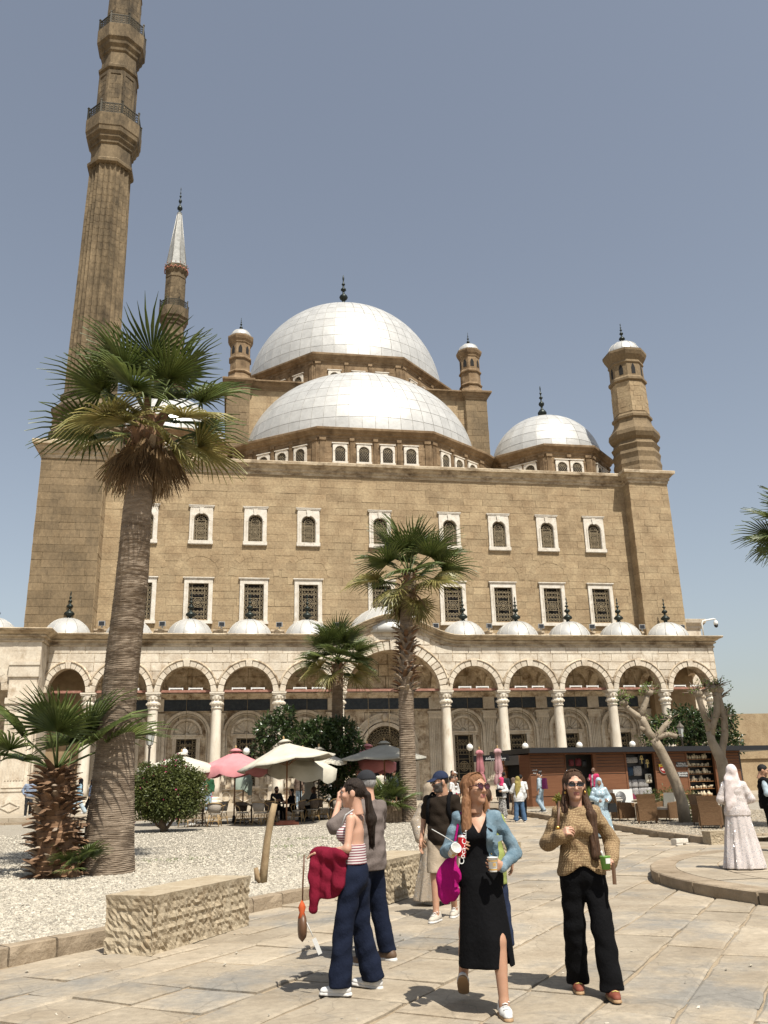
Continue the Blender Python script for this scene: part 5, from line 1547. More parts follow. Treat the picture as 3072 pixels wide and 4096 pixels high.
bl = [(0,0,1.45,1.15,1.0,.95),(-.7,0,1.2,.75,.8,.7),(.75,0,1.35,.75,.8,.75),(.2,0,2.15,.75,.7,.45),(-.45,0,2.0,.6,.6,.45),(.9,0,1.9,.5,.5,.4),(-1.0,0,1.7,.45,.5,.4),(.35,-.2,.85,.9,.7,.45),(-.3,-.1,.7,.5,.5,.3),(.35,0,2.6,.25,.25,.2),(-.75,0,2.4,.25,.25,.15)]
leaf_cloud('crown', bl, 24000, .095, M_boug, BU, 7, aspect=.6, shell=.25)
leaf_cloud('flowers', bl, 120, .08, M_flower, BU, 8, aspect=.9, shell=.98); BU.scale = (1,1,.92)
# ---- pollarded trees on the right
def sprouts(parent, pts, r, n, ln, leaves, seed):
    tw = MB(); bl = []
    for p in pts:
        for i in range(n):
            d = Vector((r.gauss(0,1), r.gauss(0,.7), abs(r.gauss(.5,.8)))).normalized()*ln*r.uniform(.4,1.2)
            q = Vector(p)+d; tw.tube([p, Vector(p)+d*.5+Vector((r.uniform(-.04,.04),0,.03)), q], [.022,.016,.008], 4)
            bl.append((q.x,q.y,q.z,.1,.1,.08))
    tw.build('twigs', M_bark, parent)
    if leaves: leaf_cloud('sprout_leaves', bl, leaves, .085, M_sprout, parent, seed, aspect=.4, shell=.1)
r = random.Random(61)
gt = gz(-29)+.1
T1 = thing('pollarded_tree', 'leaning pollarded tree with bare stubs in front of the kiosk', 'tree', (4.6,-29.07,gt))
S_ = 1/ (118.4*2.328)      # zoomed photo pixels to metres at this depth
def zp(x, y): return Vector(((x-680)*S_*.99, (x-680)*S_*-.17, (1490-y)*S_))
lm = MB()
pts = [zp(680,1500),zp(672,1300),zp(630,1120),zp(575,960),zp(520,820),zp(470,730)]
lm.tube(pts, [.215,.185,.18,.175,.17,.165], 14); lm.tube([zp(490,760),zp(430,660),zp(405,580),zp(380,520)], [.17,.14,.13,.12], 12)
lm.build('trunk', M_smooth_bark, T1)
st = []
for a in ([zp(390,540),zp(330,500),zp(270,450),zp(230,395)],[zp(380,530),zp(410,450),zp(450,370),zp(475,300)],[zp(480,740),zp(530,690),zp(590,620),zp(655,560)],[zp(470,730),zp(540,710),zp(620,690),zp(700,715)],[zp(400,640),zp(370,635),zp(362,650)]):
    m = MB(); k = len(a); m.tube(a, [.12-.05*i/k for i in range(k)], 9); m.build('branch', M_smooth_bark, T1); st.append(a[-1])
for p in (zp(480,300),zp(228,395)):
    m = MB(); m.lathe([(.0,-.12),(.15,-.05),(.17,.06),(.0,.16)], 9, tuple(p)); m.build('knuckle', M_smooth_bark, T1)
sprouts(T1, [zp(480,300),zp(228,395),zp(225,340),zp(500,290)], r, 14, .34, 330, 5); sprouts(T1, [zp(655,560),zp(400,560),zp(690,710),zp(530,700),zp(380,790)], r, 7, .35, 170, 6)
lc = [(zp(740,1480).x, 0, .12,.25,.2,.14)]; leaf_cloud('basal_shoots', lc, 260, .1, M_sprout, T1, 9, shell=.1)
T2 = thing('pollarded_tree', 'forked pollarded tree behind the woman in the pale gown', 'tree', (4.8,-31.6,.1))
S2_ = 1/(128*2.328)
def zq(x, y): return Vector(((x-1245)*S2_*.99, (x-1245)*S2_*-.17, (1500-y)*S2_))
lm = MB(); lm.tube([zq(1245,1510),zq(1240,1200),zq(1240,1000),zq(1232,880),zq(1200,790),zq(1165,700),zq(1158,610)], [.23,.2,.185,.175,.16,.13,.12], 14); lm.build('trunk', M_smooth_bark, T2)
for a, ra in (([zq(1158,640),zq(1150,540),zq(1120,420),zq(1100,300),zq(1095,260)],.11),([zq(1165,640),zq(1200,530),zq(1255,430),zq(1270,310),zq(1265,220)],.13),([zq(1235,880),zq(1250,780),zq(1300,640),zq(1315,480),zq(1295,330),zq(1290,230)],.12)):
    m = MB(); k = len(a); m.tube(a, [ra*(1-.25*i/k) for i in range(k)], 10); m.build('branch', M_smooth_bark, T2)
for p in (zq(1095,255),zq(1255,215),zq(1300,225)):
    m = MB(); m.lathe([(.0,-.15),(.15,-.05),(.16,.06),(.0,.18)], 9, tuple(p)); m.build('knuckle', M_smooth_bark, T2)
sprouts(T2, [zq(1095,250),zq(1080,260),zq(1260,210),zq(1300,220),zq(1310,300),zq(1285,190)], r, 13, .42, 190, 15); sprouts(T2, [zq(1320,480),zq(1320,500),zq(1200,530),zq(1330,620)], r, 8, .5, 60, 16)
m = MB(); m.tube([zq(1130,270),zq(1180,210),zq(1200,180),zq(1230,115)], [.04,.03,.025,.012], 6); m.build('branch', M_smooth_bark, T2)
# ---- tree behind the kiosk
BT = thing('leafy_tree', 'green leafy tree standing behind the kiosk roof at the right', 'tree', (17.5,-6.5,.41))
tk = MB(); limb(tk, (0,0,0), (0,0,3.2), .22, .14, r); tk.build('trunk', M_bark_d, BT)
leaf_cloud('crown', [(-1.6,0,4.2,1.2,1,.9),(0,0,4.6,1.3,1.1,1.1),(1.5,0,4.4,1.3,1.1,1.1),(.8,0,3.2,1.5,1,.9),(2.5,0,3.4,1,1,1),(-2.3,0,3.7,.7,.7,.5),(2.6,0,5.0,.8,.8,.7)], 6500, .26, M_ficus, BT, 13, shell=.35)
HB = thing('shrub', 'low clipped green shrub below the pottery window of the kiosk', 'shrub', (6.95,-23.6,gz(-23)+.1))
leaf_cloud('foliage', [(-.7,0,.45,.6,.4,.45),(.1,0,.5,.7,.4,.5),(.8,0,.42,.6,.4,.45),(-.2,0,.25,1.2,.4,.25)], 3200, .10, M_boug, HB, 17, shell=.3)
tk = MB()
for i in range(6): limb(tk, (-.8+i*.3,0,0), (-.9+i*.33,0,.4), .02, .01, r)
tk.build('stems', M_bark_d, HB)
# ---- sawn log post on the gravel
lp = MB(); lp.tube([(0,0,-.02),(.03,0,.3),(.07,0,.7),(.14,0,1.1),(.19,0,1.3)], [.075,.068,.062,.06,.05], 10)
lp.tube([(0,0,.02),(-.09,0,.1),(-.12,0,.26)], [.06,.055,.04], 7)
LP = thing('log_post', 'bare leaning log post standing in the gravel', 'post', (-9.99,-41.6,.1))
lp.build('log', mat('stripped_log', (.16,.10,.05), (.38,.29,.17), sc=4, rough=.85, bump=.5, bsc=12, stretch=(1,1,.4), coord='obj'), LP)
hk = MB(); hk.tube([(.19,0,1.28),(.2,0,1.37),(.15,0,1.41)], .012, 6); hk.build('hook', M_grille, LP)
# a few grass tufts on the gravel
def grass_pts(r_, n):
    c_ = np.array([(-8.6,-36.5),(-9.2,-33.0),(-8.2,-30.5),(-4.3,-22.9),(-11.9,-36.0),(-6.8,-31.5)]); i = r_.integers(0, len(c_), n)
    p = c_[i] + r_.normal(size=(n,2))*np.array([.55,.25]); return p
g = np.random.default_rng(77); P = grass_pts(g, 900); z0 = np.interp(P[:,1], GYa, GZa)+.10
a = g.random(900)*2*pi; h = .03+.05*g.random(900); w = .008
V = np.stack([np.stack([P[:,0]-w*np.cos(a), P[:,1]-w*np.sin(a), z0],1), np.stack([P[:,0]+w*np.cos(a), P[:,1]+w*np.sin(a), z0],1), np.stack([P[:,0]+.03*np.sin(a), P[:,1]+.03*np.cos(a), z0+h],1)],1).reshape(-1,3)
o = link('grass_tufts', np_mesh('grass_tufts', V, np.arange(2700).reshape(-1,3)), M_sprout); struct(o, 'stuff'); tag(o, 'sparse green grass tufts growing through the white gravel', 'grass')
# =================================================================== cafe furniture
M_canvas = mat('cream_canvas', (.42,.39,.315), (.51,.48,.40), sc=1.5, rough=.9, bump=.15, bsc=6, coord='obj', c3=(.30,.265,.20), sc3=1.2, thr=(.55,.8))
M_canvas_g = mat('grey_canvas', (.30,.285,.24), (.37,.355,.30), sc=1.5, rough=.9, bump=.15, bsc=6, coord='obj')
M_canvas_p = mat('pink_canvas', (.45,.17,.18), (.52,.225,.235), sc=1.5, rough=.9, bump=.15, bsc=6, coord='obj')
M_canvas_gr = mat('pale_green_canvas', (.28,.34,.28), (.34,.40,.34), sc=2, rough=.9, coord='obj')
M_pole = mat('brown_pole', (.19,.09,.045), (.27,.14,.075), sc=4, rough=.6, coord='obj')
M_pole_d = mat('dark_pole', (.06,.05,.04), (.10,.08,.06), sc=4, rough=.6, coord='obj')
M_rust = mat('rusty_base', (.24,.07,.04), (.34,.13,.08), sc=5, rough=.85, bump=.3, bsc=12, coord='obj')
M_wick = mat('brown_wicker', (.11,.058,.024), (.20,.112,.052), sc=40, rough=.7, bump=.8, bsc=60, stretch=(.4,.4,2.5), coord='obj', var=.08)
M_bamboo = mat('bamboo_frame', (.30,.19,.08), (.42,.29,.14), sc=6, rough=.55, coord='obj')
M_rattan = mat('dark_rattan', (.07,.05,.035), (.13,.095,.07), sc=8, rough=.7, bump=.5, bsc=60, coord='obj')
M_cane = mat('pale_cane', (.26,.225,.185), (.34,.30,.255), sc=30, rough=.8, bump=.5, bsc=60, coord='obj')
M_cushion = mat('grey_cushion', (.33,.29,.24), (.42,.38,.32), sc=4, rough=.95, coord='obj')
M_kwood = mat('kiosk_panel', (.125,.05,.022), (.16,.068,.031), sc=1.5, rough=.7, bump=.1, bsc=40, stretch=(1,1,8))
M_kwood2 = mat('kiosk_plinth', (.26,.12,.045), (.32,.15,.06), sc=2, rough=.7)
M_roofk = plain('kiosk_fascia', (.012,.012,.014), .45)
M_letter = plain('white_letters', (.62,.62,.60), .5)
M_shelf = plain('dark_shelf', (.05,.045,.04), .6)

def parasol(name, label, loc, R_=1.8, rim=2.5, peak=3.3, m=M_canvas, pm=M_pole, n=8, val=.16, tilt=(0,0), base=None, rz=0, group='parasols of the cafe', drop=0.0, basem=None, tear=None):
    z0 = loc[2]; rim -= z0; peak -= z0
    t = thing(name, label, 'parasol', loc, rz, group)
    T = Matrix.Translation((0,0,rim)) @ Matrix.Rotation(tilt[0],4,'X') @ Matrix.Rotation(tilt[1],4,'Y') @ Matrix.Translation((0,0,-rim))
    c = MB(); vs = []; fs = []; per = 4; k = n*per; rings = 6; rr = random.Random(len(label)); h = peak-rim
    for j in range(rings+1):
        q = j/rings
        for i in range(k):
            a = 2*pi*i/k; ph = (i % per)/per
            sag = -.07*math.sin(pi*ph)*q*R_/1.8
            poly = math.cos(pi/n)/math.cos(((a) % (2*pi/n))-pi/n)
            r_ = (.10+(R_-.10)*q)*(poly if q > .1 else 1)
            vs.append((r_*math.cos(a), r_*math.sin(a), peak-h*(q**.92)+sag*.6+rr.uniform(-.01,.01)*q))
    for i in range(k):     # valance
        a = 2*pi*i/k; ph = (i % per)/per; poly = math.cos(pi/n)/math.cos(((a) % (2*pi/n))-pi/n)
        d = val*(1+.35*math.sin(pi*ph)) + drop*(.5+.5*math.cos(a))
        vs.append(((R_*poly-.01)*math.cos(a), (R_*poly-.01)*math.sin(a), rim-.07*.6*math.sin(pi*ph)-d))
    for j in range(rings+1):
        for i in range(k): fs.append((j*k+i, (j+1)*k+i, (j+1)*k+(i+1) % k, j*k+(i+1) % k))
    c.add(vs, fs, 0, True); c.xf(T); cn = c.build('canopy', m, t)
    v = MB(); v.lathe([(.03,peak+.14),(.16,peak+.10),(.30,peak+.01)], 12); v.xf(T); v.build('vent_cap', m, t)
    f = MB(); f.lathe([(.02,peak+.1),(.05,peak+.14),(.03,peak+.18),(.045,peak+.21),(.0,peak+.27)], 8); f.xf(T); f.build('finial', M_bamboo, t)
    for i in range(n):
        a = 2*pi*i/n; rb = MB(); rb.tube([(.05*math.cos(a),.05*math.sin(a),peak-.03),((R_-.05)*math.cos(a),(R_-.05)*math.sin(a),rim-.02)], .014, 5); rb.xf(T); rb.build('rib', pm, t)
        rb = MB(); rb.tube([(.04*math.cos(a),.04*math.sin(a),rim-.12),(R_*.5*math.cos(a),R_*.5*math.sin(a),rim+h*.46)], .010, 4); rb.xf(T); rb.build('strut', pm, t)
    p = MB(); p.tube([(0,0,.02),(0,0,rim)], .032, 10); 
    p2 = T @ Vector((0,0,peak)); p.tube([(0,0,rim-.05), tuple(p2)], .03, 10); p.build('pole', pm, t)
    b = MB()
    if base == 'box': b.box(-.42,.42,-.3,.3,0,.10); b.box(-.3,.3,-.2,.2,.10,.15)
    elif base == 'white': b.box(-.6,.6,-.4,.4,0,.07); b.box(-.3,.3,-.3,.3,.07,.12)
    else: b.box(-.4,.4,-.32,.32,0,.06); b.lathe([(.08,.06),(.06,.3)], 10)
    b.build('base', basem or M_black, t)
    return t
G_ = lambda y: gz(y)+.10
parasol('parasol', 'cream parasol half hidden behind the bougainvillea bush', (-12.6,-20.5,G_(-20.5)), 1.72, 2.62, 3.1, base='white', basem=M_white, rz=.2)
pk = parasol('parasol', 'open pink parasol between two cream parasols', (-10.42,-20.7,G_(-20.7)), 1.45, 2.62, 3.2, M_canvas_p, val=.3, rz=.35)
parasol('parasol', 'big tilted cream parasol with a rusty red base', (-8.45,-22.9,G_(-22.9)), 1.95, 2.68, 3.42, tilt=(math.radians(-4), math.radians(-8.5)), base='box', basem=M_rust, val=.05, rz=.1)
parasol('parasol', 'sagging cream parasol with a deep valance behind the big tilted one', (-7.75,-20.6,G_(-20.6)), 1.55, 2.62, 3.15, val=.42, tilt=(math.radians(6), math.radians(4)), pm=M_pole_d, rz=.5)
parasol('parasol', 'cream parasol in the shade of the ficus, right of the sagging one', (-6.9,-19.6,G_(-19.6)), 1.3, 2.75, 3.25, pm=M_pole_d, val=.1, rz=.3)
parasol('parasol', 'grey cream parasol standing left of the middle palm', (-4.1,-19.9,G_(-19.9)), 1.95, 2.85, 3.45, M_canvas_g, val=.06, rz=.2)
parasol('parasol', 'pink parasol beneath the grey one before the great door', (-4.5,-17.6,G_(-17.6)), 1.35, 2.72, 3.45, M_canvas_p, val=.32, rz=.4)
def closed_parasol(label, loc, m, pm, top, h=1.55, r0=.12, text=None, low=True):
    t = thing('closed_parasol', label, 'parasol', loc, 0, 'folded parasols')
    top -= loc[2]; c = MB(); k = 24; vs = []; fs = []
    for j, (q, r_) in enumerate(((0,.04),(.03,.15),(.12,.20),(.14,.13),(.35,.15),(.6,.19),(.68,.13),(.74,.16),(.9,.22),(1.0,.20))):
        for i in range(k):
            a = 2*pi*i/k; rr_ = r_*(1+.22*math.sin(a*4+q*2)+.1*math.sin(a*9))
            vs.append((rr_*math.cos(a), rr_*math.sin(a), top-q*h))
    for j in range(9):
        for i in range(k): fs.append((j*k+i, (j+1)*k+i, (j+1)*k+(i+1) % k, j*k+(i+1) % k))
    c.add(vs, fs, 0, True); c.build('furled_canopy', m, t)
    b = MB(); b.lathe([(.135,top-.70*h),(.145,top-.68*h),(.135,top-.66*h)], 12); b.build('tie_strap', m, t)
    p = MB(); p.tube([(0,0,0),(0,0,top)], .03, 8); p.build('pole', pm, t)
    f = MB(); f.lathe([(.03,top),(.05,top+.04),(.02,top+.08),(.04,top+.11),(0,top+.16)], 8); f.build('finial', M_bamboo, t)
    b = MB(); b.box(-.3,.3,-.25,.25,0,.06); b.lathe([(.07,.06),(.05,.25)], 8); b.build('base', M_black, t)
    return t
closed_parasol('left of the two furled pink parasols beside the kiosk', (1.02,-16.8,.41), mat('rose_canvas', (.34,.125,.14), (.42,.18,.195), sc=3, rough=.9, coord='obj'), M_pole, 3.25)
closed_parasol('right of the two furled pink parasols, next to the kiosk sign', (1.92,-16.8,.41), mat('dusty_pink_canvas', (.38,.22,.225), (.45,.28,.285), sc=3, rough=.9, coord='obj'), M_pole, 3.3, 1.65)
t = thing('closed_parasol', 'furled pale green parasol hanging loose behind the pink one', 'parasol', (-10.05,-18.4,G_(-18.4)), 0, 'folded parasols')
c = MB(); k = 20; vs = []; fs = []
for j, (q, r_) in enumerate(((0,.05),(.1,.10),(.4,.22),(.75,.33),(1.0,.30))):
    for i in range(k):
        a = 2*pi*i/k; rr_ = r_*(1+.3*math.sin(a*4)); vs.append((rr_*math.cos(a), rr_*math.sin(a)*.8, 2.45-q*1.2-(.25*max(0,math.cos(a)) if j == 4 else 0)))
for j in range(4):
    for i in range(k): fs.append((j*k+i, (j+1)*k+i, (j+1)*k+(i+1) % k, j*k+(i+1) % k))
c.add(vs, fs, 0, True); c.build('furled_canopy', M_canvas_gr, t); p = MB(); p.tube([(0,0,0),(0,0,2.5)], .03, 8); p.build('pole', M_pole, t)
b = MB(); b.box(-.3,.3,-.25,.25,0,.06); b.build('base', M_black, t)

# ---- bistro chairs
def bistro_chair(loc, rz, label, pale=False):
    t = thing('bistro_chair', label, 'chair', loc, rz, 'bistro chairs under the parasols')
    return t
def bistro_meshes():
    s = MB(); s.lathe([(.0,.43),(.22,.43),(.24,.45),(.22,.475),(.0,.48)], 18)
    b = MB(); vs = []; fs = []; n = 14
    for i in range(n+1):
        a = math.radians(20+140*i/n)
        h = .80+.05*math.sin(pi*i/n)
        for r_, z in ((.245,.50),(.275,.64),(.305,h),(.285,h),(.255,.64),(.225,.50)): vs.append((r_*math.cos(a), r_*math.sin(a), z))
    for i in range(n):
        for j in range(6): fs.append((i*6+j, (i+1)*6+j, (i+1)*6+(j+1) % 6, i*6+(j+1) % 6))
    fs += [tuple(range(6)), tuple(n*6+j for j in reversed(range(6)))]
    b.add(vs, fs, 0, True)
    rim = MB(); rim.tube([(.31*math.cos(math.radians(a)), .31*math.sin(math.radians(a)), .80+.05*math.sin(math.radians((a-20)*180/140))) for a in range(20, 161, 10)], .016, 6)
    arm = []
    for sg in (-1, 1):
        m = MB(); m.tube([(sg*.29,.10,.79),(sg*.30,-.02,.72),(sg*.28,-.17,.68),(sg*.25,-.21,.60),(sg*.21,-.18,.45)], .016, 6); arm.append(m.mesh('arm'))
    legs = []
    for sx in (-1, 1):
        for sy in (-1, 1):
            m = MB(); m.tube([(sx*.16,sy*.16,.44),(sx*.19,sy*.19,.22),(sx*.22,sy*.22,0)], .016, 6); legs.append(m.mesh('leg'))
    st = MB()
    for a, b_ in (((.19,.19,.2),(-.19,.19,.2)),((.19,-.19,.2),(-.19,-.19,.2)),((.19,.19,.24),(.19,-.19,.24)),((-.19,.19,.24),(-.19,-.19,.24)),((.2,-.2,.12),(.0,-.17,.40)),((-.2,-.2,.12),(.0,-.17,.40)),((.2,.2,.12),(.0,.17,.40)),((-.2,.2,.12),(.0,.17,.40))): st.tube([a, b_], .010, 5)
    return s.mesh('seat'), b.mesh('backrest'), rim.mesh('back_rail'), arm, legs, st.mesh('stretcher')
BC = bistro_meshes(); BC2 = [BC[1].copy()]
for m_ in (BC[0],): m_.materials.append(M_cushion)
BC[1].materials.append(M_rattan); BC2[0].materials.append(M_cane); BC[2].materials.append(M_bamboo); BC[5].materials.append(M_bamboo)
for m_ in BC[3]+BC[4]: m_.materials.append(M_bamboo)
def put_chair(x, y, rz, label, pale=False):
    t = bistro_chair((x, y, G_(y)), rz, label)
    link('seat', BC[0], None, t); link('backrest', BC2[0] if pale else BC[1], None, t); link('back_rail', BC[2], None, t); link('stretcher', BC[5], None, t)
    for m_ in BC[3]: link('arm', m_, None, t)
    for m_ in BC[4]: link('leg', m_, None, t)
for x, y, rz, lb, pale in ((-12.2,-22.4,2.6,'dark bistro chair just right of the bush, half hidden by its leaves',False),(-11.75,-21.9,.4,'dark rattan bistro chair behind the one with the pale back',False),(-11.15,-22.6,2.9,'bistro chair with a pale cane back nearest the bush',True),
    (-10.95,-21.2,-.9,'bistro chair with a rounded pale back under the pink parasol',True),(-10.1,-22.1,.5,'dark bistro chair under the edge of the pink parasol',False),(-9.45,-22.7,2.5,'bistro chair with a pale back just left of the log post',True),
    (-9.05,-22.3,3.4,'dark bistro chair directly behind the log post',False),(-8.9,-21.0,0.2,'dark bistro chair behind the table of the seated couple',False),(-7.95,-21.9,-1.9,'bistro chair at the rusty parasol base',False),(-7.3,-20.9,-2.3,'dark bistro chair in the ficus shade',False),
    (-6.85,-20.2,2.0,'dark bistro chair facing the white flower pot table',False),(-6.25,-20.6,3.6,'bistro chair with a pale back and bamboo arms near the gravel edge',True),(-5.75,-19.9,-.4,'dark bistro chair behind the man in the cap',False)):
    put_chair(x, y, rz, lb, pale)
def bistro_table(x, y, label, sq=False):
    t = thing('bistro_table', label, 'table', (x, y, G_(y)), .3, 'cafe tables')
    m = MB()
    if sq: m.box(-.42,.42,-.42,.42,.71,.745)
    else: m.lathe([(.0,.71),(.4,.71),(.41,.73),(.4,.745),(0,.745)], 20)
    m.build('table_top', M_rattan, t); m = MB(); m.tube([(0,0,.05),(0,0,.71)], .035, 8); m.build('column', M_rattan, t)
    for i in range(4):
        a = i*pi/2+.4; m = MB(); m.tube([(0,0,.12),(.15*math.cos(a),.15*math.sin(a),.09),(.3*math.cos(a),.3*math.sin(a),.01)], .022, 6); m.build('foot', M_rattan, t)
    return t
bistro_table(-11.6,-22.35,'small dark table between the chairs by the bush', True); bistro_table(-9.75,-21.9,'square dark table under the pink parasol', True); bistro_table(-8.5,-21.6,'round dark table at which the couple sits'); bistro_table(-6.45,-19.9,'small round table with a flower pot'); 
t = thing('flower_pot', 'tiny white flower pot on the cafe table', 'flower pot', (-6.5,-19.95,G_(-19.9)+.745))
m = MB(); m.lathe([(.04,0),(.055,.1),(.05,.1)], 10); m.build('pot', M_white, t); leaf_cloud('flowers', [(0,0,.16,.07,.07,.05)], 60, .05, M_frame, t, 5, shell=.2); leaf_cloud('leaves', [(0,0,.13,.07,.07,.05)], 60, .05, M_boug, t, 6, shell=.2)

# ---- woven armchairs on the right
def arm_chair(x, y, rz, label, cush=False):
    t = thing('wicker_armchair', label, 'armchair', (x, y, G_(y)), rz, 'wicker armchairs by the kiosk')
    b = MB()    # back shell: slab with slight flare, front at -Y
    vs = []; fs = []
    sec = [(.10,.26,.30,.33),(.45,.265,.31,.34),(.62,.28,.33,.36),(.80,.29,.36,.39),(.95,.295,.40,.43)]
    for z, hx, y0, y1 in sec: vs += [(-hx,y0,z),(hx,y0,z),(hx+.01,y1,z),(-hx-.01,y1,z)]
    for i in range(4):
        for j in range(4): fs.append((i*4+j, i*4+(j+1) % 4, (i+1)*4+(j+1) % 4, (i+1)*4+j))
    fs += [(3,2,1,0),(16,17,18,19)]; b.add(vs, fs); b.build('backrest', M_wick, t)
    for s in (-1, 1):
        a = MB(); vs = []; fs = []
        for yy, z1, dx in ((.30,.66,.0),(.1,.635,.015),(-.12,.62,.015),(-.28,.615,.0),(-.31,.55,-.01)):
            x0, x1 = s*(.27+dx), s*(.335+dx); vs += [(x0,yy,.09),(x1,yy,.09),(x1,yy,z1),(x0,yy,z1)]
        for i in range(4):
            for j in range(4): fs.append((i*4+j, i*4+(j+1) % 4, (i+1)*4+(j+1) % 4, (i+1)*4+j))
        fs += [(3,2,1,0),(16,17,18,19)]
        if s < 0: fs = [tuple(reversed(q)) for q in fs]
        a.add(vs, fs); a.build('arm', M_wick, t)
    m = MB(); m.box(-.27,.27,-.30,.30,.10,.38); m.build('seat_base', M_wick, t)
    m = MB(); m.box(-.255,.255,-.30,.28,.382,.46); m.build('seat_cushion', M_cushion, t)
    if cush: 
        m = MB(); m.obox((0,.24,.70), .46, .09, .46, Matrix.Rotation(-.15,3,'X')); m.build('back_cushion', M_canvas_g, t)
    for sx in (-1, 1):
        for sy in (-1, 1):
            m = MB(); m.tube([(sx*.28,sy*.29,.1),(sx*.285,sy*.30,0)], .02, 6); m.build('leg', M_wick, t)
arm_chair(3.3,-28.95,2.75,'wicker armchair nearest the kerb, seen from behind'); arm_chair(3.25,-27.2,1.6,'wicker armchair half hidden behind the nearest one, by the white stool'); arm_chair(4.55,-27.95,-1.1,'wicker armchair with a grey back cushion beside the leaning tree', True); arm_chair(3.95,-31.9,2.55,'wicker armchair beside the high table, right of the leaning tree'); arm_chair(4.55,-30.6,.3,'wicker armchair facing us across the high table')
t = thing('bistro_table', 'brown table between the wicker armchairs left of the tree', 'table', (3.75,-28.0,G_(-28)), 0, 'cafe tables'); m = MB(); m.box(-.35,.35,-.35,.35,.66,.70); m.build('table_top', M_wick, t); m = MB(); m.box(-.2,.2,-.2,.2,.05,.66); m.build('column', M_wick, t)
t = thing('high_table', 'tall slim table with a low shelf behind the pale gown', 'table', (4.75,-31.4,G_(-31.4))); m = MB(); m.lathe([(0,.72),(.42,.72),(.42,.75),(0,.75)], 20); m.build('table_top', M_rattan, t)
for i in range(4):
    a = i*pi/2+.5; m = MB(); m.tube([(.12*math.cos(a),.12*math.sin(a),.72),(.16*math.cos(a),.16*math.sin(a),0)], .018, 6); m.build('leg', M_wick, t)
m = MB(); m.box(-.17,.17,-.17,.17,.22,.40); m.build('shelf_box', M_wick, t)

# ---- kiosk
KA = math.atan2(2.0, 12.52); KO = Vector((3.75,-16.0,.41))
K = thing('kiosk', 'long brown wood-panelled souvenir kiosk with a flat black roof', 'kiosk', KO, KA)
KD = 3.6
m = MB(); m.box(0,12.6,KD-.1,KD,0,2.6); m.box(12.5,12.6,0,KD,0,2.6); m.box(0,12.6,.9,1.0,0,2.6); m.box(0,12.6,0.1,KD,-.3,.02); m.build('inner_wall', M_shelf, K)
def wood_panel(x0, x1, slats=True, extra=0):
    pz = [(.0,.62),(.64,1.62)]
    m = MB(); m.box(x0,x1,.05,.12,0,2.6); m.build('panel_frame', M_shelf, K)
    for a, b in pz+[(1.64,1.98)]:
        m = MB(); m.box(x0+.01,x1-.01,-.0,.06,a+.01,b-.005); m.build('panel', M_kwood if a > .1 else (M_kwood2 if extra else M_kwood), K)
    for i in range(4):
        m = MB(); m.box(x0+.01,x1-.01,-.0,.06,2.0+i*.145,2.0+i*.145+.12); m.build('slat', M_kwood, K)
for x0, x1, e in ((0,1.95,0),(3.75,5.4,1),(7.25,9.1,1),(10.95,12.6,1)): wood_panel(x0, x1, extra=e)
for x0, x1 in ((3.55,3.75),(1.95,2.0),(5.4,5.5),(7.16,7.25),(9.1,9.18),(10.88,10.95)):
    m = MB(); m.box(x0,x1,-.02,.14,0,2.6); m.build('jamb', M_kwood, K)
m = MB(); m.box(0,12.6,-.03,.1,2.585,2.66); m.build('head_rail', M_kwood, K)
rf = MB(); rf.box(-.25,14.6,-.55,KD+.3,2.58+.08,2.9); rf.build('roof', M_roofk, K)
# side with the service door, left
c_, s_ = math.cos(-KA), math.sin(-KA)
P0 = Vector((2.55-3.75, -14.6+16.0)); P0 = Vector((P0.x*c_-P0.y*s_, P0.x*s_+P0.y*c_))
ang = math.atan2(-P0.y, -P0.x); L0 = P0.length
RS = Matrix.Translation((P0.x,P0.y,0)) @ Matrix.Rotation(ang,4,'Z')
def side(name, m_, *b):
    m = MB(); m.box(*b); m.xf(RS); m.build(name, m_, K)
side('door_opening', M_dark, .42,1.25,.25,.3,0,2.4)
side('shutter_box', M_shelf, .42,1.25,-.02,.3,2.15,2.6)
side('side_panel', M_kwood, 0,.42,-.01,.3,0,1.9); side('side_post', M_kwood, 1.25,L0,-.01,.3,0,2.6)
for i in range(4): side('slat', M_kwood, 0,.42,-.01,.3,1.93+i*.17,1.93+i*.17+.14)
side('sign_board', M_roofk, -1.1,.9,-.5,-.35,2.36,2.66)
def strokes(parent, x0, z0, n, w, h, fn, m_, seed):
    """a row of small raised script-like strokes"""
    r = random.Random(seed); x = x0
    for i in range(n):
        k = r.random(); mb = MB()
        mb.box(x, x+w*.8, -.02, 0, z0, z0+h*.22)
        if k < .55: mb.box(x+w*.3, x+w*.5, -.02, 0, z0+h*.22, z0+h*r.uniform(.5,1.0))
        if k > .4: mb.box(x+w*.1, x+w*.3, -.02, 0, z0-h*.3, z0-h*.12)
        fn(mb); mb.build('letter', m_, parent); x += w*.9
def f1(mb): mb.xf(RS @ Matrix.Translation((0,-.51,0)))
strokes(K, -.35, 2.44, 11, .12, .22, f1, M_letter, 4)
strokes(K, .12, 1.86, 3, .1, .1, lambda mb: mb.xf(Matrix.Translation((0,-.005,0))), M_letter, 6)
strokes(K, .14, 1.72, 2, .1, .08, lambda mb: mb.xf(Matrix.Translation((0,-.005,0))), M_letter, 7)
for i in range(4): strokes(K, .46, 1.8-i*.19, 2, .09, .15, lambda mb: mb.xf(Matrix.Translation((0,-.005,0))), M_letter, 20+i)
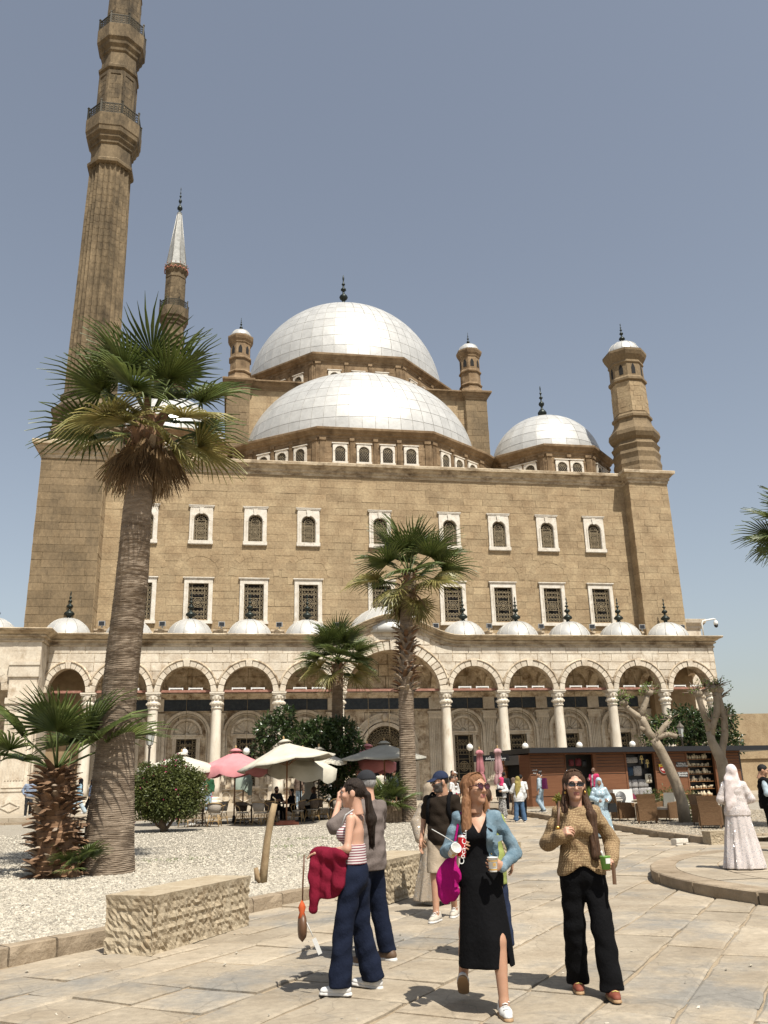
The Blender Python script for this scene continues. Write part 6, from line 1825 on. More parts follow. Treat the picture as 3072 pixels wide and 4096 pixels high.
def text_mesh(body, size, name='lettering', ext=.004, align='CENTER', cu_space=1.0):
    cu = bpy.data.curves.new(name, 'FONT'); cu.body = body; cu.size = size; cu.extrude = ext; cu.align_x = align; cu.align_y = 'CENTER'; cu.space_line = .8; cu.space_character = cu_space
    o = bpy.data.objects.new(name, cu); COL.objects.link(o)
    dg = bpy.context.evaluated_depsgraph_get(); me = bpy.data.meshes.new_from_object(o.evaluated_get(dg))
    bpy.data.objects.remove(o, do_unlink=True); bpy.data.curves.remove(cu); me.name = name
    me.materials.clear()
    me.transform(Matrix.Rotation(pi/2,4,'X'))
    return me
def text(body, size, m_, parent, loc, rz=0, **kw):
    return link(kw.pop('name','lettering'), text_mesh(body, size, **kw), m_, parent, loc, rz)
sg = thing('discount_sign', 'round red and yellow 40% discount sign on the kiosk panel', 'sign', KO + Matrix.Rotation(KA,3,'Z') @ Vector((7.66,-.03,1.84)), KA)
m = MB(); m.lathe([(0,0),(.27,0),(.27,.03),(0,.03)], 24); m.xf(Matrix.Rotation(pi/2,4,'X')); m.build('disc', M_letter, sg)
m = MB(); m.lathe([(0,.03),(.245,.03),(.245,.036),(0,.036)], 24); m.xf(Matrix.Rotation(pi/2,4,'X')); m.build('red_face', plain('sign_red', (.55,.03,.03), .5), sg)
m = MB(); m.box(-.30,.16,-.05,-.037,.07,.20); m.build('yellow_band', plain('sign_yellow', (.72,.50,.03), .5), sg)
text('40%', .21, M_letter, sg, (.0,-.04,-.07)); text('Discount', .085, plain('sign_dark', (.12,.03,.02), .6), sg, (-.07,-.052,.135))
for body, z, lb in (('Selling at\nFactory Price', 2.0, 'white outlined price sign, upper of two on the kiosk panel'), ('Handmade\nProducts', 1.52, 'white outlined sign, lower of two on the kiosk panel')):
    sg = thing('price_sign', lb, 'sign', KO + Matrix.Rotation(KA,3,'Z') @ Vector((8.8,-.015,z)), KA)
    m = MB(); m.box(-.33,.33,-.012,.0,-.13,.13); m.build('board', M_shelf, sg); text(body, .135, M_letter, sg, (0,-.014,0))
# glass and goods: bag window
def kp(x, y, z): return KO + Matrix.Rotation(KA,3,'Z') @ Vector((x, y, z))
m = MB(); m.box(5.5,7.16,.5,.52,0,2.55); m.build('display_back', M_roofk, K)
M_bag = mat('grey_printed_cloth', (.20,.19,.18), (.34,.33,.32), sc=14, rough=.9, coord='obj', c3=(.05,.05,.06), sc3=16, thr=(.55,.6), var=.15)
M_bagc = mat('cream_cloth', (.50,.46,.36), (.58,.54,.44), sc=6, rough=.9, coord='obj')
M_ankh = plain('gold_ankh', (.55,.42,.16), .5); M_ankh_d = plain('brown_ankh', (.09,.055,.03), .7)
M_blueb = mat('navy_cloth', (.02,.04,.07), (.04,.07,.11), sc=8, rough=.9, coord='obj')
def pillow_mesh(w, h, d=.07):
    m = MB(); n = 8; vs = []; fs = []
    for s in (-1, 1):
        for j in range(n+1):
            for i in range(n+1):
                u, v = -1+2*i/n, -1+2*j/n; e = max(0,(1-u**4))*max(0,(1-v**4))
                vs.append((u*w/2*(1-.06*v*v), s*d*e**.6, v*h/2*(1-.06*u*u)))
    k = (n+1)**2
    for j in range(n):
        for i in range(n):
            a = j*(n+1)+i; fs.append((a, a+1, a+n+2, a+n+1)); fs.append((k+a, k+a+n+1, k+a+n+2, k+a+1))
    m.add(vs, fs, 0, True); return m.mesh('cushion')
def ankh(parent, m_, s, y):
    a = MB(); ring_bar(a, 0, s*.28, s*.16, s*.09, .02, y, 14); a.box(-s*.05,s*.05,y-.02,y,-s*.5,s*.12); a.box(-s*.28,s*.28,y-.021,y,-s*.02,s*.09); a.build('ankh_print', m_, parent)
pmesh = pillow_mesh(.36,.40)
FLW = ['left','second','third','right']
for rI, z in enumerate((1.12,.72)):
    for cI in range(4):
        x = 5.72+cI*.37
        if cI == 3: continue
        o = link('printed_bag', pmesh, M_bag, None, kp(x,.35,z), KA); tag(o, f'{FLW[cI]} grey printed bag in the {"upper" if rI == 0 else "lower"} full row of the kiosk window', 'bag', 'printed bags in the kiosk window')
for i, (x, z, w, h, mm, lb) in enumerate(((5.98,2.28,.85,.3,M_bag,'wide grey printed bag at the top of the kiosk window'),(5.62,1.72,.24,.42,M_bag,'narrow grey bag at the left of the second row'),(5.9,1.72,.34,.42,M_blueb,'navy bag in the second row of the kiosk window'),(6.35,1.74,.5,.48,M_bag,'large grey bag with printed figures beside the navy one'),
        (6.75,1.12,.34,.4,M_bag,'fourth grey bag beside the cream ankh bag'),(6.72,.74,.34,.4,M_bag,'grey bag beside the tall double one'),(6.92,.62,.36,.62,M_bag,'tall grey bag at the lower right of the kiosk window'),(6.92,.05,.36,.42,M_bagc,'cream bag at the bottom right of the kiosk window'))):
    o = link('printed_bag', pillow_mesh(w,h), mm, None, kp(x,.33+.01*i,z), KA); tag(o, lb, 'bag', 'printed bags in the kiosk window')
t = thing('ankh_bag', 'cream bag with a dark ankh in the kiosk window', 'bag', kp(6.92,.3,1.36), KA, 'printed bags in the kiosk window'); link('cushion', pillow_mesh(.4,.46), M_bagc, t); ankh(t, M_ankh_d, .34, -.075)
for x, z, lb in ((6.58,2.3,'left black cloth with a gold ankh at the window top'),(6.9,2.1,'right black cloth with a gold ankh at the window top')):
    t = thing('ankh_cloth', lb, 'bag', kp(x,.3,z), KA, 'printed bags in the kiosk window'); link('cushion', pillow_mesh(.3,.5,.05), M_black, t); ankh(t, M_ankh, .40, -.055)
M_rug = mat('red_rug', (.16,.015,.02), (.09,.012,.02), sc=16, rough=.95, coord='obj', c3=(.30,.10,.08), sc3=18, thr=(.6,.64))
m = MB(); m.box(-.32,.32,-.03,0,-.3,.3); o = m.build('rug', M_rug, None, kp(6.38,.2,.22), KA); tag(o, 'dark red patterned rug hanging low in the kiosk window', 'rug')
m = MB(); m.lathe([(.0,.28),(.08,.26),(.16,.2),(.24,.05),(.22,-.3),(.0,-.3)], 14, sy=.5); o = m.build('hanging_jacket', plain('maroon_cloth', (.13,.01,.03), .9), None, kp(5.7,.15,.40), KA); tag(o, 'maroon garment bundled at the lower left of the kiosk window', 'clothing')
# pottery window
m = MB(); m.box(9.18,10.88,.62,.64,0,2.55); m.build('display_back', M_roofk, K)
M_pot = mat('alabaster_pot', (.40,.33,.22), (.58,.50,.36), sc=6, rough=.5, var=.35, coord='obj')
pots = []
for pr in ([(.0,0),(.05,0),(.09,.06),(.10,.14),(.05,.2),(.065,.25),(.0,.25)], [(.0,0),(.04,0),(.05,.03),(.10,.1),(.11,.15),(.09,.15),(.0,.1)], [(0,0),(.07,0),(.075,.12),(.07,.13),(0,.13)], [(0,0),(.05,0),(.03,.03),(.06,.08),(.05,.16),(0,.16)]):
    m = MB(); m.lathe(pr, 12); pots.append(m.mesh('pot'))
r = random.Random(77)
for i in range(6):
    z = .42+i*.37
    m = MB(); m.box(9.2,10.86,.2,.6,z-.02,z); m.build('shelf', M_bamboo if False else M_kwood2, K)
    x = 9.27; k = 0
    while x < 10.8:
        o = link('pottery_jar', pots[(0 if i == 5 else r.randrange(4))], M_pot, None, kp(x,.3+r.uniform(0,.1),z), r.uniform(0,6)); s = r.uniform(.75,1.15); o.scale = (s,s,s)
        tag(o, 'small pale stone jar on the shelves of the kiosk pottery window', 'jar', 'jars on the pottery shelves'); x += r.uniform(.14,.2); k += 1
# till window
t = thing('counter', 'low counter with red goods inside the till window of the kiosk', 'counter', kp(2.75,.5,0), KA); m = MB(); m.box(-.7,.7,-.2,.2,0,.78); m.build('counter_body', M_grey_metal, t); m = MB(); m.box(-.7,.7,-.25,.2,.78,.82); m.build('counter_top', M_kwood2, t); m = MB(); m.box(-.6,.2,-.22,-.201,.35,.6); m.build('red_panel', M_red, t)
for x, z, s, lb in ((2.55,2.2,.3,'left red bag hanging in the till window'),(2.95,2.22,.34,'right red bag hanging in the till window'),(3.3,2.15,.3,'dark bag hanging at the right of the till window')):
    o = link('hanging_bag', pillow_mesh(s,s*1.1), plain('red_bag', (.12,.015,.02), .7) if x < 3.2 else M_black, None, kp(x,.4,z), KA); tag(o, lb, 'bag', 'bags hanging in the till window')
M_tube = bpy.data.materials.new('lit_tube'); M_tube.use_nodes = True; e = M_tube.node_tree.nodes['Principled BSDF']; e.inputs['Emission Color'].default_value = (.8,.9,1,1); e.inputs['Emission Strength'].default_value = 1.5
m = MB(); m.tube([(0,0,0),(0,0,.75)], .018, 8); o = m.build('tube_light', M_tube, None, kp(2.42,.7,1.1), KA); tag(o, 'vertical lit tube light inside the till window', 'light')
# ---- objects by the kiosk
t = thing('air_conditioner', 'white air conditioner outdoor unit with a round fan grille', 'air conditioner', kp(4.6,-.55,.02), KA); m = MB(); m.box(-.55,.55,-.2,.2,.08,.85); m.build('casing', M_white, t)
g = MB()
for r_ in (.28,.23,.18,.13,.08,.04): ring_bar(g, -.15,.47,r_,.018,.02,-.2,18)
m = MB(); m.lathe([(0,0),(.29,0),(.29,.01),(0,.01)], 20); m.xf(Matrix.Translation((-.15,-.2,.47)) @ Matrix.Rotation(pi/2,4,'X')); m.build('fan_recess', M_grey_metal, t); g.build('fan_grille', M_black, t)
for s in (-.4,.4): m = MB(); m.box(s-.05,s+.05,-.2,.2,0,.08); m.build('foot', M_grey_metal, t)
t = thing('wooden_stool', 'pale wooden stool in front of the air conditioner', 'stool', (4.05,-24.9,G_(-24.9)))
m = MB(); m.box(-.2,.2,-.17,.17,.60,.64); m.box(-.17,.17,-.14,.14,.68,.71); m.build('seat', M_bamboo if False else M_frame, t)
for sx in (-1,1):
    for sy in (-1,1): m = MB(); m.tube([(sx*.15,sy*.13,.6),(sx*.2,sy*.17,0)], .018, 6); m.build('leg', M_frame, t)
M_croton = leafmat('croton_leaf', (.10,.12,.02), (.30,.24,.04))
for i, (x, y, sp, lb) in enumerate(((4.45,-17.9,0,'leftmost potted shrub in the row before the kiosk'),(4.95,-17.75,0,'second potted shrub in the row before the kiosk'),(5.45,-17.7,0,'third potted shrub in the row before the kiosk'),(6.0,-17.6,1,'potted yucca with spiky leaves in the row before the kiosk'),(6.5,-17.5,0,'rightmost potted shrub in the row before the kiosk'),(4.85,-18.3,0,'potted shrub standing in front of the row'))):
    t = thing('potted_plant', lb, 'potted plant', (x, y, G_(y)), 0, 'potted plants before the kiosk'); m = MB(); m.lathe([(.16,0),(.21,.28),(.23,.3),(.2,.3),(.19,.26),(0,.26)], 14); m.build('pot', M_black, t)
    if sp:
        l = MB(); rr = random.Random(3)
        for j in range(40):
            az = rr.uniform(0,6.28); el = rr.uniform(.4,1.5); L_ = rr.uniform(.5,.75); d = Vector((math.cos(az)*math.cos(el), math.sin(az)*math.cos(el), math.sin(el))); sd = Vector((-math.sin(az),math.cos(az),0))*.025
            a = Vector((0,0,.4)); l.add([a-sd, a+sd, a+d*L_*.6+sd*.9, a+d*L_, a+d*L_*.6-sd*.9], [(0,1,2,3,4)])
        l.build('leaves', M_sprout, t); m = MB(); m.tube([(0,0,.2),(0,0,.45)], .04, 6); m.build('stem', M_bark, t)
    else: leaf_cloud('foliage', [(0,0,.45,.28,.25,.2)], 420, .12, M_croton, t, 30+i, shell=.2); m = MB(); m.tube([(0,0,.2),(0,0,.45)], .02, 6); m.build('stem', M_bark, t)
# ---- street lamps
def street_lamp(loc, H, label):
    t = thing('street_lamp', label, 'street lamp', loc, 0, 'old style street lamps'); h = H-loc[2]
    m = MB(); m.lathe([(.14,0),(.14,.3),(.09,.4),(.07,.6),(.055,1.2),(.05,h-1.05),(.09,h-1.0),(.05,h-.95),(.11,h-.88)], 12); m.build('post', M_pole_d, t)
    m = MB(); m.lathe([(.13,h-.88),(.21,h-.35)], 6, sm=False, caps=False); m.build('lantern_glass', plain('lantern_glass', (.42,.43,.40), .2), t)
    m = MB()
    for i in range(6):
        a = i*pi/3; m.tube([(.135*math.cos(a),.135*math.sin(a),h-.88),(.215*math.cos(a),.215*math.sin(a),h-.35)], .014, 5)
    m.lathe([(.25,h-.36),(.25,h-.31),(.2,h-.26),(.07,h-.12),(.05,h-.08),(.04,h-.04),(.0,h+.06)], 6, sm=False); m.build('lantern_frame', M_pole_d, t)
street_lamp((-14.46,-14.0,FZ), 4.75, 'black street lamp with a glass lantern beside the tall palm')
street_lamp((15.4,-9.5,FZ), 4.95, 'greenish street lamp behind the kiosk and leaning tree')
# =================================================================== people
F32 = np.float32
def smin(a, b, k):
    h = np.clip(.5+.5*(b-a)/k, 0, 1)
    return b*(1-h)+a*h-k*h*(1-h)
def cone(P, a, b, ra, rb, ky=1.0):
    """tapered capsule, optionally flattened along Y"""
    a = np.array(a, F32); b = np.array(b, F32)
    q = P-a; ba = b-a
    if ky != 1.0:
        q = q*np.array([1,1/ky,1], F32); ba = ba*np.array([1,1/ky,1], F32)
    h = np.clip((q@ba)/max(float(ba@ba),1e-9), 0, 1)
    d = np.sqrt(((q-h[:,None]*ba)**2).sum(1))-(ra+(rb-ra)*h)
    return d*(ky if ky < 1 else 1)
def ellip(P, c, r):
    r = np.array(r, F32); q = (P-np.array(c, F32))/r
    k0 = np.sqrt((q*q).sum(1)); k1 = np.sqrt(((q/r)**2).sum(1))
    return k0*(k0-1)/np.maximum(k1, 1e-6)
def nets(fn, lo, hi, h):
    """surface nets over a box; returns vertices and quads"""
    lo = np.array(lo, F32); hi = np.array(hi, F32)
    n = np.ceil((hi-lo)/h).astype(int)+1
    ax = [lo[i]+h*np.arange(n[i], dtype=F32) for i in range(3)]
    G = np.stack(np.meshgrid(*ax, indexing='ij'), -1).reshape(-1,3)
    D = fn(G).astype(F32).reshape(n)
    D[0]=np.abs(D[0])+1e-4; D[-1]=np.abs(D[-1])+1e-4; D[:,0]=np.abs(D[:,0])+1e-4; D[:,-1]=np.abs(D[:,-1])+1e-4; D[:,:,0]=np.abs(D[:,:,0])+1e-4; D[:,:,-1]=np.abs(D[:,:,-1])+1e-4
    I = D < 0
    c = I[:-1,:-1,:-1].astype(np.int8)
    cnt = sum(I[i:n[0]-1+i, j:n[1]-1+j, k:n[2]-1+k].astype(np.int8) for i in (0,1) for j in (0,1) for k in (0,1))
    act = (cnt > 0) & (cnt < 8)
    idx = np.argwhere(act)
    if len(idx) == 0: return np.zeros((0,3)), np.zeros((0,4), int)
    num = -np.ones(act.shape, np.int64); num[act] = np.arange(len(idx))
    acc = np.zeros((len(idx),3), F32); wt = np.zeros(len(idx), F32)
    co = [(i,j,k) for i in (0,1) for j in (0,1) for k in (0,1)]
    val = {c_: D[idx[:,0]+c_[0], idx[:,1]+c_[1], idx[:,2]+c_[2]] for c_ in co}
    for a in co:
        for d in range(3):
            if a[d]: continue
            b = tuple(1 if t == d else a[t] for t in range(3))
            va, vb = val[a], val[b]; m = (va < 0) != (vb < 0)
            t = np.where(m, va/np.where(m, va-vb, 1), 0)
            p = np.repeat(np.array([a], F32), len(idx), 0); p[:,d] += t
            acc[m] += p[m]; wt[m] += 1
    V = lo + h*(idx + acc/wt[:,None])
    Q = []
    for d in range(3):
        e, f_ = [(1,2),(2,0),(0,1)][d]
        sl0 = [slice(None)]*3; sl1 = [slice(None)]*3; sl0[d] = slice(0,-1); sl1[d] = slice(1,None)
        A = I[tuple(sl0)]; B = I[tuple(sl1)]
        for sgn in (0, 1):
            m = (A & ~B) if sgn == 0 else (~A & B)
            q = np.argwhere(m); q = q[(q[:,e] > 0) & (q[:,f_] > 0) & (q[:,e] < n[e]-1) & (q[:,f_] < n[f_]-1)]
            def nb(de, df):
                r_ = q.copy(); r_[:,e] -= de; r_[:,f_] -= df
                return num[r_[:,0], r_[:,1], r_[:,2]]
            quad = np.stack([nb(0,0), nb(1,0), nb(1,1), nb(0,1)], 1)
            Q.append(quad if sgn == 0 else quad[:,::-1])
    Q = np.concatenate(Q); Q = Q[(Q >= 0).all(1)]
    return V, Q
def skinmat(name, c):
    m = mat(name, tuple(x*.93 for x in c), tuple(min(1,x*1.05) for x in c), sc=9, rough=.5, coord='obj', spec=.35)
    b = m.node_tree.nodes['Principled BSDF']; b.inputs['Subsurface Weight'].default_value = .08; b.inputs['Subsurface Radius'].default_value = (.02,.008,.004)
    return m
SK = {'fair': skinmat('fair_skin', (.46,.265,.185)), 'tan': skinmat('tan_skin', (.37,.205,.13)), 'olive': skinmat('olive_skin', (.28,.155,.092)), 'dark': skinmat('dark_skin', (.12,.062,.036))}
M_lip = plain('lips', (.27,.105,.085), .5); M_eyew = plain('eye_white', (.5,.49,.47), .3); M_iris = plain('iris', (.05,.03,.02), .2)
def cloth(name, c, rough=.9, v=.12, bump=.0, bsc=16, sheen=0):
    c = tuple(x*.72 for x in c)
    return mat(name, tuple(x*(1-v) for x in c), tuple(min(1,x*(1+v)) for x in c), sc=7, rough=rough, coord='obj', bump=bump or .5, bsc=bsc, spec=.1, stretch=(1,1,.75), detail=3)
C = {}
for n_, c_ in dict(black=(.006,.006,.007), charcoal=(.035,.036,.04), navy=(.012,.017,.036), navy2=(.028,.038,.075), grey=(.19,.155,.14), darkbrown=(.028,.020,.014), beige=(.42,.34,.25), white=(.72,.71,.69), maroon=(.21,.012,.032),
                  lightblue=(.30,.45,.55), skyblue=(.46,.56,.62), jean=(.09,.16,.27), palejean=(.34,.43,.50), pinkhot=(.62,.06,.16), magenta=(.40,.01,.16), red=(.32,.03,.07), olive=(.34,.27,.09), lime=(.33,.38,.12), cream=(.62,.58,.48), orange=(.36,.10,.04), green=(.03,.10,.05),
                  steel=(.12,.15,.22), taupe=(.17,.12,.09), blush=(.82,.72,.69), rose=(.55,.34,.32)).items():
    C[n_] = cloth(n_+'_cloth', c_)
H_ = {k_: mat(k_+'_hair', c1, c2, sc=60, rough=.62, coord='obj', stretch=(1,1,.05), spec=.2, bump=.5, bsc=70) for k_, c1, c2 in (('brown',(.035,.018,.010),(.075,.038,.02)),('dark',(.012,.008,.006),(.03,.02,.014)),('black',(.006,.006,.006),(.014,.013,.012)),('auburn',(.13,.06,.028),(.23,.115,.055)),('grey',(.22,.21,.2),(.34,.33,.32)))}
M_leather = plain('brown_leather', (.10,.05,.025), .45); M_sole = plain('white_rubber', (.52,.50,.47), .6); M_gum = plain('gum_sole', (.30,.19,.10), .7)
M_shoe = {'white': plain('white_canvas', (.55,.54,.52), .7), 'black': plain('black_leather', (.012,.012,.012), .4), 'cream': plain('cream_trainer', (.40,.36,.30), .7), 'rust': plain('rust_suede', (.17,.045,.025), .75), 'brown': plain('brown_shoe', (.10,.06,.035), .6)}
# denim, knit, stripes, sequins
M_denim = mat('washed_denim', (.075,.125,.16), (.185,.255,.30), sc=7, rough=.9, coord='obj', bump=.6, bsc=20, c3=(.24,.31,.35), sc3=7, thr=(.5,.72))
def pattern(name, kind, c1, c2, scale, rough=.85, metal=0.0, thr=.5, base=None):
    m = bpy.data.materials.new(name); m.use_nodes = True; nt = m.node_tree; b = nt.nodes['Principled BSDF']; b.inputs['Roughness'].default_value = rough; b.inputs['Metallic'].default_value = metal
    tc = nt.nodes.new('ShaderNodeTexCoord'); mp = nt.nodes.new('ShaderNodeMapping'); nt.links.new(tc.outputs['Object'], mp.inputs[0])
    rp = nt.nodes.new('ShaderNodeValToRGB'); rp.color_ramp.elements[0].color = (*c1,1); rp.color_ramp.elements[1].color = (*c2,1)
    if kind == 'stripe':
        w = nt.nodes.new('ShaderNodeTexWave'); w.bands_direction = 'Z'; w.inputs['Scale'].default_value = scale; w.inputs['Distortion'].default_value = .2; out = w.outputs['Fac']
        rp.color_ramp.elements[0].position = thr-.05; rp.color_ramp.elements[1].position = thr+.05
    elif kind == 'knit':
        w = nt.nodes.new('ShaderNodeTexVoronoi'); w.inputs['Scale'].default_value = scale; w.inputs['Randomness'].default_value = .25; out = w.outputs['Distance']
        rp.color_ramp.elements[0].position = .2; rp.color_ramp.elements[1].position = .55
        bp = nt.nodes.new('ShaderNodeBump'); bp.inputs['Strength'].default_value = .8; bp.inputs['Distance'].default_value = .006; bp.invert = True; nt.links.new(out, bp.inputs['Height']); nt.links.new(bp.outputs[0], b.inputs['Normal'])
    elif kind == 'sequin':
        w = nt.nodes.new('ShaderNodeTexVoronoi'); w.inputs['Scale'].default_value = scale; out = w.outputs['Color']
        sx = nt.nodes.new('ShaderNodeSeparateColor'); nt.links.new(out, sx.inputs[0]); out = sx.outputs[0]
        rp.color_ramp.elements[0].position = thr; rp.color_ramp.elements[1].position = thr+.05
        mr = nt.nodes.new('ShaderNodeMapRange'); mr.inputs['From Min'].default_value = thr; mr.inputs['From Max'].default_value = thr+.04; nt.links.new(out, mr.inputs['Value']); nt.links.new(mr.outputs[0], b.inputs['Metallic'])
        m2 = nt.nodes.new('ShaderNodeMapRange'); m2.inputs['From Min'].default_value = thr; m2.inputs['From Max'].default_value = thr+.04; m2.inputs['To Min'].default_value = .8; m2.inputs['To Max'].default_value = .18; nt.links.new(out, m2.inputs['Value']); nt.links.new(m2.outputs[0], b.inputs['Roughness'])
        bp = nt.nodes.new('ShaderNodeBump'); bp.inputs['Strength'].default_value = .9; bp.inputs['Distance'].default_value = .01; nt.links.new(w.outputs['Color'], bp.inputs['Height']); nt.links.new(bp.outputs[0], b.inputs['Normal'])
    else:
        w = nt.nodes.new('ShaderNodeTexNoise'); w.inputs['Scale'].default_value = scale; w.inputs['Detail'].default_value = 3; out = w.outputs['Fac']
        rp.color_ramp.elements[0].position = thr-.02; rp.color_ramp.elements[1].position = thr+.02
    nt.links.new(mp.outputs[0], w.inputs['Vector']); nt.links.new(out, rp.inputs['Fac']); nt.links.new(rp.outputs[0], b.inputs['Base Color'])
    return m
M_knit = pattern('gold_knit', 'knit', (.38,.275,.145), (.15,.09,.04), 80)
M_stripe = pattern('red_white_stripes', 'stripe', (.52,.48,.47), (.17,.04,.055), 15, thr=.55)
M_stripe2 = pattern('grey_stripes', 'stripe', (.12,.15,.21), (.20,.24,.31), 4)
M_seq_b = pattern('blue_sequin_cloth', 'sequin', (.32,.42,.47), (.66,.74,.78), 110, thr=.84)
M_seq_w = pattern('ivory_sequin_cloth', 'sequin', (.54,.48,.455), (.80,.77,.75), 120, thr=.86)
M_seq_t = pattern('beige_sequin_gauze', 'sequin', (.29,.235,.175), (.70,.66,.60), 110, thr=.9)
M_print = pattern('black_white_print', 'noise', (.03,.03,.03), (.45,.43,.40), 38, thr=.5)
M_camo = pattern('brown_print', 'noise', (.10,.06,.04), (.25,.17,.11), 20, thr=.5)

# ---- cached heads, hands, shoes
def head_sdf(P, male):
    d = ellip(P, (0,.018,.03), (.077,.096,.092))
    d = smin(d, ellip(P, (0,-.018,-.035), (.060 if not male else .064,.074,.088)), .03)
    d = smin(d, ellip(P, (0,-.066,-.098), (.026 if not male else .032,.024,.022)), .025)
    for s in (-1, 1):
        d = smin(d, ellip(P, (s*.040,-.066,-.022), (.026,.024,.024)), .02)
        d = smin(d, ellip(P, (s*.079,.012,-.008), (.011,.024,.033)), .008)
    d = smin(d, cone(P, (-.040,-.076,.030), (.040,-.076,.030), .013, .013), .018)
    for s in (-1, 1): d = -smin(-d, ellip(P, (s*.031,-.104,.010), (.020,.018,.013)), .012)
    d = smin(d, cone(P, (0,-.086,.016), (0,-.110,-.026), .008, .012), .010)
    for s in (-1, 1): d = smin(d, ellip(P, (s*.011,-.098,-.031), (.009,.010,.008)), .006)
    d = smin(d, cone(P, (-.018,-.086,-.058), (.018,-.086,-.058), .007, .007), .008); d = smin(d, cone(P, (-.015,-.084,-.070), (.015,-.084,-.070), .008, .008), .008)
    d = smin(d, cone(P, (0,.022,-.06), (0,.035,-.18), .052 if not male else .060, .056 if not male else .066), .03)
    return d
HEAD = {}
for mk in (False, True):
    for hq, h in ((0,.0095),(1,.0055)):
        V, Q = nets(lambda P: head_sdf(P, mk), (-.11,-.14,-.19), (.11,.13,.14), h)
        c_ = V[Q].mean(1); lip = ((c_[:,1] < -.083) & (c_[:,2] > -.080) & (c_[:,2] < -.051) & (np.abs(c_[:,0]) < .023)).astype(int)
        HEAD[(mk, hq)] = (V, Q, lip)
def hand_sdf(P, curl, thumb, spread=1.0):
    d = None; k = .012
    for i, (yk, L1) in enumerate(((-.030,.043),(-.010,.047),(.011,.044),(.030,.035))):
        a = np.array((0,yk*.45,-.01)); b = np.array((.0,yk,-.088+.004*abs(i-1)))
        m = cone(P, a, b, .017, .0125); d = m if d is None else smin(d, m, .016)
        p = b; an = 0.0; L = L1
        for j in range(3):
            an += curl[j] if hasattr(curl, '__len__') else curl
            q = p + np.array((-math.sin(an)*L, yk*.10*spread, -math.cos(an)*L))
            d = np.minimum(d, cone(P, p, q, .0092-.0008*j, .0086-.0009*j)) if j else smin(d, cone(P, p, q, .0095, .0088), .006)
            p = q; L *= .66
    t0, t1, t2, t3 = thumb
    d = smin(d, cone(P, t0, t1, .014, .0115), .014); d = smin(d, cone(P, t1, t2, .0115, .0105), .006); d = smin(d, cone(P, t2, t3, .0105, .0085), .006)
    return smin(d, cone(P, (0,0,.05), (0,0,-.02), .024, .024, .9), .02)
TH_R = ((-.004,-.020,-.020),(-.018,-.044,-.048),(-.026,-.050,-.078),(-.032,-.048,-.102)); TH_G = ((-.006,-.022,-.022),(-.030,-.048,-.045),(-.056,-.050,-.062),(-.080,-.040,-.072))
HAND = {k_: nets(lambda P: hand_sdf(P, c_, t_), (-.12,-.085,-.225), (.05,.075,.06), .0048) for k_, c_, t_ in (('relaxed',(.25,.35,.3),TH_R),('grip',(.75,.75,.5),TH_G),('fist',(1.3,1.4,.9),((-.006,-.022,-.022),(-.03,-.042,-.05),(-.045,-.030,-.078),(-.048,-.008,-.09))),('pinch',(.95,.9,.4),((-.006,-.022,-.022),(-.032,-.046,-.05),(-.055,-.048,-.078),(-.07,-.04,-.098))))}
def shoe_sdf(P, sole):
    d = cone(P, (0,.055,.045), (0,-.06,.035), .040, .042); d = smin(d, cone(P, (0,-.06,.030), (0,-.145,.026), .043, .034, 1), .03); d = smin(d, cone(P, (0,.03,.05), (0,.03,.10), .042, .040), .03)
    if sole:
        d = np.minimum(cone(P, (0,.06,.0), (0,-.07,.0), .046, .050), cone(P, (0,-.07,.0), (0,-.150,.0), .050, .038)); return np.maximum(np.maximum(d, P[:,2]-.028), -P[:,2]+.001)
    return np.maximum(np.maximum(d, -(P[:,2]-.022)), P[:,2]-.105)
SHOE = nets(lambda P: shoe_sdf(P, False), (-.07,-.21,-.02), (.07,.13,.13), .008); SOLE = nets(lambda P: shoe_sdf(P, True), (-.07,-.21,-.02), (.07,.13,.05), .008)
SHOE_ME = {}; 
def shoe_mesh(kind, m):
    if (kind, m.name) not in SHOE_ME:
        me = np_mesh(kind, *(SHOE if kind == 'shoe' else SOLE), smooth=True); me.materials.append(m); SHOE_ME[(kind, m.name)] = me
    return SHOE_ME[(kind, m.name)]
class Rig:
    def __init__(s, H, male, pose):
        k = 1.0; s.H = H; s.s = H/1.70; s.male = male
        sh = .180 if male else .146
        J = dict(pelvis=(0,0,.93), waist=(0,0,1.06), chest=(0,0,1.25), neck=(0,.012,1.415), head=(0,-.012,1.582),
                 hipR=(-.085,0,.90), hipL=(.085,0,.90), kneeR=(-.09,-.015,.49), kneeL=(.09,-.015,.49), ankR=(-.095,.02,.09), ankL=(.095,.02,.09),
                 shR=(-sh,.012,1.366), shL=(sh,.012,1.366), elR=(-sh-.055,.035,1.12), elL=(sh+.055,.035,1.12), wrR=(-sh-.065,-.03,.875), wrL=(sh+.065,-.03,.875))
        lean = pose.get('lean', (0,0))
        for k_ in J:
            v = pose.get(k_)
            if v is not None: J[k_] = v
            J[k_] = np.array(J[k_], float)
        if lean != (0,0):
            for k_ in J:
                if k_ in pose: continue
                dz = J[k_][2]-.93
                if dz > 0: J[k_] = J[k_] + np.array((lean[0]*dz, lean[1]*dz, 0))
        s.J = J
    def limb(s, P, a, b, ra, rb, ky=1.0): return cone(P, s.J[a], s.J[b], ra, rb, ky)
def wrinkle(P, amp, f=(9,9,38), ph=0.0):
    return amp*(np.sin(P[:,0]*f[0]*3.1+P[:,2]*f[2]+ph)+.7*np.sin(P[:,1]*f[1]*3.7-P[:,2]*f[2]*1.63+2*ph+1)+.5*np.sin((P[:,0]+P[:,1])*f[0]*4.7+P[:,2]*f[2]*.7+ph*.5))
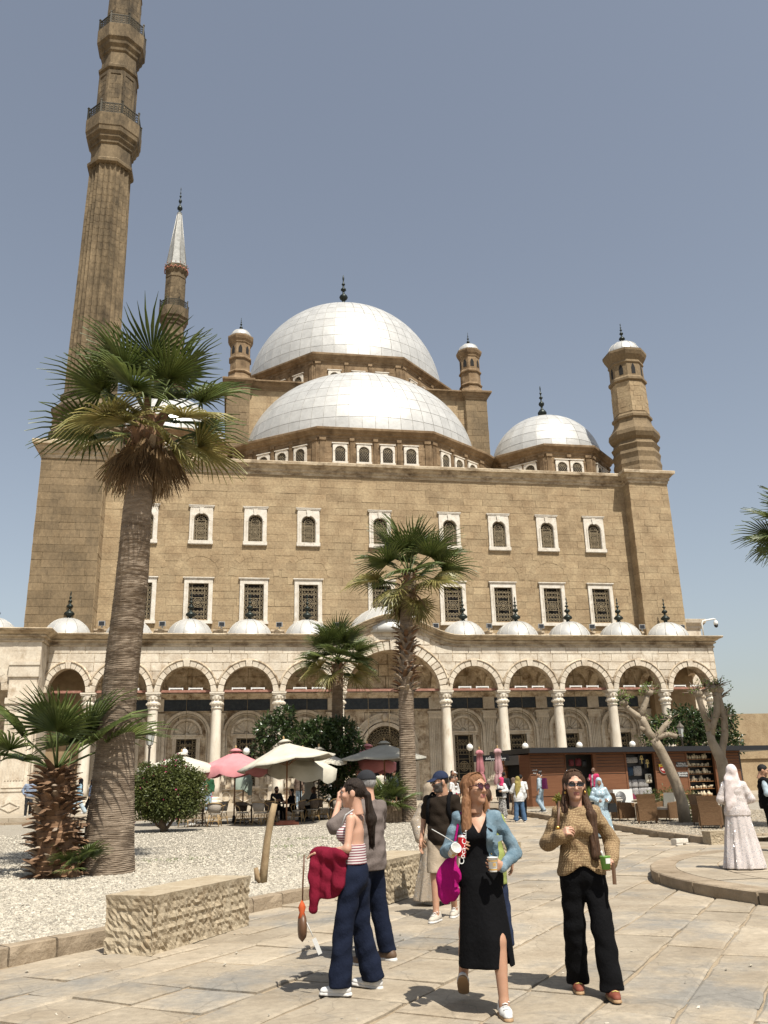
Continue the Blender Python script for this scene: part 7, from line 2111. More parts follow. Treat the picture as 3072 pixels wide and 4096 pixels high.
def torso_sdf(P, R, o=0.0, arms=True, fr=None):
    J = R.J; m = R.male; fr = fr or 1.0
    d = cone(P, J['chest'], J['waist'], (.148 if m else .128)*fr+o, (.132 if m else .108)*fr+o, .74)
    d = smin(d, cone(P, J['waist'], J['pelvis'], (.132 if m else .112)*fr+o, (.148 if m else .150)*fr+o, .76), .06)
    d = smin(d, cone(P, J['shR']*.86+J['chest']*.14, J['shL']*.86+J['chest']*.14, (.056 if m else .045)+o, (.056 if m else .045)+o), .06)
    if not m:
        for sx in (-1, 1): d = smin(d, ellip(P, J['chest']+np.array((sx*.062,-.088,-.012)), (.058+o,.050+o,.056+o)), .04)
    return d
def arm_sdf(P, R, side, r0, r1, r2, upto=1.0):
    J = R.J; sh, el, wr = J['sh'+side], J['el'+side], J['wr'+side]
    if upto <= .5:
        return cone(P, sh, sh+(el-sh)*upto*2, r0, r0+(r1-r0)*upto*2)
    d = cone(P, sh, el, r0, r1)
    return smin(d, cone(P, el, el+(wr-el)*((upto-.5)*2), r1, r1+(r2-r1)*((upto-.5)*2)), .025)
def leg_sdf(P, R, side, r0, r1, r2, ky=1.0):
    J = R.J
    d = cone(P, J['hip'+side]+np.array((0,0,-.01)), J['knee'+side], r0, r1)
    return smin(d, cone(P, J['knee'+side], J['ank'+side], r1, r2), .03)
def bounds(R, keys, pad):
    A = np.array([R.J[k_] for k_ in keys]); return A.min(0)-pad, A.max(0)+pad
ALLK = ('pelvis','waist','chest','neck','shR','shL','hipR','hipL','kneeR','kneeL','ankR','ankL','elR','elL','wrR','wrL')
def rotm(yaw=0, pitch=0, roll=0):
    return np.array(Matrix.Rotation(yaw,3,'Z') @ Matrix.Rotation(pitch,3,'X') @ Matrix.Rotation(roll,3,'Y'))
def frame_from(d, n):
    """columns: x = -palm normal, y, z = -finger direction"""
    d = np.array(d, float); d /= np.linalg.norm(d); n = np.array(n, float); n -= d*(n@d); n /= max(np.linalg.norm(n),1e-6)
    z = -d; x = -n; y = np.cross(z, x); return np.stack([x,y,z], 1)
def garment(name, fn, lo, hi, h, m, parent, s, mi=None, smooth=True):
    V, Q = nets(fn, lo, hi, h)
    if len(V) == 0: return None
    return link(name, np_mesh(name, V*s, Q, smooth=smooth), m, parent)
def person(label, loc, rz=0.0, H=1.70, male=False, skin='fair', pose={}, head=(0,0,0), hair=None, top=None, bottom=None, shoes=('white', None), h=.016, hands=('relaxed','relaxed'), hq=0, foot=None, extras=(), group=None, eyes=True, cat='person'):
    R = Rig(H, male, pose); J = R.J; s = R.s
    def body(P):
        d = torso_sdf(P, R, -.012)
        for sd in 'RL':
            d = smin(d, arm_sdf(P, R, sd, .046 if male else .040, .037 if male else .031, .026 if male else .0225), .03)
            d = smin(d, leg_sdf(P, R, sd, .082, .055, .036), .04)
            kn, an = J['knee'+sd], J['ank'+sd]; d = smin(d, cone(P, kn+(an-kn)*.12+np.array((0,.018,0)), kn+(an-kn)*.45+np.array((0,.016,0)), .044, .040), .03)
            d = smin(d, cone(P, an, an+np.array((0,-.01,-.05)), .036, .04), .02)
        d = smin(d, cone(P, J['neck'], J['head']+np.array((0,.03,-.09)), .058 if male else .049, .058 if male else .048), .03)
        return d
    lo, hi = bounds(R, ALLK, .17)
    hb = h if hq == 0 else min(h, .014)
    V, Q = nets(body, lo, hi, hb); mi = [np.zeros(len(Q), int)]
    Vs, Qs = [V], [Q]; off = len(V)
    def app(v, q, m_):
        nonlocal off
        Vs.append(v); Qs.append(q+off); off += len(v); mi.append(m_)
    Rh = rotm(*head); hv, hqd, lip = HEAD[(male, hq)]
    app(hv@Rh.T+J['head'], hqd, lip)
    for sd, hk in zip('RL', hands):
        if hk is None: continue
        d = J['wr'+sd]-J['el'+sd]; pn = pose.get('palm'+sd, (1,0,0) if sd == 'R' else (-1,0,0)); fd = pose.get('fing'+sd, d)
        v, q = HAND[hk]
        F = frame_from(fd, pn)
        if sd == 'R': F[:,1] *= -1; q = q[:,::-1]
        vv = (v*(1.0 if male else .92))@F.T+J['wr'+sd]
        app(vv, q, np.zeros(len(q), int))
    if eyes:
        e = MB()
        for sx in (-1, 1):
            e.lathe([(0,-.011),(.008,-.008),(.0115,0),(.008,.008),(0,.011)], 8, (sx*.031,-.082,.010))
        ev = np.array(e.v); 
        ef = [f_ for f_ in e.f if len(f_) == 4]
        app(ev@Rh.T+J['head'], np.array(ef), np.full(len(ef), 2))
        e = MB()
        for sx in (-1, 1):
            e.lathe([(0,-.0055),(.0045,-.003),(.0055,0),(.0045,.003),(0,.0055)], 8, (sx*.031,-.0895,.010))
            e.tube([(sx*.016,-.098,.030),(sx*.032,-.099,.035),(sx*.046,-.088,.029)], .004, 4)
        ev = np.array(e.v); ef = [f_ for f_ in e.f if len(f_) == 4]
        app(ev@Rh.T+J['head'], np.array(ef), np.full(len(ef), 3))
    me = np_mesh('person', np.concatenate(Vs)*s, np.concatenate(Qs), smooth=True, mi=np.concatenate(mi))
    for m_ in (SK[skin], M_lip, M_eyew, M_iris): me.materials.append(m_)
    o = link('person', me, None, None, loc, rz); tag(o, label, cat, group)
    # ---- top
    if top:
        tp = top if isinstance(top, (list, tuple)) else [top]
        for T in tp:
            off_ = T.get('o', .012); sl = T.get('sleeve', 1.0); hem = T.get('hem', .88); nk = T.get('neck', .075); wr_ = T.get('wr', .0035)*.55; loose = T.get('loose', .0); sr = T.get('sr', (.050,.045,.036) if not male else (.060,.055,.046))
            def f(P):
                d = torso_sdf(P, R, off_, fr=1+loose)
                if hem < .93 and loose >= 0: d = smin(d, cone(P, J['pelvis'], J['pelvis']+np.array((0,0,hem-.93)), .155+off_+loose*.1, .155+off_+loose*.12, .78), .05)
                if sl > 0:
                    for sd in 'RL': d = smin(d, arm_sdf(P, R, sd, *[x+T.get('so',0) for x in sr], upto=sl), .035)
                d = smin(d, cone(P, J['neck'], J['neck']+np.array((0,0,.02)), .05+T.get('collar',0), .05+T.get('collar',0)), .04)
                d = d + wrinkle(P, wr_, ph=T.get('ph', 1.0))
                d = np.maximum(d, hem-P[:,2] + (T['hemf'](P) if 'hemf' in T else 0))
                ctr = J['neck']+np.array((0,-.035+T.get('nky',0),.045+T.get('nkz',0)))
                d = np.maximum(d, -(ellip(P, ctr, (nk, nk*.95, T.get('nkd', .06)))))
                if 'cut' in T: d = np.maximum(d, -T['cut'](P, J))
                return d
            lo_, hi_ = bounds(R, [k_ for k_ in ALLK if not k_.startswith(('knee','ank'))]+(['elR'] if sl <= .5 else []), .20)
            lo_[2] = hem-.03
            g_ = garment(T.get('name','shirt'), f, lo_, hi_, T.get('h', h), T['m'], o, s)
    if bottom:
        B = bottom; kind = B['kind']
        if kind in ('pants','shorts'):
            r0, r1, r2 = B.get('r', (.098,.075,.062)); wz = B.get('waist', 1.04); hz = B.get('hem', .06)
            def f(P):
                d = cone(P, J['pelvis']+np.array((0,0,.11)), J['pelvis']+np.array((0,.0,-.03)), .125 if not male else .138, .158, .77)
                for sd in 'RL':
                    kn, an = J['knee'+sd], J['ank'+sd]
                    if kind == 'shorts': g = cone(P, J['hip'+sd], J['hip'+sd]+(kn-J['hip'+sd])*.92, r0, r1)
                    else:
                        g = cone(P, J['hip'+sd]+np.array((0,0,-.01)), kn, r0, r1); g = smin(g, cone(P, kn, an+(an-kn)*.06, r1, r2), .03)
                        hp = an+(an-kn)*.06; dr = (an-kn)/np.linalg.norm(an-kn)
                        g = np.maximum(g, (P-an)@dr - (an[2]-hz))
                    d = smin(d, g, .035)
                d = d + wrinkle(P, B.get('wr', .004)*.55, (7,7,30), ph=2.0)
                return np.maximum(np.maximum(d, P[:,2]-wz), hz-P[:,2]) if kind == 'pants' else np.maximum(np.maximum(d, P[:,2]-wz), B.get('hem', .52)-P[:,2])
            lo_, hi_ = bounds(R, ('pelvis','hipR','hipL','kneeR','kneeL','ankR','ankL'), .19); hi_[2] = wz+.03
            garment('trousers' if kind == 'pants' else 'shorts', f, lo_, hi_, B.get('h', h), B['m'], o, s)
        else:       # skirt, dress, robe: flared tube with folds
            z0, z1 = B.get('top', 1.05), B.get('hem', .1); ra, rb = B.get('r', (.135,.30)); ky = B.get('ky', .8); nf = B.get('folds', 9); fa = B.get('fa', .02)
            wt = B.get('wt', .5); mid = J['kneeR']*wt+J['kneeL']*(1-wt); bot = J['ankR']*wt+J['ankL']*(1-wt)
            def f(P):
                t = np.clip((z0-P[:,2])/(z0-z1), 0, 1)
                cx = np.interp(P[:,2], [bot[2],mid[2],.93,1.3], [bot[0],mid[0],J['pelvis'][0],J['chest'][0]]); cy = np.interp(P[:,2], [bot[2],mid[2],.93,1.3], [bot[1],mid[1],J['pelvis'][1],J['chest'][1]])
                x = P[:,0]-cx; y = (P[:,1]-cy)/ky
                hip = .155*B.get('hip',1.0)
                r_ = np.where(P[:,2] > .93, np.interp(P[:,2], [.93, z0], [hip, ra]), hip+(rb-hip)*np.clip((.93-P[:,2])/(.93-z1),0,1)**B.get('pw',1.0))
                th = np.arctan2(y, x)
                r_ = r_ + fa*np.sin(nf*th+2.2*P[:,2]+1.3)*t + fa*.5*np.sin((nf*2-3)*th-1.7*P[:,2])*t
                d = (np.sqrt(x*x+y*y)-r_)*.8
                d = np.maximum(np.maximum(d, P[:,2]-z0), z1-P[:,2])
                if 'cut' in B: d = np.maximum(d, -B['cut'](P, J))
                return d
            rr = max(rb, .2)+.12
            c0 = np.minimum(bot, J['pelvis']); c1 = np.maximum(bot, J['pelvis'])
            garment(B.get('name','skirt'), f, (c0[0]-rr, c0[1]-rr, z1-.03), (c1[0]+rr, c1[1]+rr, z0+.04), B.get('h', h), B['m'], o, s)
    # ---- shoes
    if shoes:
        for sd in 'RL':
            an = J['ank'+sd]; yaw, pit = (foot or {}).get(sd, (0,0))
            A = Matrix.Translation(Vector(an*s)) @ Matrix.Rotation(yaw,4,'Z') @ Matrix.Rotation(pit,4,'X') @ Matrix.Scale(s*(1.06 if male else .98),4) @ Matrix.Translation((0,0.0,-.088))
            sh = link('shoe', shoe_mesh('shoe', M_shoe[shoes[0]]), None, o); sh.matrix_local = A
            link('sole', shoe_mesh('sole', shoes[1] or M_sole), None, sh)
            if hq and len(shoes) > 2:
                lc = MB()
                for q_ in range(4): lc.tube([(-.026+.002*q_,-.105+.030*q_,.066+.012*q_),(0,-.108+.030*q_,.074+.012*q_),(.026-.002*q_,-.105+.030*q_,.066+.012*q_)], .0045, 4)
                lc.tube([(-.03,-.012,.10),(0,-.02,.112),(.035,-.03,.10)], .005, 4); lc.build('laces', shoes[2], sh)
    # ---- hair and headwear
    if hair:
        hl = hair if isinstance(hair, list) else [hair]
        for Hh in hl:
            kind, m_ = Hh[0], Hh[1]; par = Hh[2] if len(Hh) > 2 else {}
            hs = min(h, .011) if hq == 0 else .0075
            fn, lo_, hi_, nm = HAIRS[kind](par, R, Rh)
            def f2(P): return fn((P-J['head'])@Rh)     # into head space
            cs = np.array([(x,y,z) for x in (lo_[0],hi_[0]) for y in (lo_[1],hi_[1]) for z in (lo_[2],hi_[2])])@Rh.T+J['head']
            hg = garment(nm, f2, cs.min(0), cs.max(0), par.get('h', hs), m_, o, s)
            if hq and kind in ('long', 'pony'):
                rr = random.Random(len(label)); st = MB(); L = par.get('L', .3)
                for q_ in range(110):
                    sx = rr.choice((-1, 1)); u = rr.random()
                    if kind == 'long':
                        l2 = L*par.get('Lr' if sx < 0 else 'Ll', 1.0)*rr.uniform(.8,1.08)
                        a0 = rr.uniform(.15, 1.25)      # how far back round the head
                        p = [(sx*.006, -.045+.09*u, .126), (sx*.060*math.sin(a0+.3), -.02+.10*u, .105), (sx*.086*math.sin(a0+.5), .0+.105*u, .04), (sx*(.088-.03*u), .01+.09*u, -.06), (sx*(.092-.05*u)+par.get('lean',0)*.5, .02+.08*u-par.get('fw',0)*.5*(1-u), -.06-(l2-.06)*.5), (sx*(par.get('sp',.1)-.06*u)+par.get('lean',0)+rr.uniform(-.02,.02), .02+.07*u-par.get('fw',0)*(1-u)+rr.uniform(-.012,.012), -l2)]
                    else:
                        a0 = rr.uniform(-2.6, 2.6); p = [(.082*math.sin(a0), .02-.08*math.cos(a0), .075), (.088*math.sin(a0), .04-.03*math.cos(a0), .05), (.05*math.sin(a0), .10, .02), (rr.uniform(-.015,.015), .132, -.02), (par.get('dx',0)+rr.uniform(-.045,.045), .15+rr.uniform(-.03,.035), -L*.5), (par.get('dx',0)*2+rr.uniform(-.035,.035), .14+rr.uniform(-.03,.03), -L*rr.uniform(.85,1.08))]
                    st.tube(p, [.0028,.0036,.004,.004,.0036,.0012], 4)
                st.xf(Matrix.Translation(Vector(J['head']*s)) @ Matrix(Rh.tolist()).to_4x4() @ Matrix.Scale(s,4)); q = st.build('hair_strands', m_, hg); struct(q, 'stuff')
    o['_s'] = s
    for e in extras: e(o, R, Rh)
    del o['_s']
    return o
def hair_cap(P, face_z=.058, o=.0):
    d = ellip(P, (0,.022,.030), (.084+o,.104+o,.099+o))
    fc = ellip(P, (0,-.105,face_z-.098), (.074,.092,.106))
    fc = np.minimum(fc, np.maximum(np.maximum(P[:,1]+.0, P[:,2]+.02), np.abs(P[:,0])-.07))
    return d, fc
def h_short(par, R, Rh):
    def fn(P):
        d, fc = hair_cap(P, par.get('line',.062), par.get('o',-.003))
        d = np.maximum(d, -fc+0*d); d = np.maximum(d, -(P[:,2]+.045+np.maximum(0, -(P[:,1]-.02))*1.2))
        return d + .0022*np.sin(P[:,0]*170+P[:,2]*60)*np.sin(P[:,1]*150)
    return fn, (-.12,-.13,-.10), (.12,.16,.16), 'hair'
def h_long(par, R, Rh):
    L = par.get('L', .30); sp = par.get('sp', .10); fw = par.get('fw', .0); wd = par.get('wd', .036); lw = par.get('lean', 0.0)
    def fn(P):
        d, fc = hair_cap(P, par.get('line',.075), .0)
        d = np.maximum(d, -(fc-.0))
        d = smin(d, cone(P, (0,.06,.02), (lw,.085,-L*.92), .078, .060, .5), .035)
        for sx in (-1, 1):
            l2 = L*par.get('Lr' if sx < 0 else 'Ll', 1.0)
            d = smin(d, cone(P, (sx*.072,.024,.04), (sx*.082,.026,-.10), .022+par.get('vol',0)*.6, .024+par.get('vol',0)), .02)
            if fw > .05 and l2 > .3:
                mp_ = (sx*.105,.015-fw*.72,-.235); d = smin(d, cone(P, (sx*.084,.022,-.10), mp_, .026, .034, .8), .02); d = smin(d, cone(P, mp_, (sx*sp+lw,.0-fw,-l2), .034, wd, .7), .025)
            else: d = smin(d, cone(P, (sx*.086,.025,-.10), (sx*sp+lw,.02-fw*.3,-l2), .026+par.get('vol',0), wd), .025)
        an = np.arctan2(P[:,0], P[:,1]+.02)
        return d + .0028*np.sin(an*41+P[:,2]*7) + .0016*np.sin(an*83-P[:,2]*11)
    return fn, (-.22,-.18,-L-.1), (.22,.24,.16), 'hair'
def h_pony(par, R, Rh):
    L = par.get('L', .42)
    def fn(P):
        d, fc = hair_cap(P, .066, -.002); d = np.maximum(d, -fc); d = np.maximum(d, -(P[:,2]+.075))
        d = smin(d, cone(P, (0,.11,.0), (0,.135,-.03), .028, .026), .02)
        d = smin(d, cone(P, (0,.135,-.03), (par.get('dx',.02),.15,-L*.5), .026, .045, 1), .02); d = smin(d, cone(P, (par.get('dx',.02),.15,-L*.5), (par.get('dx',.02)*2,.14,-L), .045, .018), .03)
        an = np.arctan2(P[:,0], P[:,1]-.05)
        return d + .003*np.sin(an*26+P[:,2]*10)
    return fn, (-.16,-.14,-L-.06), (.2,.24,.16), 'hair'
def h_bun(par, R, Rh):
    def fn(P):
        d, fc = hair_cap(P, .064, -.002); d = np.maximum(d, -fc); d = np.maximum(d, -(P[:,2]+.07))
        return smin(d, ellip(P, (0,.12,.03), (.045,.04,.045)), .02)
    return fn, (-.12,-.13,-.12), (.12,.19,.16), 'hair'
def h_hijab(par, R, Rh):
    drape = par.get('drape', .34); fr = par.get('front', .10)
    def fn(P):
        d = ellip(P, (0,.022,.026), (.094,.116,.112))
        d = smin(d, cone(P, (0,.015,-.06), (0,.02,-.15), .088, .095), .04)
        d = smin(d, cone(P, (0,.02,-.13), (0,.01,-.22), .10, .165, .78), .06)
        if drape: d = smin(d, cone(P, (par.get('dx',.03),.08,-.12), (par.get('dx',.03)*1.5,.13,-drape-.1), .10, .085, .35), .05)
        if par.get('tail'): tx = par['tail']; d = smin(d, cone(P, (tx[0]*.6,tx[1],-.15), (tx[0],tx[1],-tx[2]), .055, .04, .6), .04)
        op = ellip(P, (0,-.115,-.015), (.060,.085,.088)); d = np.maximum(d, -op)
        return d + .0022*np.sin(P[:,2]*34+np.arctan2(P[:,0],P[:,1])*7)
    return fn, (-.24,-.2,-max(drape,.25)-.28-(par['tail'][2] if par.get('tail') else 0)), (.24,.26,.16), par.get('name','headscarf')
def h_cap(par, R, Rh):
    back = par.get('back', False)
    def fn(P):
        d = ellip(P, (0,.018,.042), (.090,.109,.098)); d = np.maximum(d, -(P[:,2]-.040+.0*P[:,1]))
        sg = 1 if back else -1
        br = np.maximum(np.sqrt((P[:,0]/.075)**2+((P[:,1]-sg*.105)/.075)**2)-1, np.abs(P[:,2]-.050+.35*(np.abs(P[:,1])-.1)+ P[:,0]**2*4)/.006-1)*.006
        d = np.minimum(d, br)
        if back: d = np.maximum(d, -ellip(P, (0,-.10,.052), (.045,.05,.028)))
        return d
    return fn, (-.12,-.21,.0), (.12,.22,.16), 'cap'
def h_beard(par, R, Rh):
    def fn(P):
        d = head_sdf(P, True)-.0045
        d = np.maximum(d, P[:,2]+.040+np.abs(P[:,0])*-.55); d = np.maximum(d, -(P[:,2]+.125)); d = np.maximum(d, P[:,1]-.0)
        lip = ellip(P, (0,-.095,-.063), (.022,.03,.010)); return np.maximum(d, -lip)
    return fn, (-.10,-.14,-.14), (.10,.03,.02), 'beard'
def h_chef(par, R, Rh):
    def fn(P):
        d = cone(P, (0,.02,.06), (0,.02,.15), .088, .075); return np.maximum(d, -(P[:,2]-.05))
    return fn, (-.12,-.12,.0), (.12,.15,.28), 'cap'
HAIRS = dict(beard=h_beard, chef=h_chef, short=h_short, long=h_long, pony=h_pony, bun=h_bun, hijab=h_hijab, cap=h_cap)
# ---- small accessories in head space
def sunglasses(m, w=.023, hgt=.019, tilt=0.0):
    def ex(o, R, Rh):
        g = MB()
        for sx in (-1, 1):
            pts = [(sx*.033+w*1.0*math.cos(a), -.112+.25*abs(math.cos(a))*.02, .010+hgt*math.sin(a)) for a in np.linspace(0, 2*pi, 17)]
            g.add([(p[0],p[1],p[2]) for p in pts[:-1]]+[(p[0],p[1]+.004,p[2]) for p in pts[:-1]], [tuple(range(16)), tuple(reversed(range(16,32)))]+[(i,16+i,16+(i+1) % 16,(i+1) % 16) for i in range(16)])
            g.tube(pts, .003, 4); g.tube([(sx*.056,-.106,.016),(sx*.076,-.07,.014),(sx*.082,.01,.008)], .003, 4)
        g.tube([(-.012,-.112,.014),(0,-.115,.017),(.012,-.112,.014)], .003, 4)
        A = Matrix(Rh.tolist()).to_4x4(); g.xf(Matrix.Translation(Vector(R.J['head']*R.s)) @ A @ Matrix.Scale(R.s,4))
        g.build('sunglasses', m, o)
    return ex
def earrings(m):
    def ex(o, R, Rh):
        for sx in (-1, 1):
            g = MB(); g.lathe([(0,-.012),(.008,-.006),(.009,0),(.005,.010),(0,.014)], 8, (sx*.083,.004,-.062))
            g.xf(Matrix.Translation(Vector(R.J['head']*R.s)) @ Matrix(Rh.tolist()).to_4x4() @ Matrix.Scale(R.s,4)); g.build('earring', m, o)
    return ex
# ------------------------------------------------------------------ the cast
def toL(w, loc, rz, s):
    v = Vector((w[0]-loc[0], w[1]-loc[1], 0)); v = Matrix.Rotation(-rz,3,'Z') @ v
    return v.x/s, v.y/s
def stance(loc, rz, H, fR, fL, raiseR=0.0, raiseL=0.0, bendR=.0, bendL=.0):
    s = H/1.7; out = {}
    for sd, f_, ra, bd in (('R', fR, raiseR, bendR), ('L', fL, raiseL, bendL)):
        x, y = toL(f_, loc, rz, s); out['ank'+sd] = (x, y+.02, .09+ra)
        hx = -.085 if sd == 'R' else .085
        out['knee'+sd] = ((hx+x)*.5+(-.004 if sd == 'R' else .004), (y+.02)*.45-.03-bd, .49+ra*.3)
    return out
def WP(o, p, s):
    return Vector(o.location) + Matrix.Rotation(o.rotation_euler.z,3,'Z') @ (Vector(p)*s)
M_gold = plain('gold', (.70,.45,.12), .3, 1.0); M_shade = plain('dark_lens', (.012,.010,.012), .12, spec=.6); M_shade_p = plain('plum_lens', (.05,.012,.02), .15, spec=.6)

# F4: woman in the gold sweater, walking towards us
L4, r4, H4 = (-7.69,-50.42,0), -.30, 1.71
ps = stance(L4, r4, H4, (-7.745,-50.26), (-7.60,-50.60)); ps.update(elR=(-.262,.03,1.12), wrR=(-.155,-.155,1.185), fingR=(.45,-.45,.45), palmR=(.5,.3,-.2), elL=(.27,.05,1.12), wrL=(.235,-.10,.985), fingL=(-.1,-.9,-.25), palmL=(-1,0,0))
def hem4(P): return .085*np.exp(-(P[:,0]/.10)**2)*(P[:,1] < 0) - .02
w4 = person('woman in a gold knit sweater and wide black trousers walking towards us', L4, r4, H4, False, 'fair', ps, (.05,.06,0), [('long', H_['brown'], dict(L=.54, sp=.105, fw=.165, Lr=.40, Ll=1.0, wd=.040))],
    dict(name='sweater', m=M_knit, o=.016, loose=.09, hem=.89, sr=(.054,.060,.056), wr=.007, neck=.098, nkd=.055, hemf=hem4), dict(kind='pants', m=C['black'], r=(.100,.084,.092), hem=.055, wr=.006), ('rust', M_gum, plain('yellow_lace', (.50,.42,.14), .7)), h=.0105, hands=('pinch','grip'), hq=1, foot={'R':(.0,.0),'L':(.12,0)}, extras=(sunglasses(M_shade, .028, .016), earrings(M_gold)))
s4 = H4/1.7
def laces(parent_shoe_m): pass
t = thing('ice_cream_cup', 'green paper cup with a plastic spoon in the sweater woman\'s hand', 'cup', WP(w4,(.175,-.20,.935),s4), .3)
m = MB(); m.lathe([(.034,0),(.042,.095),(.044,.1),(.040,.098),(.034,.03),(0,.03)], 18); m.build('cup', plain('green_paper', (.12,.26,.045), .5), t)
m = MB(); m.lathe([(.0395,.045),(.0415,.085)], 18, caps=False, a0=-2.2, a1=-.9); m.build('label_band', M_white, t)
m = MB(); m.tube([(-.01,0,.06),(-.035,-.01,.125),(-.045,-.012,.14)], .009, 6, flat=.4); m.build('spoon', M_white, t)
m = MB(); m.box(-.03,.03,-.008,.008,-.085,.075); o = m.build('phone', M_leather, None, WP(w4,(.235,-.175,.905),s4), .9); tag(o, 'brown cased phone held below the green cup', 'phone'); o.rotation_euler.y = .12
t = thing('shoulder_bag', 'brown leather bag strap over the sweater woman\'s shoulder', 'bag', WP(w4,(0,0,0),s4), r4)
m = MB(); m.tube([Vector(p)*s4 for p in ((-.135,.06,1.40),(-.14,.0,1.452),(-.15,-.075,1.40),(-.165,-.125,1.30),(-.185,-.12,1.20),(-.19,-.10,1.10))], .011, 6, flat=.35); m.build('strap', M_leather, t)
m = MB(); m.lathe([(.014,0),(.018,.012),(.014,.024)], 10, tuple(Vector((-.175,-.13,1.24))*s4)); m.build('buckle', M_gold, t)
m = MB(); m.obox(tuple(Vector((.0,.20,1.10))*s4), .20, .06, .15); m.build('bag_body', M_leather, t)

# F3: woman in black dress and denim jacket
L3, r3, H3 = (-8.63,-50.68,0), -.22, 1.70
ps = stance(L3, r3, H3, (-8.72,-50.33), (-8.565,-50.90), raiseR=.075, bendR=.0); ps.update(elR=(-.255,.03,1.115), wrR=(-.195,-.19,1.155), fingR=(.25,-.6,.15), palmR=(.75,-.1,-.1), elL=(.285,.0,1.10), wrL=(.165,-.19,1.02), fingL=(-.55,-.45,.0), palmL=(-.45,.4,.1))
def slit(P, J): return np.maximum(np.maximum(np.abs(P[:,0]-.15)-.004-.035*np.maximum(0,.46-P[:,2])/.2, P[:,1]-.02), P[:,2]-.46)
def vneck(P, J): return np.maximum(np.abs(P[:,0])-np.maximum(.0,(P[:,2]-1.245)*.55), P[:,1]-.02)
def openj(P, J):
    z = P[:,2]; xc = .055
    return np.maximum(np.maximum(np.abs(P[:,0]+.035)-(.085+.07*np.maximum(0,(z-1.2)*1.2)+np.maximum(0,1.15-z)*.25), P[:,1]-.035), -(z-.5))
w3 = person('woman in a black midi dress and open denim jacket looking to the right', L3, r3, H3, False, 'tan', ps, (.62,-.08,0.05), [('long', H_['auburn'], dict(L=.31, sp=.125, fw=.02, wd=.042, lean=.02, vol=.009))],
    [dict(name='dress_bodice', m=C['black'], o=.010, sleeve=0, hem=.86, wr=.001, neck=.11, nkd=.045, cut=vneck), dict(name='denim_jacket', m=M_denim, o=.017, loose=.03, hem=.94, sr=(.050,.048,.042), wr=.008, neck=.10, nkd=.10, collar=.035, cut=openj)],
    dict(kind='dress', name='dress_skirt', m=C['black'], top=1.02, hem=.31, r=(.118,.215), ky=.95, folds=5, fa=.008, wt=.40, hip=1.0, cut=slit), ('white', M_gum, M_white), h=.0105, hands=('grip','grip'), hq=1, foot={'R':(-.05,-.62),'L':(.1,0)}, extras=(sunglasses(M_shade_p, .026, .021), earrings(M_gold)))
s3 = H3/1.7
# jacket details
def jpart(name, m_, pts, r_=.006): 
    m = MB(); m.tube([Vector(p)*s3 for p in pts], r_, 5, flat=.5); return m.build(name, m_, w3)
M_denim_d = cloth('dark_denim_seam', (.10,.19,.27)); M_denim_l = cloth('pale_denim', (.26,.36,.43))
for z in (1.30,1.20,1.10,1.0):
    m = MB(); m.lathe([(0,-.004),(.008,0),(0,.004)], 8, (0,0,0)); m.xf(Matrix.Translation(Vector((.075+.22*max(0,1.15-z),-.118+.02*(z>1.25),z))*s3) @ Matrix.Rotation(pi/2,4,'X')); m.build('button', M_gold, w3)
m = MB(); m.prism([(-.055,0),(.055,0),(.055,-.035),(0,-.055),(-.055,-.035)][::-1], Vector((.125,-.128,1.235))*s3, (.97,.22,0), (0,-.1,.99), (.22,-.97,-.1), .006); m.build('pocket_flap', M_denim_l, w3)
def paper_cup(label, loc, R=None):
    t = thing('paper_cup', label, 'cup', loc, 0, 'white paper coffee cups'); 
    if R is not None: t.rotation_euler = R
    m = MB(); m.lathe([(.028,0),(.029,.004),(.038,.098),(.041,.1),(.041,.104),(.037,.102),(.028,.012),(0,.012)], 20); m.build('cup', M_white, t)
    for z, w_ in ((.012,.010),(.074,.008)):
        m = MB(); m.lathe([(.0292+.0092*(z/.094),z),(.0292+.0092*((z+w_)/.094),z+w_)], 20, caps=False); m.build('gold_band', plain('gold_print', (.50,.30,.07), .4), t)
    m = MB()
    for i in range(3): m.box(-.012,.012,-.0375,-.0365,.042+i*.008,.047+i*.008)
    m.build('print', plain('gold_print2', (.50,.30,.07), .4), t)
    return t
paper_cup('white paper cup with gold bands in the denim woman\'s left hand', WP(w3,(.085,-.265,.985),s3))
paper_cup('empty white paper cup tipped towards us beside the red can', WP(w3,(-.225,-.285,1.115),s3), (1.0,.35,0))
t = thing('soda_can', 'red soda can with white script held by the denim woman', 'can', WP(w3,(-.150,-.275,1.085),s3), .25); t.rotation_euler = (-.05,.12,.25)
m = MB(); m.lathe([(.026,0),(.033,.012),(.033,.148),(.027,.163),(.026,.165),(.024,.16),(0,.16)], 22); m.build('can', plain('can_red', (.36,.008,.012), .3, .3), t)
m = MB(); m.lathe([(.0265,.001),(.0335,.011)], 22, caps=False); m.lathe([(.0335,.148),(.0275,.163)], 22, caps=False); m.build('rims', M_grey_metal, t)
me = text_mesh('Coca-Cola', .058, ext=.0)
me.transform(Matrix.Rotation(math.radians(-82),4,'Y')); 
for v_ in me.vertices:
    a_ = v_.co.x/.034; v_.co = Vector((.0342*math.sin(a_), -.0342*math.cos(a_), v_.co.z+.082))
link('lettering', me, M_letter, t)
m = MB(); m.tube([(0,0,0),(-.09,.0,.055),(-.17,0,.10)], .006, 6, flat=.5); m.build('handle', M_white, None, WP(w3,(-.20,-.30,1.20),s3)); o = bpy.context.scene.collection.objects[-1]; o.name = 'plastic_spoon'; tag(o, 'white plastic spoon sticking out above the denim woman\'s right hand', 'spoon')
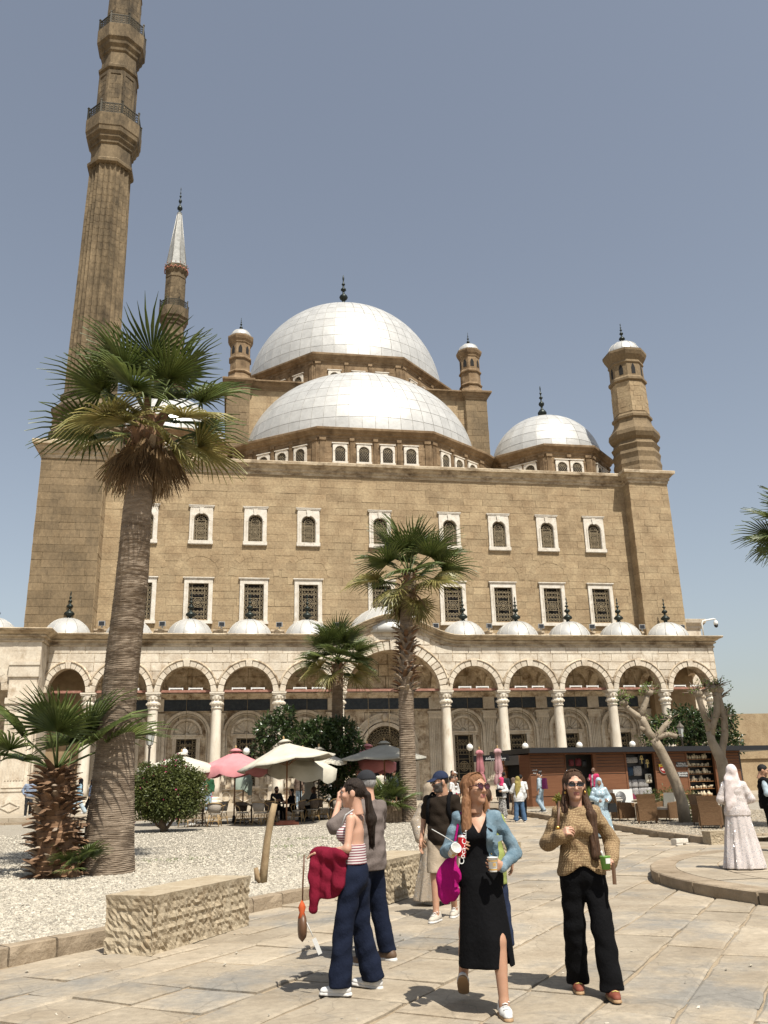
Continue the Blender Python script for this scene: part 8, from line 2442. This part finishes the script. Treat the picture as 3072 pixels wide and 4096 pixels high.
def bagshape(P): 
    d = smin(cone(P, (.02,0,.04), (-.02,0,-.10), .04, .085, .45), cone(P, (-.02,0,-.10), (-.03,0,-.22), .085, .115, .45), .05); return np.maximum(d, -P[:,2]-.36)+.004*np.sin(P[:,0]*60+P[:,2]*12)+.004*np.sin(P[:,2]*38+P[:,0]*22)
V, Q = nets(bagshape, (-.25,-.15,-.42), (.25,.15,.12), .013)
t = thing('tote_bag', 'magenta cloth bag hanging at the denim woman\'s right side', 'bag', WP(w3,(-.235,-.05,1.03),s3), r3-.3); t.scale = (.84,.84,.84); link('bag_body', np_mesh('bag_body', V, Q, True), C['magenta'], t)
m = MB(); m.tube([(.0,.0,.0),(.06,.02,.22),(.10,.05,.42),(.12,.08,.45)], .012, 6, flat=.4); m.build('strap', C['magenta'], t)
# F3b: person half hidden behind her
Lb, rb = (-8.02,-48.78,0), 2.95
ps = stance(Lb, rb, 1.62, (-7.88,-48.80), (-8.14,-48.62)); ps.update(elR=(-.24,.05,1.12), wrR=(-.255,-.05,.93))
person('person in a lime green top and navy trousers behind the denim jacket', Lb, rb, 1.60, False, 'fair', ps, (0,0,0), [('bun', H_['brown'])], dict(m=C['lime'], o=.02, loose=.12, hem=.72, sleeve=.9, neck=.07), dict(kind='pants', m=C['navy2'], r=(.1,.085,.08), hem=.12), ('black', M_sole), h=.016, foot={'R':(0,0),'L':(0,0)})

# F1: woman with the ponytail, seen from behind
L1, r1, H1 = (-9.50,-49.78,0), -1.98, 1.69
ps = stance(L1, r1, H1, (-9.36,-49.66), (-9.66,-49.86)); ps.update(elL=(.215,.0,1.13), wrL=(.17,-.225,1.10), fingL=(-.1,-.95,-.05), palmL=(0,0,-1), elR=(-.21,-.02,1.13), wrR=(-.10,-.22,1.09), fingR=(.2,-.9,-.1), palmR=(0,0,-1))
def openback(P, J): return np.maximum(np.maximum(-(P[:,1]-.005), 1.155-P[:,2]), np.abs(P[:,0])-.3)
def halter(P, J): return np.maximum(np.maximum(1.26-P[:,2]+.0, np.abs(P[:,0])*-1+.055), -1)
def cut1(P, J): return np.minimum(openback(P, J), np.maximum(np.abs(P[:,0])*-1+.07+np.maximum(0,1.32-P[:,2])*.9, 1.24-P[:,2]))
w1 = person('woman with a long dark ponytail in a striped halter top and navy trousers', L1, r1, H1, False, 'fair', ps, (.15,.05,0), [('pony', H_['dark'], dict(L=.46, dx=-.03))],
    dict(name='halter_top', m=M_stripe, o=.004, sleeve=0, hem=.995, wr=.0012, neck=.06, cut=cut1), dict(kind='pants', m=C['navy'], r=(.100,.080,.100), hem=.06, waist=1.03, wr=.007), ('white', None), h=.0105, hands=('relaxed','relaxed'), hq=1, foot={'R':(0,-.12),'L':(0,0)}, extras=())
s1 = H1/1.7
m = MB()
for sx in (-1, 1): m.tube([Vector(p)*s1 for p in ((sx*.07,-.095,1.30),(sx*.062,-.055,1.40),(sx*.04,.02,1.447),(0,.055,1.455))], .007, 5)
m.build('halter_strap', C['white'], w1)
def jk(P):
    fold = .012*np.sin(P[:,1]*46+P[:,2]*5)+.006*np.sin(P[:,1]*97-P[:,2]*8)
    sh = np.maximum(np.abs(P[:,0]-.165-fold-.10*(1.05-P[:,2])*.3)-.030, (np.sqrt(((P[:,1]+.19)/.165)**2+((P[:,2]-.93)/.20)**2)-1)*.15)
    sl = cone(P, (.16,-.30,1.0), (.175,-.315,.66), .050, .040); sl2 = cone(P, (.185,-.09,1.0), (.19,-.10,.84), .045, .05)
    d = smin(smin(sh, sl, .03), sl2, .03); d = smin(d, cone(P, (.20,-.05,1.08), (.13,-.30,1.085), .058, .062), .035)
    return d + .004*np.sin(P[:,2]*46+P[:,1]*30+P[:,0]*25)
V, Q = nets(jk, (-.05,-.48,.55), (.36,.08,1.22), .012)
o = link('draped_jacket', np_mesh('draped_jacket', V*s1, Q, True), C['maroon'], None, L1, r1); tag(o, 'dark red jacket draped over the ponytail woman\'s forearm', 'jacket')
t = thing('shoulder_bag', 'small round brown bag hanging on a long strap below the dark red jacket', 'bag', WP(w1,(.16,-.40,0),s1), r1)
m = MB(); m.tube([(0,0,1.08),(.01,-.01,.85),(.0,-.02,.64)], .006, 5); m.tube([(.02,.0,1.07),(.02,-.01,.85),(.0,-.02,.64)], .006, 5); m.build('strap', M_leather, t)
m = MB(); m.lathe([(0,-.035),(.06,-.03),(.085,0),(.06,.03),(0,.035)], 16); m.xf(Matrix.Translation((0,-.02,.51)) @ Matrix.Rotation(pi/2,4,'X') @ Matrix.Rotation(.5,4,'Y') @ Matrix.Diagonal((1,1.35,1,1))); m.build('bag_body', M_leather, t)
m = MB(); m.lathe([(0,-.09),(.035,-.06),(.022,-.02),(.034,.02),(.02,.05),(0,.08)], 7, (.01,-.02,.645)); m.build('orange_scarf', plain('orange_cloth', (.40,.07,.015), .8), t)
m = MB(); m.tube([(.0,-.02,.62),(.01,.08,.44)], .005, 5); m.obox((.012,.115,.37), .005, .035, .13, Matrix.Rotation(.45,3,'X')); m.build('card_tag', M_white, t)
# F1 man
Lm, rm = (-9.20,-48.55,0), -2.45
ps = stance(Lm, rm, 1.77, (-9.02,-48.45), (-9.28,-48.66)); ps.update(elL=(.40,-.08,1.20), wrL=(.13,-.25,1.42), fingL=(-.3,-.3,.7), palmL=(-.5,.6,0), elR=(-.27,-.08,1.19), wrR=(-.09,-.25,1.42), fingR=(.3,-.3,.7), palmR=(.5,.6,0))
person('man in a grey shirt and dark cap seen from behind beside the ponytail woman', Lm, rm, 1.77, True, 'fair', ps, (-.05,.05,0), [('short', H_['grey'], dict(line=.03, o=-.006)), ('cap', C['charcoal'], dict(back=False))],
    dict(name='shirt', m=C['grey'], o=.026, loose=.12, hem=.80, sleeve=.47, sr=(.066,.072,.07), so=.0, wr=.007, neck=.07, collar=.01), dict(kind='pants', m=C['navy'], r=(.105,.085,.082), hem=.07), ('brown', M_sole), h=.0115, hands=('grip','grip'), hq=1)
m = MB(); m.box(-.035,.035,-.006,.006,-.07,.07); o = m.build('phone', M_black, None, WP(bpy.data.objects['person.003'] if False else w1, (0,0,0), 1)); 
o.location = Vector(Lm) + Matrix.Rotation(rm,3,'Z') @ Vector((.0,-.33,1.56)); o.rotation_euler = (0,0,rm); tag(o, 'dark phone raised in the hands of the man in the grey shirt', 'phone')
# F2: man with blue cap
L2, r2, H2 = (-7.82,-46.0,0), -.62, 1.79
ps = stance(L2, r2, H2, (-7.99,-46.16), (-7.66,-45.80)); ps.update(elR=(-.265,.06,1.13), wrR=(-.275,-.03,.90))
m2_ = person('bearded man in a dark brown t-shirt, beige shorts and navy cap', L2, r2, H2, True, 'tan', ps, (-.75,.10,0), [('short', H_['dark'], dict(line=.03, o=-.005)), ('cap', C['navy2']), ('beard', mat('salt_beard', (.05,.042,.036), (.12,.105,.095), sc=80, rough=.9, coord='obj'))],
    dict(name='t_shirt', m=C['darkbrown'], o=.020, loose=.05, hem=.84, sleeve=.36, sr=(.064,.066,.06), wr=.007, neck=.078), dict(kind='shorts', m=C['beige'], r=(.112,.105,.1), hem=.53), ('cream', M_sole, M_white), h=.0115, hq=1, foot={'R':(0,0),'L':(.2,0)}, extras=(sunglasses(M_shade, .024, .019),))
s2 = H2/1.7
t = thing('backpack', 'black backpack worn by the bearded man', 'backpack', L2, r2)
m = MB(); m.obox((0,.20*s2,1.20*s2), .28, .15, .42); m.build('pack', C['black'], t)
for sx in (-1, 1):
    m = MB(); m.tube([Vector(p)*s2 for p in ((sx*.10,.13,1.38),(sx*.125,.03,1.462),(sx*.135,-.07,1.40),(sx*.14,-.115,1.27),(sx*.165,-.08,1.10),(sx*.16,.10,1.02))], .026, 6, flat=.3); m.build('strap', C['black'], t)
# woman in the sequined robe behind him
Lg, rg = (-7.62,-44.5,0), .5
ps = dict(elR=(-.27,.05,1.14), wrR=(-.29,-.06,.93))
person('woman in a sheer beige sequined robe behind the bearded man', Lg, rg, 1.66, False, 'olive', ps, (.2,0,0), [('hijab', C['beige'])], dict(name='robe_top', m=M_seq_t, o=.03, loose=.12, hem=.86, sr=(.075,.08,.085)), dict(kind='robe', name='robe_skirt', m=M_seq_t, top=1.06, hem=.06, r=(.14,.33), folds=9, fa=.02), ('white', None), h=.016)

# ------------------------------------------------------------------ people further back
def bg(label, loc, rz, H=1.68, male=False, skin='olive', **kw):
    kw.setdefault('h', .017); return person(label, loc, rz, H, male, skin, **kw)
def zg(x, y, t=None): return (x, y, gz(y) if t is None else t)
bg('woman in a pale blue sequined gown and headscarf walking towards us', zg(.05,-32.8), -.35, 1.66, hair=[('hijab', C['skyblue'])], top=dict(name='gown_top', m=M_seq_b, o=.022, loose=.12, hem=.86, sr=(.08,.075,.075)), bottom=dict(kind='gown', name='gown_skirt', m=M_seq_b, top=1.06, hem=.05, r=(.14,.33), folds=10, fa=.02, hip=1.15), shoes=('black', M_black), pose=dict(elR=(-.25,.0,1.13), wrR=(-.09,-.22,1.06), elL=(.26,.02,1.12), wrL=(.20,-.18,1.06), fingL=(-.2,-.9,0)), h=.0135, hands=('grip','grip'), head=(.05,.18,0))
t = thing('handbag', 'black leather handbag hanging from the arm of the blue gown', 'handbag', (.33,-32.9,gz(-32.8)), -.35); m = MB(); m.obox((0,0,.83), .30, .12, .24, None, 0, .85); m.build('bag_body', M_shoe['black'], t)
for y in (-.04,.04): m = MB(); m.tube([(-.09,y,.94),(-.06,y,1.06),(.06,y,1.06),(.09,y,.94)], .010, 6); m.build('handle', M_shoe['black'], t)
m = MB(); m.tube([(-.14,0,.9),(-.12,0,.6),(0,0,.48),(.12,0,.6),(.14,0,.9)], .008, 5); m.build('long_strap', M_shoe['black'], t)
bg('woman in an ivory sequined gown and blush headscarf seen from behind', (-2.05,-43.45,.17), 2.75, 1.67, hair=[('hijab', C['blush'], dict(drape=.42, dx=.05, tail=(.14,.12,.62)))], top=dict(name='gown_top', m=M_seq_w, o=.028, loose=.16, hem=.86, sr=(.066,.070,.058)), bottom=dict(kind='gown', name='gown_skirt', m=M_seq_w, top=1.06, hem=.02, r=(.15,.34), folds=11, fa=.022, hip=1.2), shoes=('white', None), pose=dict(elR=(-.25,.03,1.13), wrR=(-.12,-.2,1.08), elL=(.25,.03,1.13), wrL=(.12,-.2,1.08)), h=.012, hq=1)
bg('man in a black puffer vest and pale blue shirt at the right edge', (.62,-40.2,.17), 1.0, 1.72, True, 'tan', hair=[('short', H_['black'])], top=[dict(name='shirt', m=C['skyblue'], o=.012, hem=.88), dict(name='puffer_vest', m=C['black'], o=.035, loose=.12, hem=.82, sleeve=0, wr=.008)], bottom=dict(kind='pants', m=C['black']), shoes=('black', M_sole), pose=dict(elR=(-.26,-.02,1.12), wrR=(-.12,-.26,1.12), elL=(.26,-.02,1.12), wrL=(.10,-.26,1.10)), hands=('grip','grip'), h=.013, head=(0,.3,0))
bg('boy in a white t-shirt with a purple backpack and pale jeans', zg(2.95,-19.5,gz(-19.5)+.1), -2.2, 1.70, True, 'tan', hair=[('short', H_['black'])], top=dict(m=C['skyblue'], o=.02, loose=.1, hem=.86, sleeve=.7, sr=(.075,.07,.06)), bottom=dict(kind='pants', m=C['palejean'], r=(.108,.09,.085)), shoes=('black', None), pose=dict(kneeL=(.1,-.12,.5), ankL=(.1,.12,.12)), head=(.5,0,0))
t = thing('backpack', 'purple backpack worn by the youth in pale jeans', 'backpack', zg(2.95,-19.5,gz(-19.5)+.1), -2.2); m = MB(); m.obox((0,.22,1.2), .32, .18, .46, None, 0, .8); m.build('pack', cloth('purple_nylon', (.10,.015,.06)), t)
for sx in (-1,1): m = MB(); m.tube([(sx*.1,.14,1.4),(sx*.13,.02,1.47),(sx*.14,-.10,1.36),(sx*.17,-.05,1.12),(sx*.15,.14,1.02)], .025, 6, flat=.3); m.build('strap', C['charcoal'], t)
bg('woman in a mustard headscarf, white shirt and blue jeans seen from behind', zg(.33,-24.4), 3.0, 1.66, hair=[('hijab', C['olive'], dict(drape=.30, tail=(.10,.13,.66)))], top=dict(m=C['white'], o=.026, loose=.14, hem=.76, sr=(.085,.08,.06)), bottom=dict(kind='pants', m=C['jean'], r=(.105,.085,.095)), shoes=('black', M_sole), pose=dict(elL=(.28,-.02,1.14), wrL=(.25,-.22,1.12), kneeR=(-.12,0,.49), ankR=(-.17,.0,.09), kneeL=(.12,0,.49), ankL=(.16,.02,.09)))
bg('woman in a hot pink headscarf, white top and patterned skirt', zg(.62,-21.3), -.9, 1.62, hair=[('hijab', C['pinkhot'], dict(drape=0))], top=dict(m=C['white'], o=.03, loose=.16, hem=.84, sr=(.085,.08,.05)), bottom=dict(kind='skirt', m=M_print, top=1.05, hem=.10, r=(.14,.20), folds=7, fa=.014), shoes=('white', None), pose=dict(elL=(.27,0,1.13), wrL=(.18,-.22,1.12)), head=(-.5,.1,0))
m = MB(); m.obox((0,0,0), .26, .1, .3); o = m.build('crossbody_bag', C['black'], None, (.45,-21.45,gz(-21.3)+1.0), -.9); tag(o, 'black crossbody bag of the pink headscarf woman', 'bag')
bg('woman in a brown headscarf, white top and red skirt', zg(-.35,-17.1), -.1, 1.64, hair=[('hijab', C['taupe'], dict(drape=0))], top=dict(m=C['white'], o=.014, hem=.95, sr=(.06,.05,.042)), bottom=dict(kind='skirt', m=C['red'], top=1.04, hem=.12, r=(.13,.24), folds=8), shoes=('black', None))
bg('man in a navy shirt seen from behind near the two folded parasols', zg(.75,-15.6,.41), 2.9, 1.77, True, 'olive', hair=[('short', H_['black'])], top=dict(m=C['navy2'], o=.024, loose=.12, hem=.82, sr=(.08,.075,.065)), bottom=dict(kind='pants', m=C['black']), shoes=('black', None))
bg('person in black standing left of the navy shirted man', zg(.3,-14.9,.42), .2, 1.68, False, 'tan', hair=[('bun', H_['black'])], top=[dict(m=C['white'], o=.01, hem=.9), dict(name='jacket', m=C['black'], o=.026, loose=.1, hem=.84)], bottom=dict(kind='pants', m=C['black']), shoes=('black', None))
bg('girl with tied brown hair in a rose top left of the pink headscarf', zg(.0,-20.4), .9, 1.64, False, 'tan', hair=[('bun', H_['brown'])], top=dict(m=C['rose'], o=.018, loose=.08, hem=.86, sleeve=.4), bottom=dict(kind='pants', m=C['taupe'], r=(.105,.09,.09)), shoes=('white', None), pose=dict(elL=(.2,-.08,1.13), wrL=(.1,-.26,1.12)), hands=('relaxed','grip'))
bg('man in a dark cap and grey top behind the rose top girl', zg(.2,-17.9), -.4, 1.72, True, 'olive', hair=[('short', H_['black']), ('cap', C['navy2'])], top=dict(m=C['charcoal'], o=.02, loose=.08, hem=.84, sleeve=.4), bottom=dict(kind='pants', m=C['charcoal']), shoes=('black', None))
bg('man in a dark grey shirt with a scarf at the kiosk side door', zg(2.1,-17.0,.41), 2.6, 1.80, True, 'dark', hair=[('short', H_['black'])], top=dict(m=C['charcoal'], o=.024, loose=.12, hem=.82), bottom=dict(kind='pants', m=C['black']), shoes=('black', None))
bg('person in brown printed clothes between the pink and mustard headscarves', zg(.75,-22.6), 1.4, 1.60, False, 'olive', hair=[('hijab', C['taupe'])], top=dict(m=M_camo, o=.024, loose=.14, hem=.8), bottom=dict(kind='skirt', m=M_camo, top=1.05, hem=.2, r=(.14,.22)), shoes=('white', M_sole))
bg('man in a white shirt and black trousers behind the mustard headscarf', zg(.95,-22.9), 2.6, 1.72, True, 'olive', hair=[('short', H_['black'])], top=dict(m=C['white'], o=.024, loose=.12, hem=.82, sleeve=.42), bottom=dict(kind='pants', m=C['black']), shoes=('black', None))
bg('man in a hot pink hoodie with sunglasses on his head at the till window', zg(6.45,-17.3,.51), -1.0, 1.80, True, 'dark', hair=[('short', H_['black'], dict(o=-.008))], top=[dict(m=C['white'], o=.012, hem=.9), dict(name='hoodie', m=C['pinkhot'], o=.03, loose=.12, hem=.84, cut=lambda P, J: np.maximum(np.abs(P[:,0]+.02)-.06, P[:,1]-.03))], bottom=dict(kind='pants', m=C['charcoal']), shoes=('black', None), pose=dict(elR=(-.2,-.12,1.18), wrR=(-.12,-.3,1.22)), hands=('grip','relaxed'))
bg('shop clerk in a brown top inside the dark till window', tuple(kp(3.2,.72,.02)), .2, 1.72, True, 'olive', hair=[('short', H_['black'])], top=dict(m=C['taupe'], o=.024, loose=.1, hem=.82), bottom=dict(kind='pants', m=C['charcoal']), shoes=('black', None), head=(-.4,.2,0))
# terrace, left
bg('man in a blue grey striped sweater behind the short palm', (-20.05,-12.4,FZ), .15, 1.74, True, 'dark', hair=[('short', H_['black'])], top=dict(m=M_stripe2, o=.02, loose=.08, hem=.86, sr=(.075,.068,.055)), bottom=dict(kind='pants', m=C['charcoal']), shoes=('black', None), pose=dict(kneeL=(.1,-.1,.5), ankL=(.08,.1,.13), elR=(-.3,.05,1.14), wrR=(-.22,-.1,.98)))
bg('woman in a long pale blue tunic and black headscarf walking left', (-17.95,-11.1,FZ), -1.45, 1.68, hair=[('hijab', C['black'], dict(drape=.35))], top=dict(m=C['lightblue'], o=.026, loose=.14, hem=.56, sr=(.075,.07,.06)), bottom=dict(kind='pants', m=C['skyblue'], r=(.11,.1,.1)), shoes=('white', None), pose=dict(kneeR=(-.09,-.2,.5), ankR=(-.09,-.32,.1), kneeL=(.09,.08,.48), ankL=(.09,.3,.14)))
bg('person in a grey top and black trousers walking beside the pale blue tunic', (-17.45,-10.7,FZ), -1.5, 1.62, hair=[('hijab', C['black'], dict(drape=.3))], top=dict(m=C['steel'], o=.024, loose=.12, hem=.84), bottom=dict(kind='pants', m=C['black'], r=(.11,.09,.09)), shoes=('black', None), pose=dict(kneeR=(-.09,-.18,.5), ankR=(-.09,-.3,.1), kneeL=(.09,.08,.48), ankL=(.09,.28,.14)))
bg('woman in white beside the man in the dark green jacket behind the bush', (-12.05,-12.6,FZ), .4, 1.60, False, 'tan', hair=[('long', H_['brown'], dict(L=.3))], top=dict(m=C['white'], o=.022, loose=.1, hem=.8), bottom=dict(kind='pants', m=C['cream'], r=(.11,.1,.1)), shoes=('white', None))
bg('man in a dark green jacket and jeans standing behind the bush', (-11.65,-12.5,FZ), -.3, 1.76, True, 'tan', hair=[('short', H_['black'])], top=dict(m=C['green'], o=.028, loose=.1, hem=.84), bottom=dict(kind='pants', m=C['palejean']), shoes=('black', None), pose=dict(elR=(-.24,-.05,1.15), wrR=(-.08,-.24,1.12)))
SIT = dict(pelvis=(0,.05,.56), waist=(0,.03,.69), chest=(0,.0,.88), neck=(0,.0,1.045), head=(0,-.03,1.21), hipR=(-.09,.02,.53), hipL=(.09,.02,.53), kneeR=(-.11,-.40,.52), kneeL=(.11,-.40,.52), ankR=(-.11,-.36,.09), ankL=(.11,-.36,.09), shL=(.16,.0,1.015), shR=(-.16,.0,1.015), elR=(-.23,-.1,.78), elL=(.23,-.1,.78), wrR=(-.1,-.32,.80), wrL=(.1,-.32,.80))
def seated(label, loc, rz, H, male, skin, hair, m_top, m_bot):
    o = bg(label, loc, rz, H, male, skin, pose=SIT, hair=hair, top=dict(m=m_top, o=.022, loose=.08, hem=.50), shoes=('black', None), h=.017)
    R = Rig(H, male, SIT); J = R.J
    def f(P):
        d = cone(P, (0,.05,.58), (0,.03,.54), .15, .16, .8)
        for sd in 'RL': d = smin(d, smin(cone(P, J['hip'+sd], J['knee'+sd], .095, .075), cone(P, J['knee'+sd], J['ank'+sd]+np.array((0,0,.03)), .072, .06), .03), .04)
        return d
    garment('trousers', f, (-.3,-.55,.08), (.3,.3,.75), .017, m_bot, o, R.s)
seated('bearded man in a dark shirt seated at the cafe table', zg(-8.75,-20.95,G_(-20.95)), .2, 1.76, True, 'tan', [('short', H_['black']), ('beard', H_['black'])], C['charcoal'], C['navy'])
seated('woman in black seated at the cafe table beside the bearded man', zg(-8.15,-21.35,G_(-21.3)), -1.2, 1.64, False, 'fair', [('long', H_['black'], dict(L=.25))], C['black'], C['black'])
seated('person in dark clothes seated in the shade of the ficus', zg(-7.2,-20.7,G_(-20.7)), -2.0, 1.70, False, 'tan', [('long', H_['brown'], dict(L=.25))], C['charcoal'], C['black'])
# terrace, centre and doorway
bg('person in black with pale jeans in the ficus shade', (-6.6,-12.0,FZ), 2.7, 1.72, False, 'tan', hair=[('long', H_['black'], dict(L=.3))], top=dict(m=C['black'], o=.026, loose=.1, hem=.84), bottom=dict(kind='pants', m=C['palejean'], r=(.105,.09,.085)), shoes=('white', None))
bg('person in grey with pale jeans walking in the ficus shade', (-7.2,-12.3,FZ), 2.4, 1.70, True, 'tan', hair=[('short', H_['brown'])], top=dict(m=C['taupe'], o=.026, loose=.1, hem=.84), bottom=dict(kind='pants', m=C['palejean']), shoes=('white', None))
bg('man in a white long sleeved shirt beside the dark ficus trunk', (-5.55,-13.0,FZ), 2.2, 1.72, True, 'olive', hair=[('short', H_['black'])], top=dict(m=C['white'], o=.024, loose=.1, hem=.84), bottom=dict(kind='pants', m=C['black']), shoes=('black', None))
bg('bald man in a dark suit left of the great door', (-3.95,-10.2,FZ), .6, 1.78, True, 'dark', top=dict(name='suit_jacket', m=C['black'], o=.03, loose=.08, hem=.76), bottom=dict(kind='pants', m=C['black']), shoes=('black', None))
bg('person in an orange dress inside the great door', (-2.75,-8.0,FZ), 2.6, 1.68, False, 'olive', hair=[('long', H_['dark'], dict(L=.25))], top=dict(m=C['orange'], o=.02, hem=.86), bottom=dict(kind='dress', m=C['orange'], top=1.05, hem=.25, r=(.13,.24)), shoes=('black', None))
bg('person in a cream hoodie seen from behind at the great door', (-2.35,-8.4,FZ), 3.0, 1.78, True, 'tan', hair=[('short', H_['dark'])], top=dict(name='hoodie', m=C['cream'], o=.034, loose=.16, hem=.82, sr=(.085,.08,.06), collar=.03), bottom=dict(kind='pants', m=C['charcoal']), shoes=('white', None))
bg('waiter in a tall white cap and grey apron at the great door', (-1.72,-9.0,FZ), -.1, 1.72, False, 'olive', hair=[('chef', C['white'])], top=[dict(m=C['navy2'], o=.02, loose=.1, hem=.84)], bottom=dict(kind='apron', name='apron', m=C['steel'], top=1.2, hem=.5, r=(.15,.2), fa=.006), shoes=('black', None))
bg('dark figure standing inside the great door', (-3.3,-7.4,FZ), .2, 1.74, True, 'dark', hair=[('short', H_['black'])], top=dict(m=C['charcoal'], o=.02, hem=.84), bottom=dict(kind='pants', m=C['black']), shoes=('black', None))
bg('man in a white and red cap behind the man in the grey shirt', (-4.2,-20.9,G_(-20.9)), 2.6, 1.55, True, 'fair', hair=[('short', H_['grey']), ('cap', C['white'])], top=dict(m=C['steel'], o=.02, loose=.08, hem=.84, sleeve=.4), bottom=dict(kind='pants', m=C['beige']), shoes=('white', None))
bg('person in dark green with a white cap leaning on a column', (2.75,-5.0,FZ), 1.0, 1.70, True, 'olive', hair=[('short', H_['black']), ('cap', C['white'])], top=dict(m=C['green'], o=.028, loose=.1, hem=.84), bottom=dict(kind='pants', m=C['charcoal']), shoes=('black', None))
bg('youth in a white t-shirt behind the bearded man', zg(-.85,-18.6), 1.2, 1.70, True, 'tan', hair=[('short', H_['dark'], dict(o=.004))], top=dict(m=C['white'], o=.024, loose=.12, hem=.82, sleeve=.42), bottom=dict(kind='pants', m=C['black']), shoes=('white', None))
bg('small woman with dark hair left of the folded parasols', zg(.55,-13.2,.80), .3, 1.60, False, 'tan', hair=[('long', H_['dark'], dict(L=.2))], top=dict(m=C['taupe'], o=.02, hem=.86), bottom=dict(kind='pants', m=C['black']), shoes=('black', None))
# far right
bg('distant man in a navy t-shirt and jeans walking at the far right', (26.2,8.5,1.0), -1.2, 1.75, True, 'tan', hair=[('short', H_['dark'])], top=dict(m=C['navy'], o=.02, hem=.86, sleeve=.4), bottom=dict(kind='pants', m=C['jean']), shoes=('white', None), pose=dict(kneeR=(-.09,-.16,.5), ankR=(-.09,-.26,.1), kneeL=(.09,.06,.48), ankL=(.09,.24,.13)), h=.022)
bg('distant person in dark clothes at the right edge', (27.6,8.8,1.0), -1.2, 1.72, True, 'tan', hair=[('short', H_['dark'])], top=dict(m=C['charcoal'], o=.02, hem=.86), bottom=dict(kind='pants', m=C['charcoal']), shoes=('black', None), h=.022)
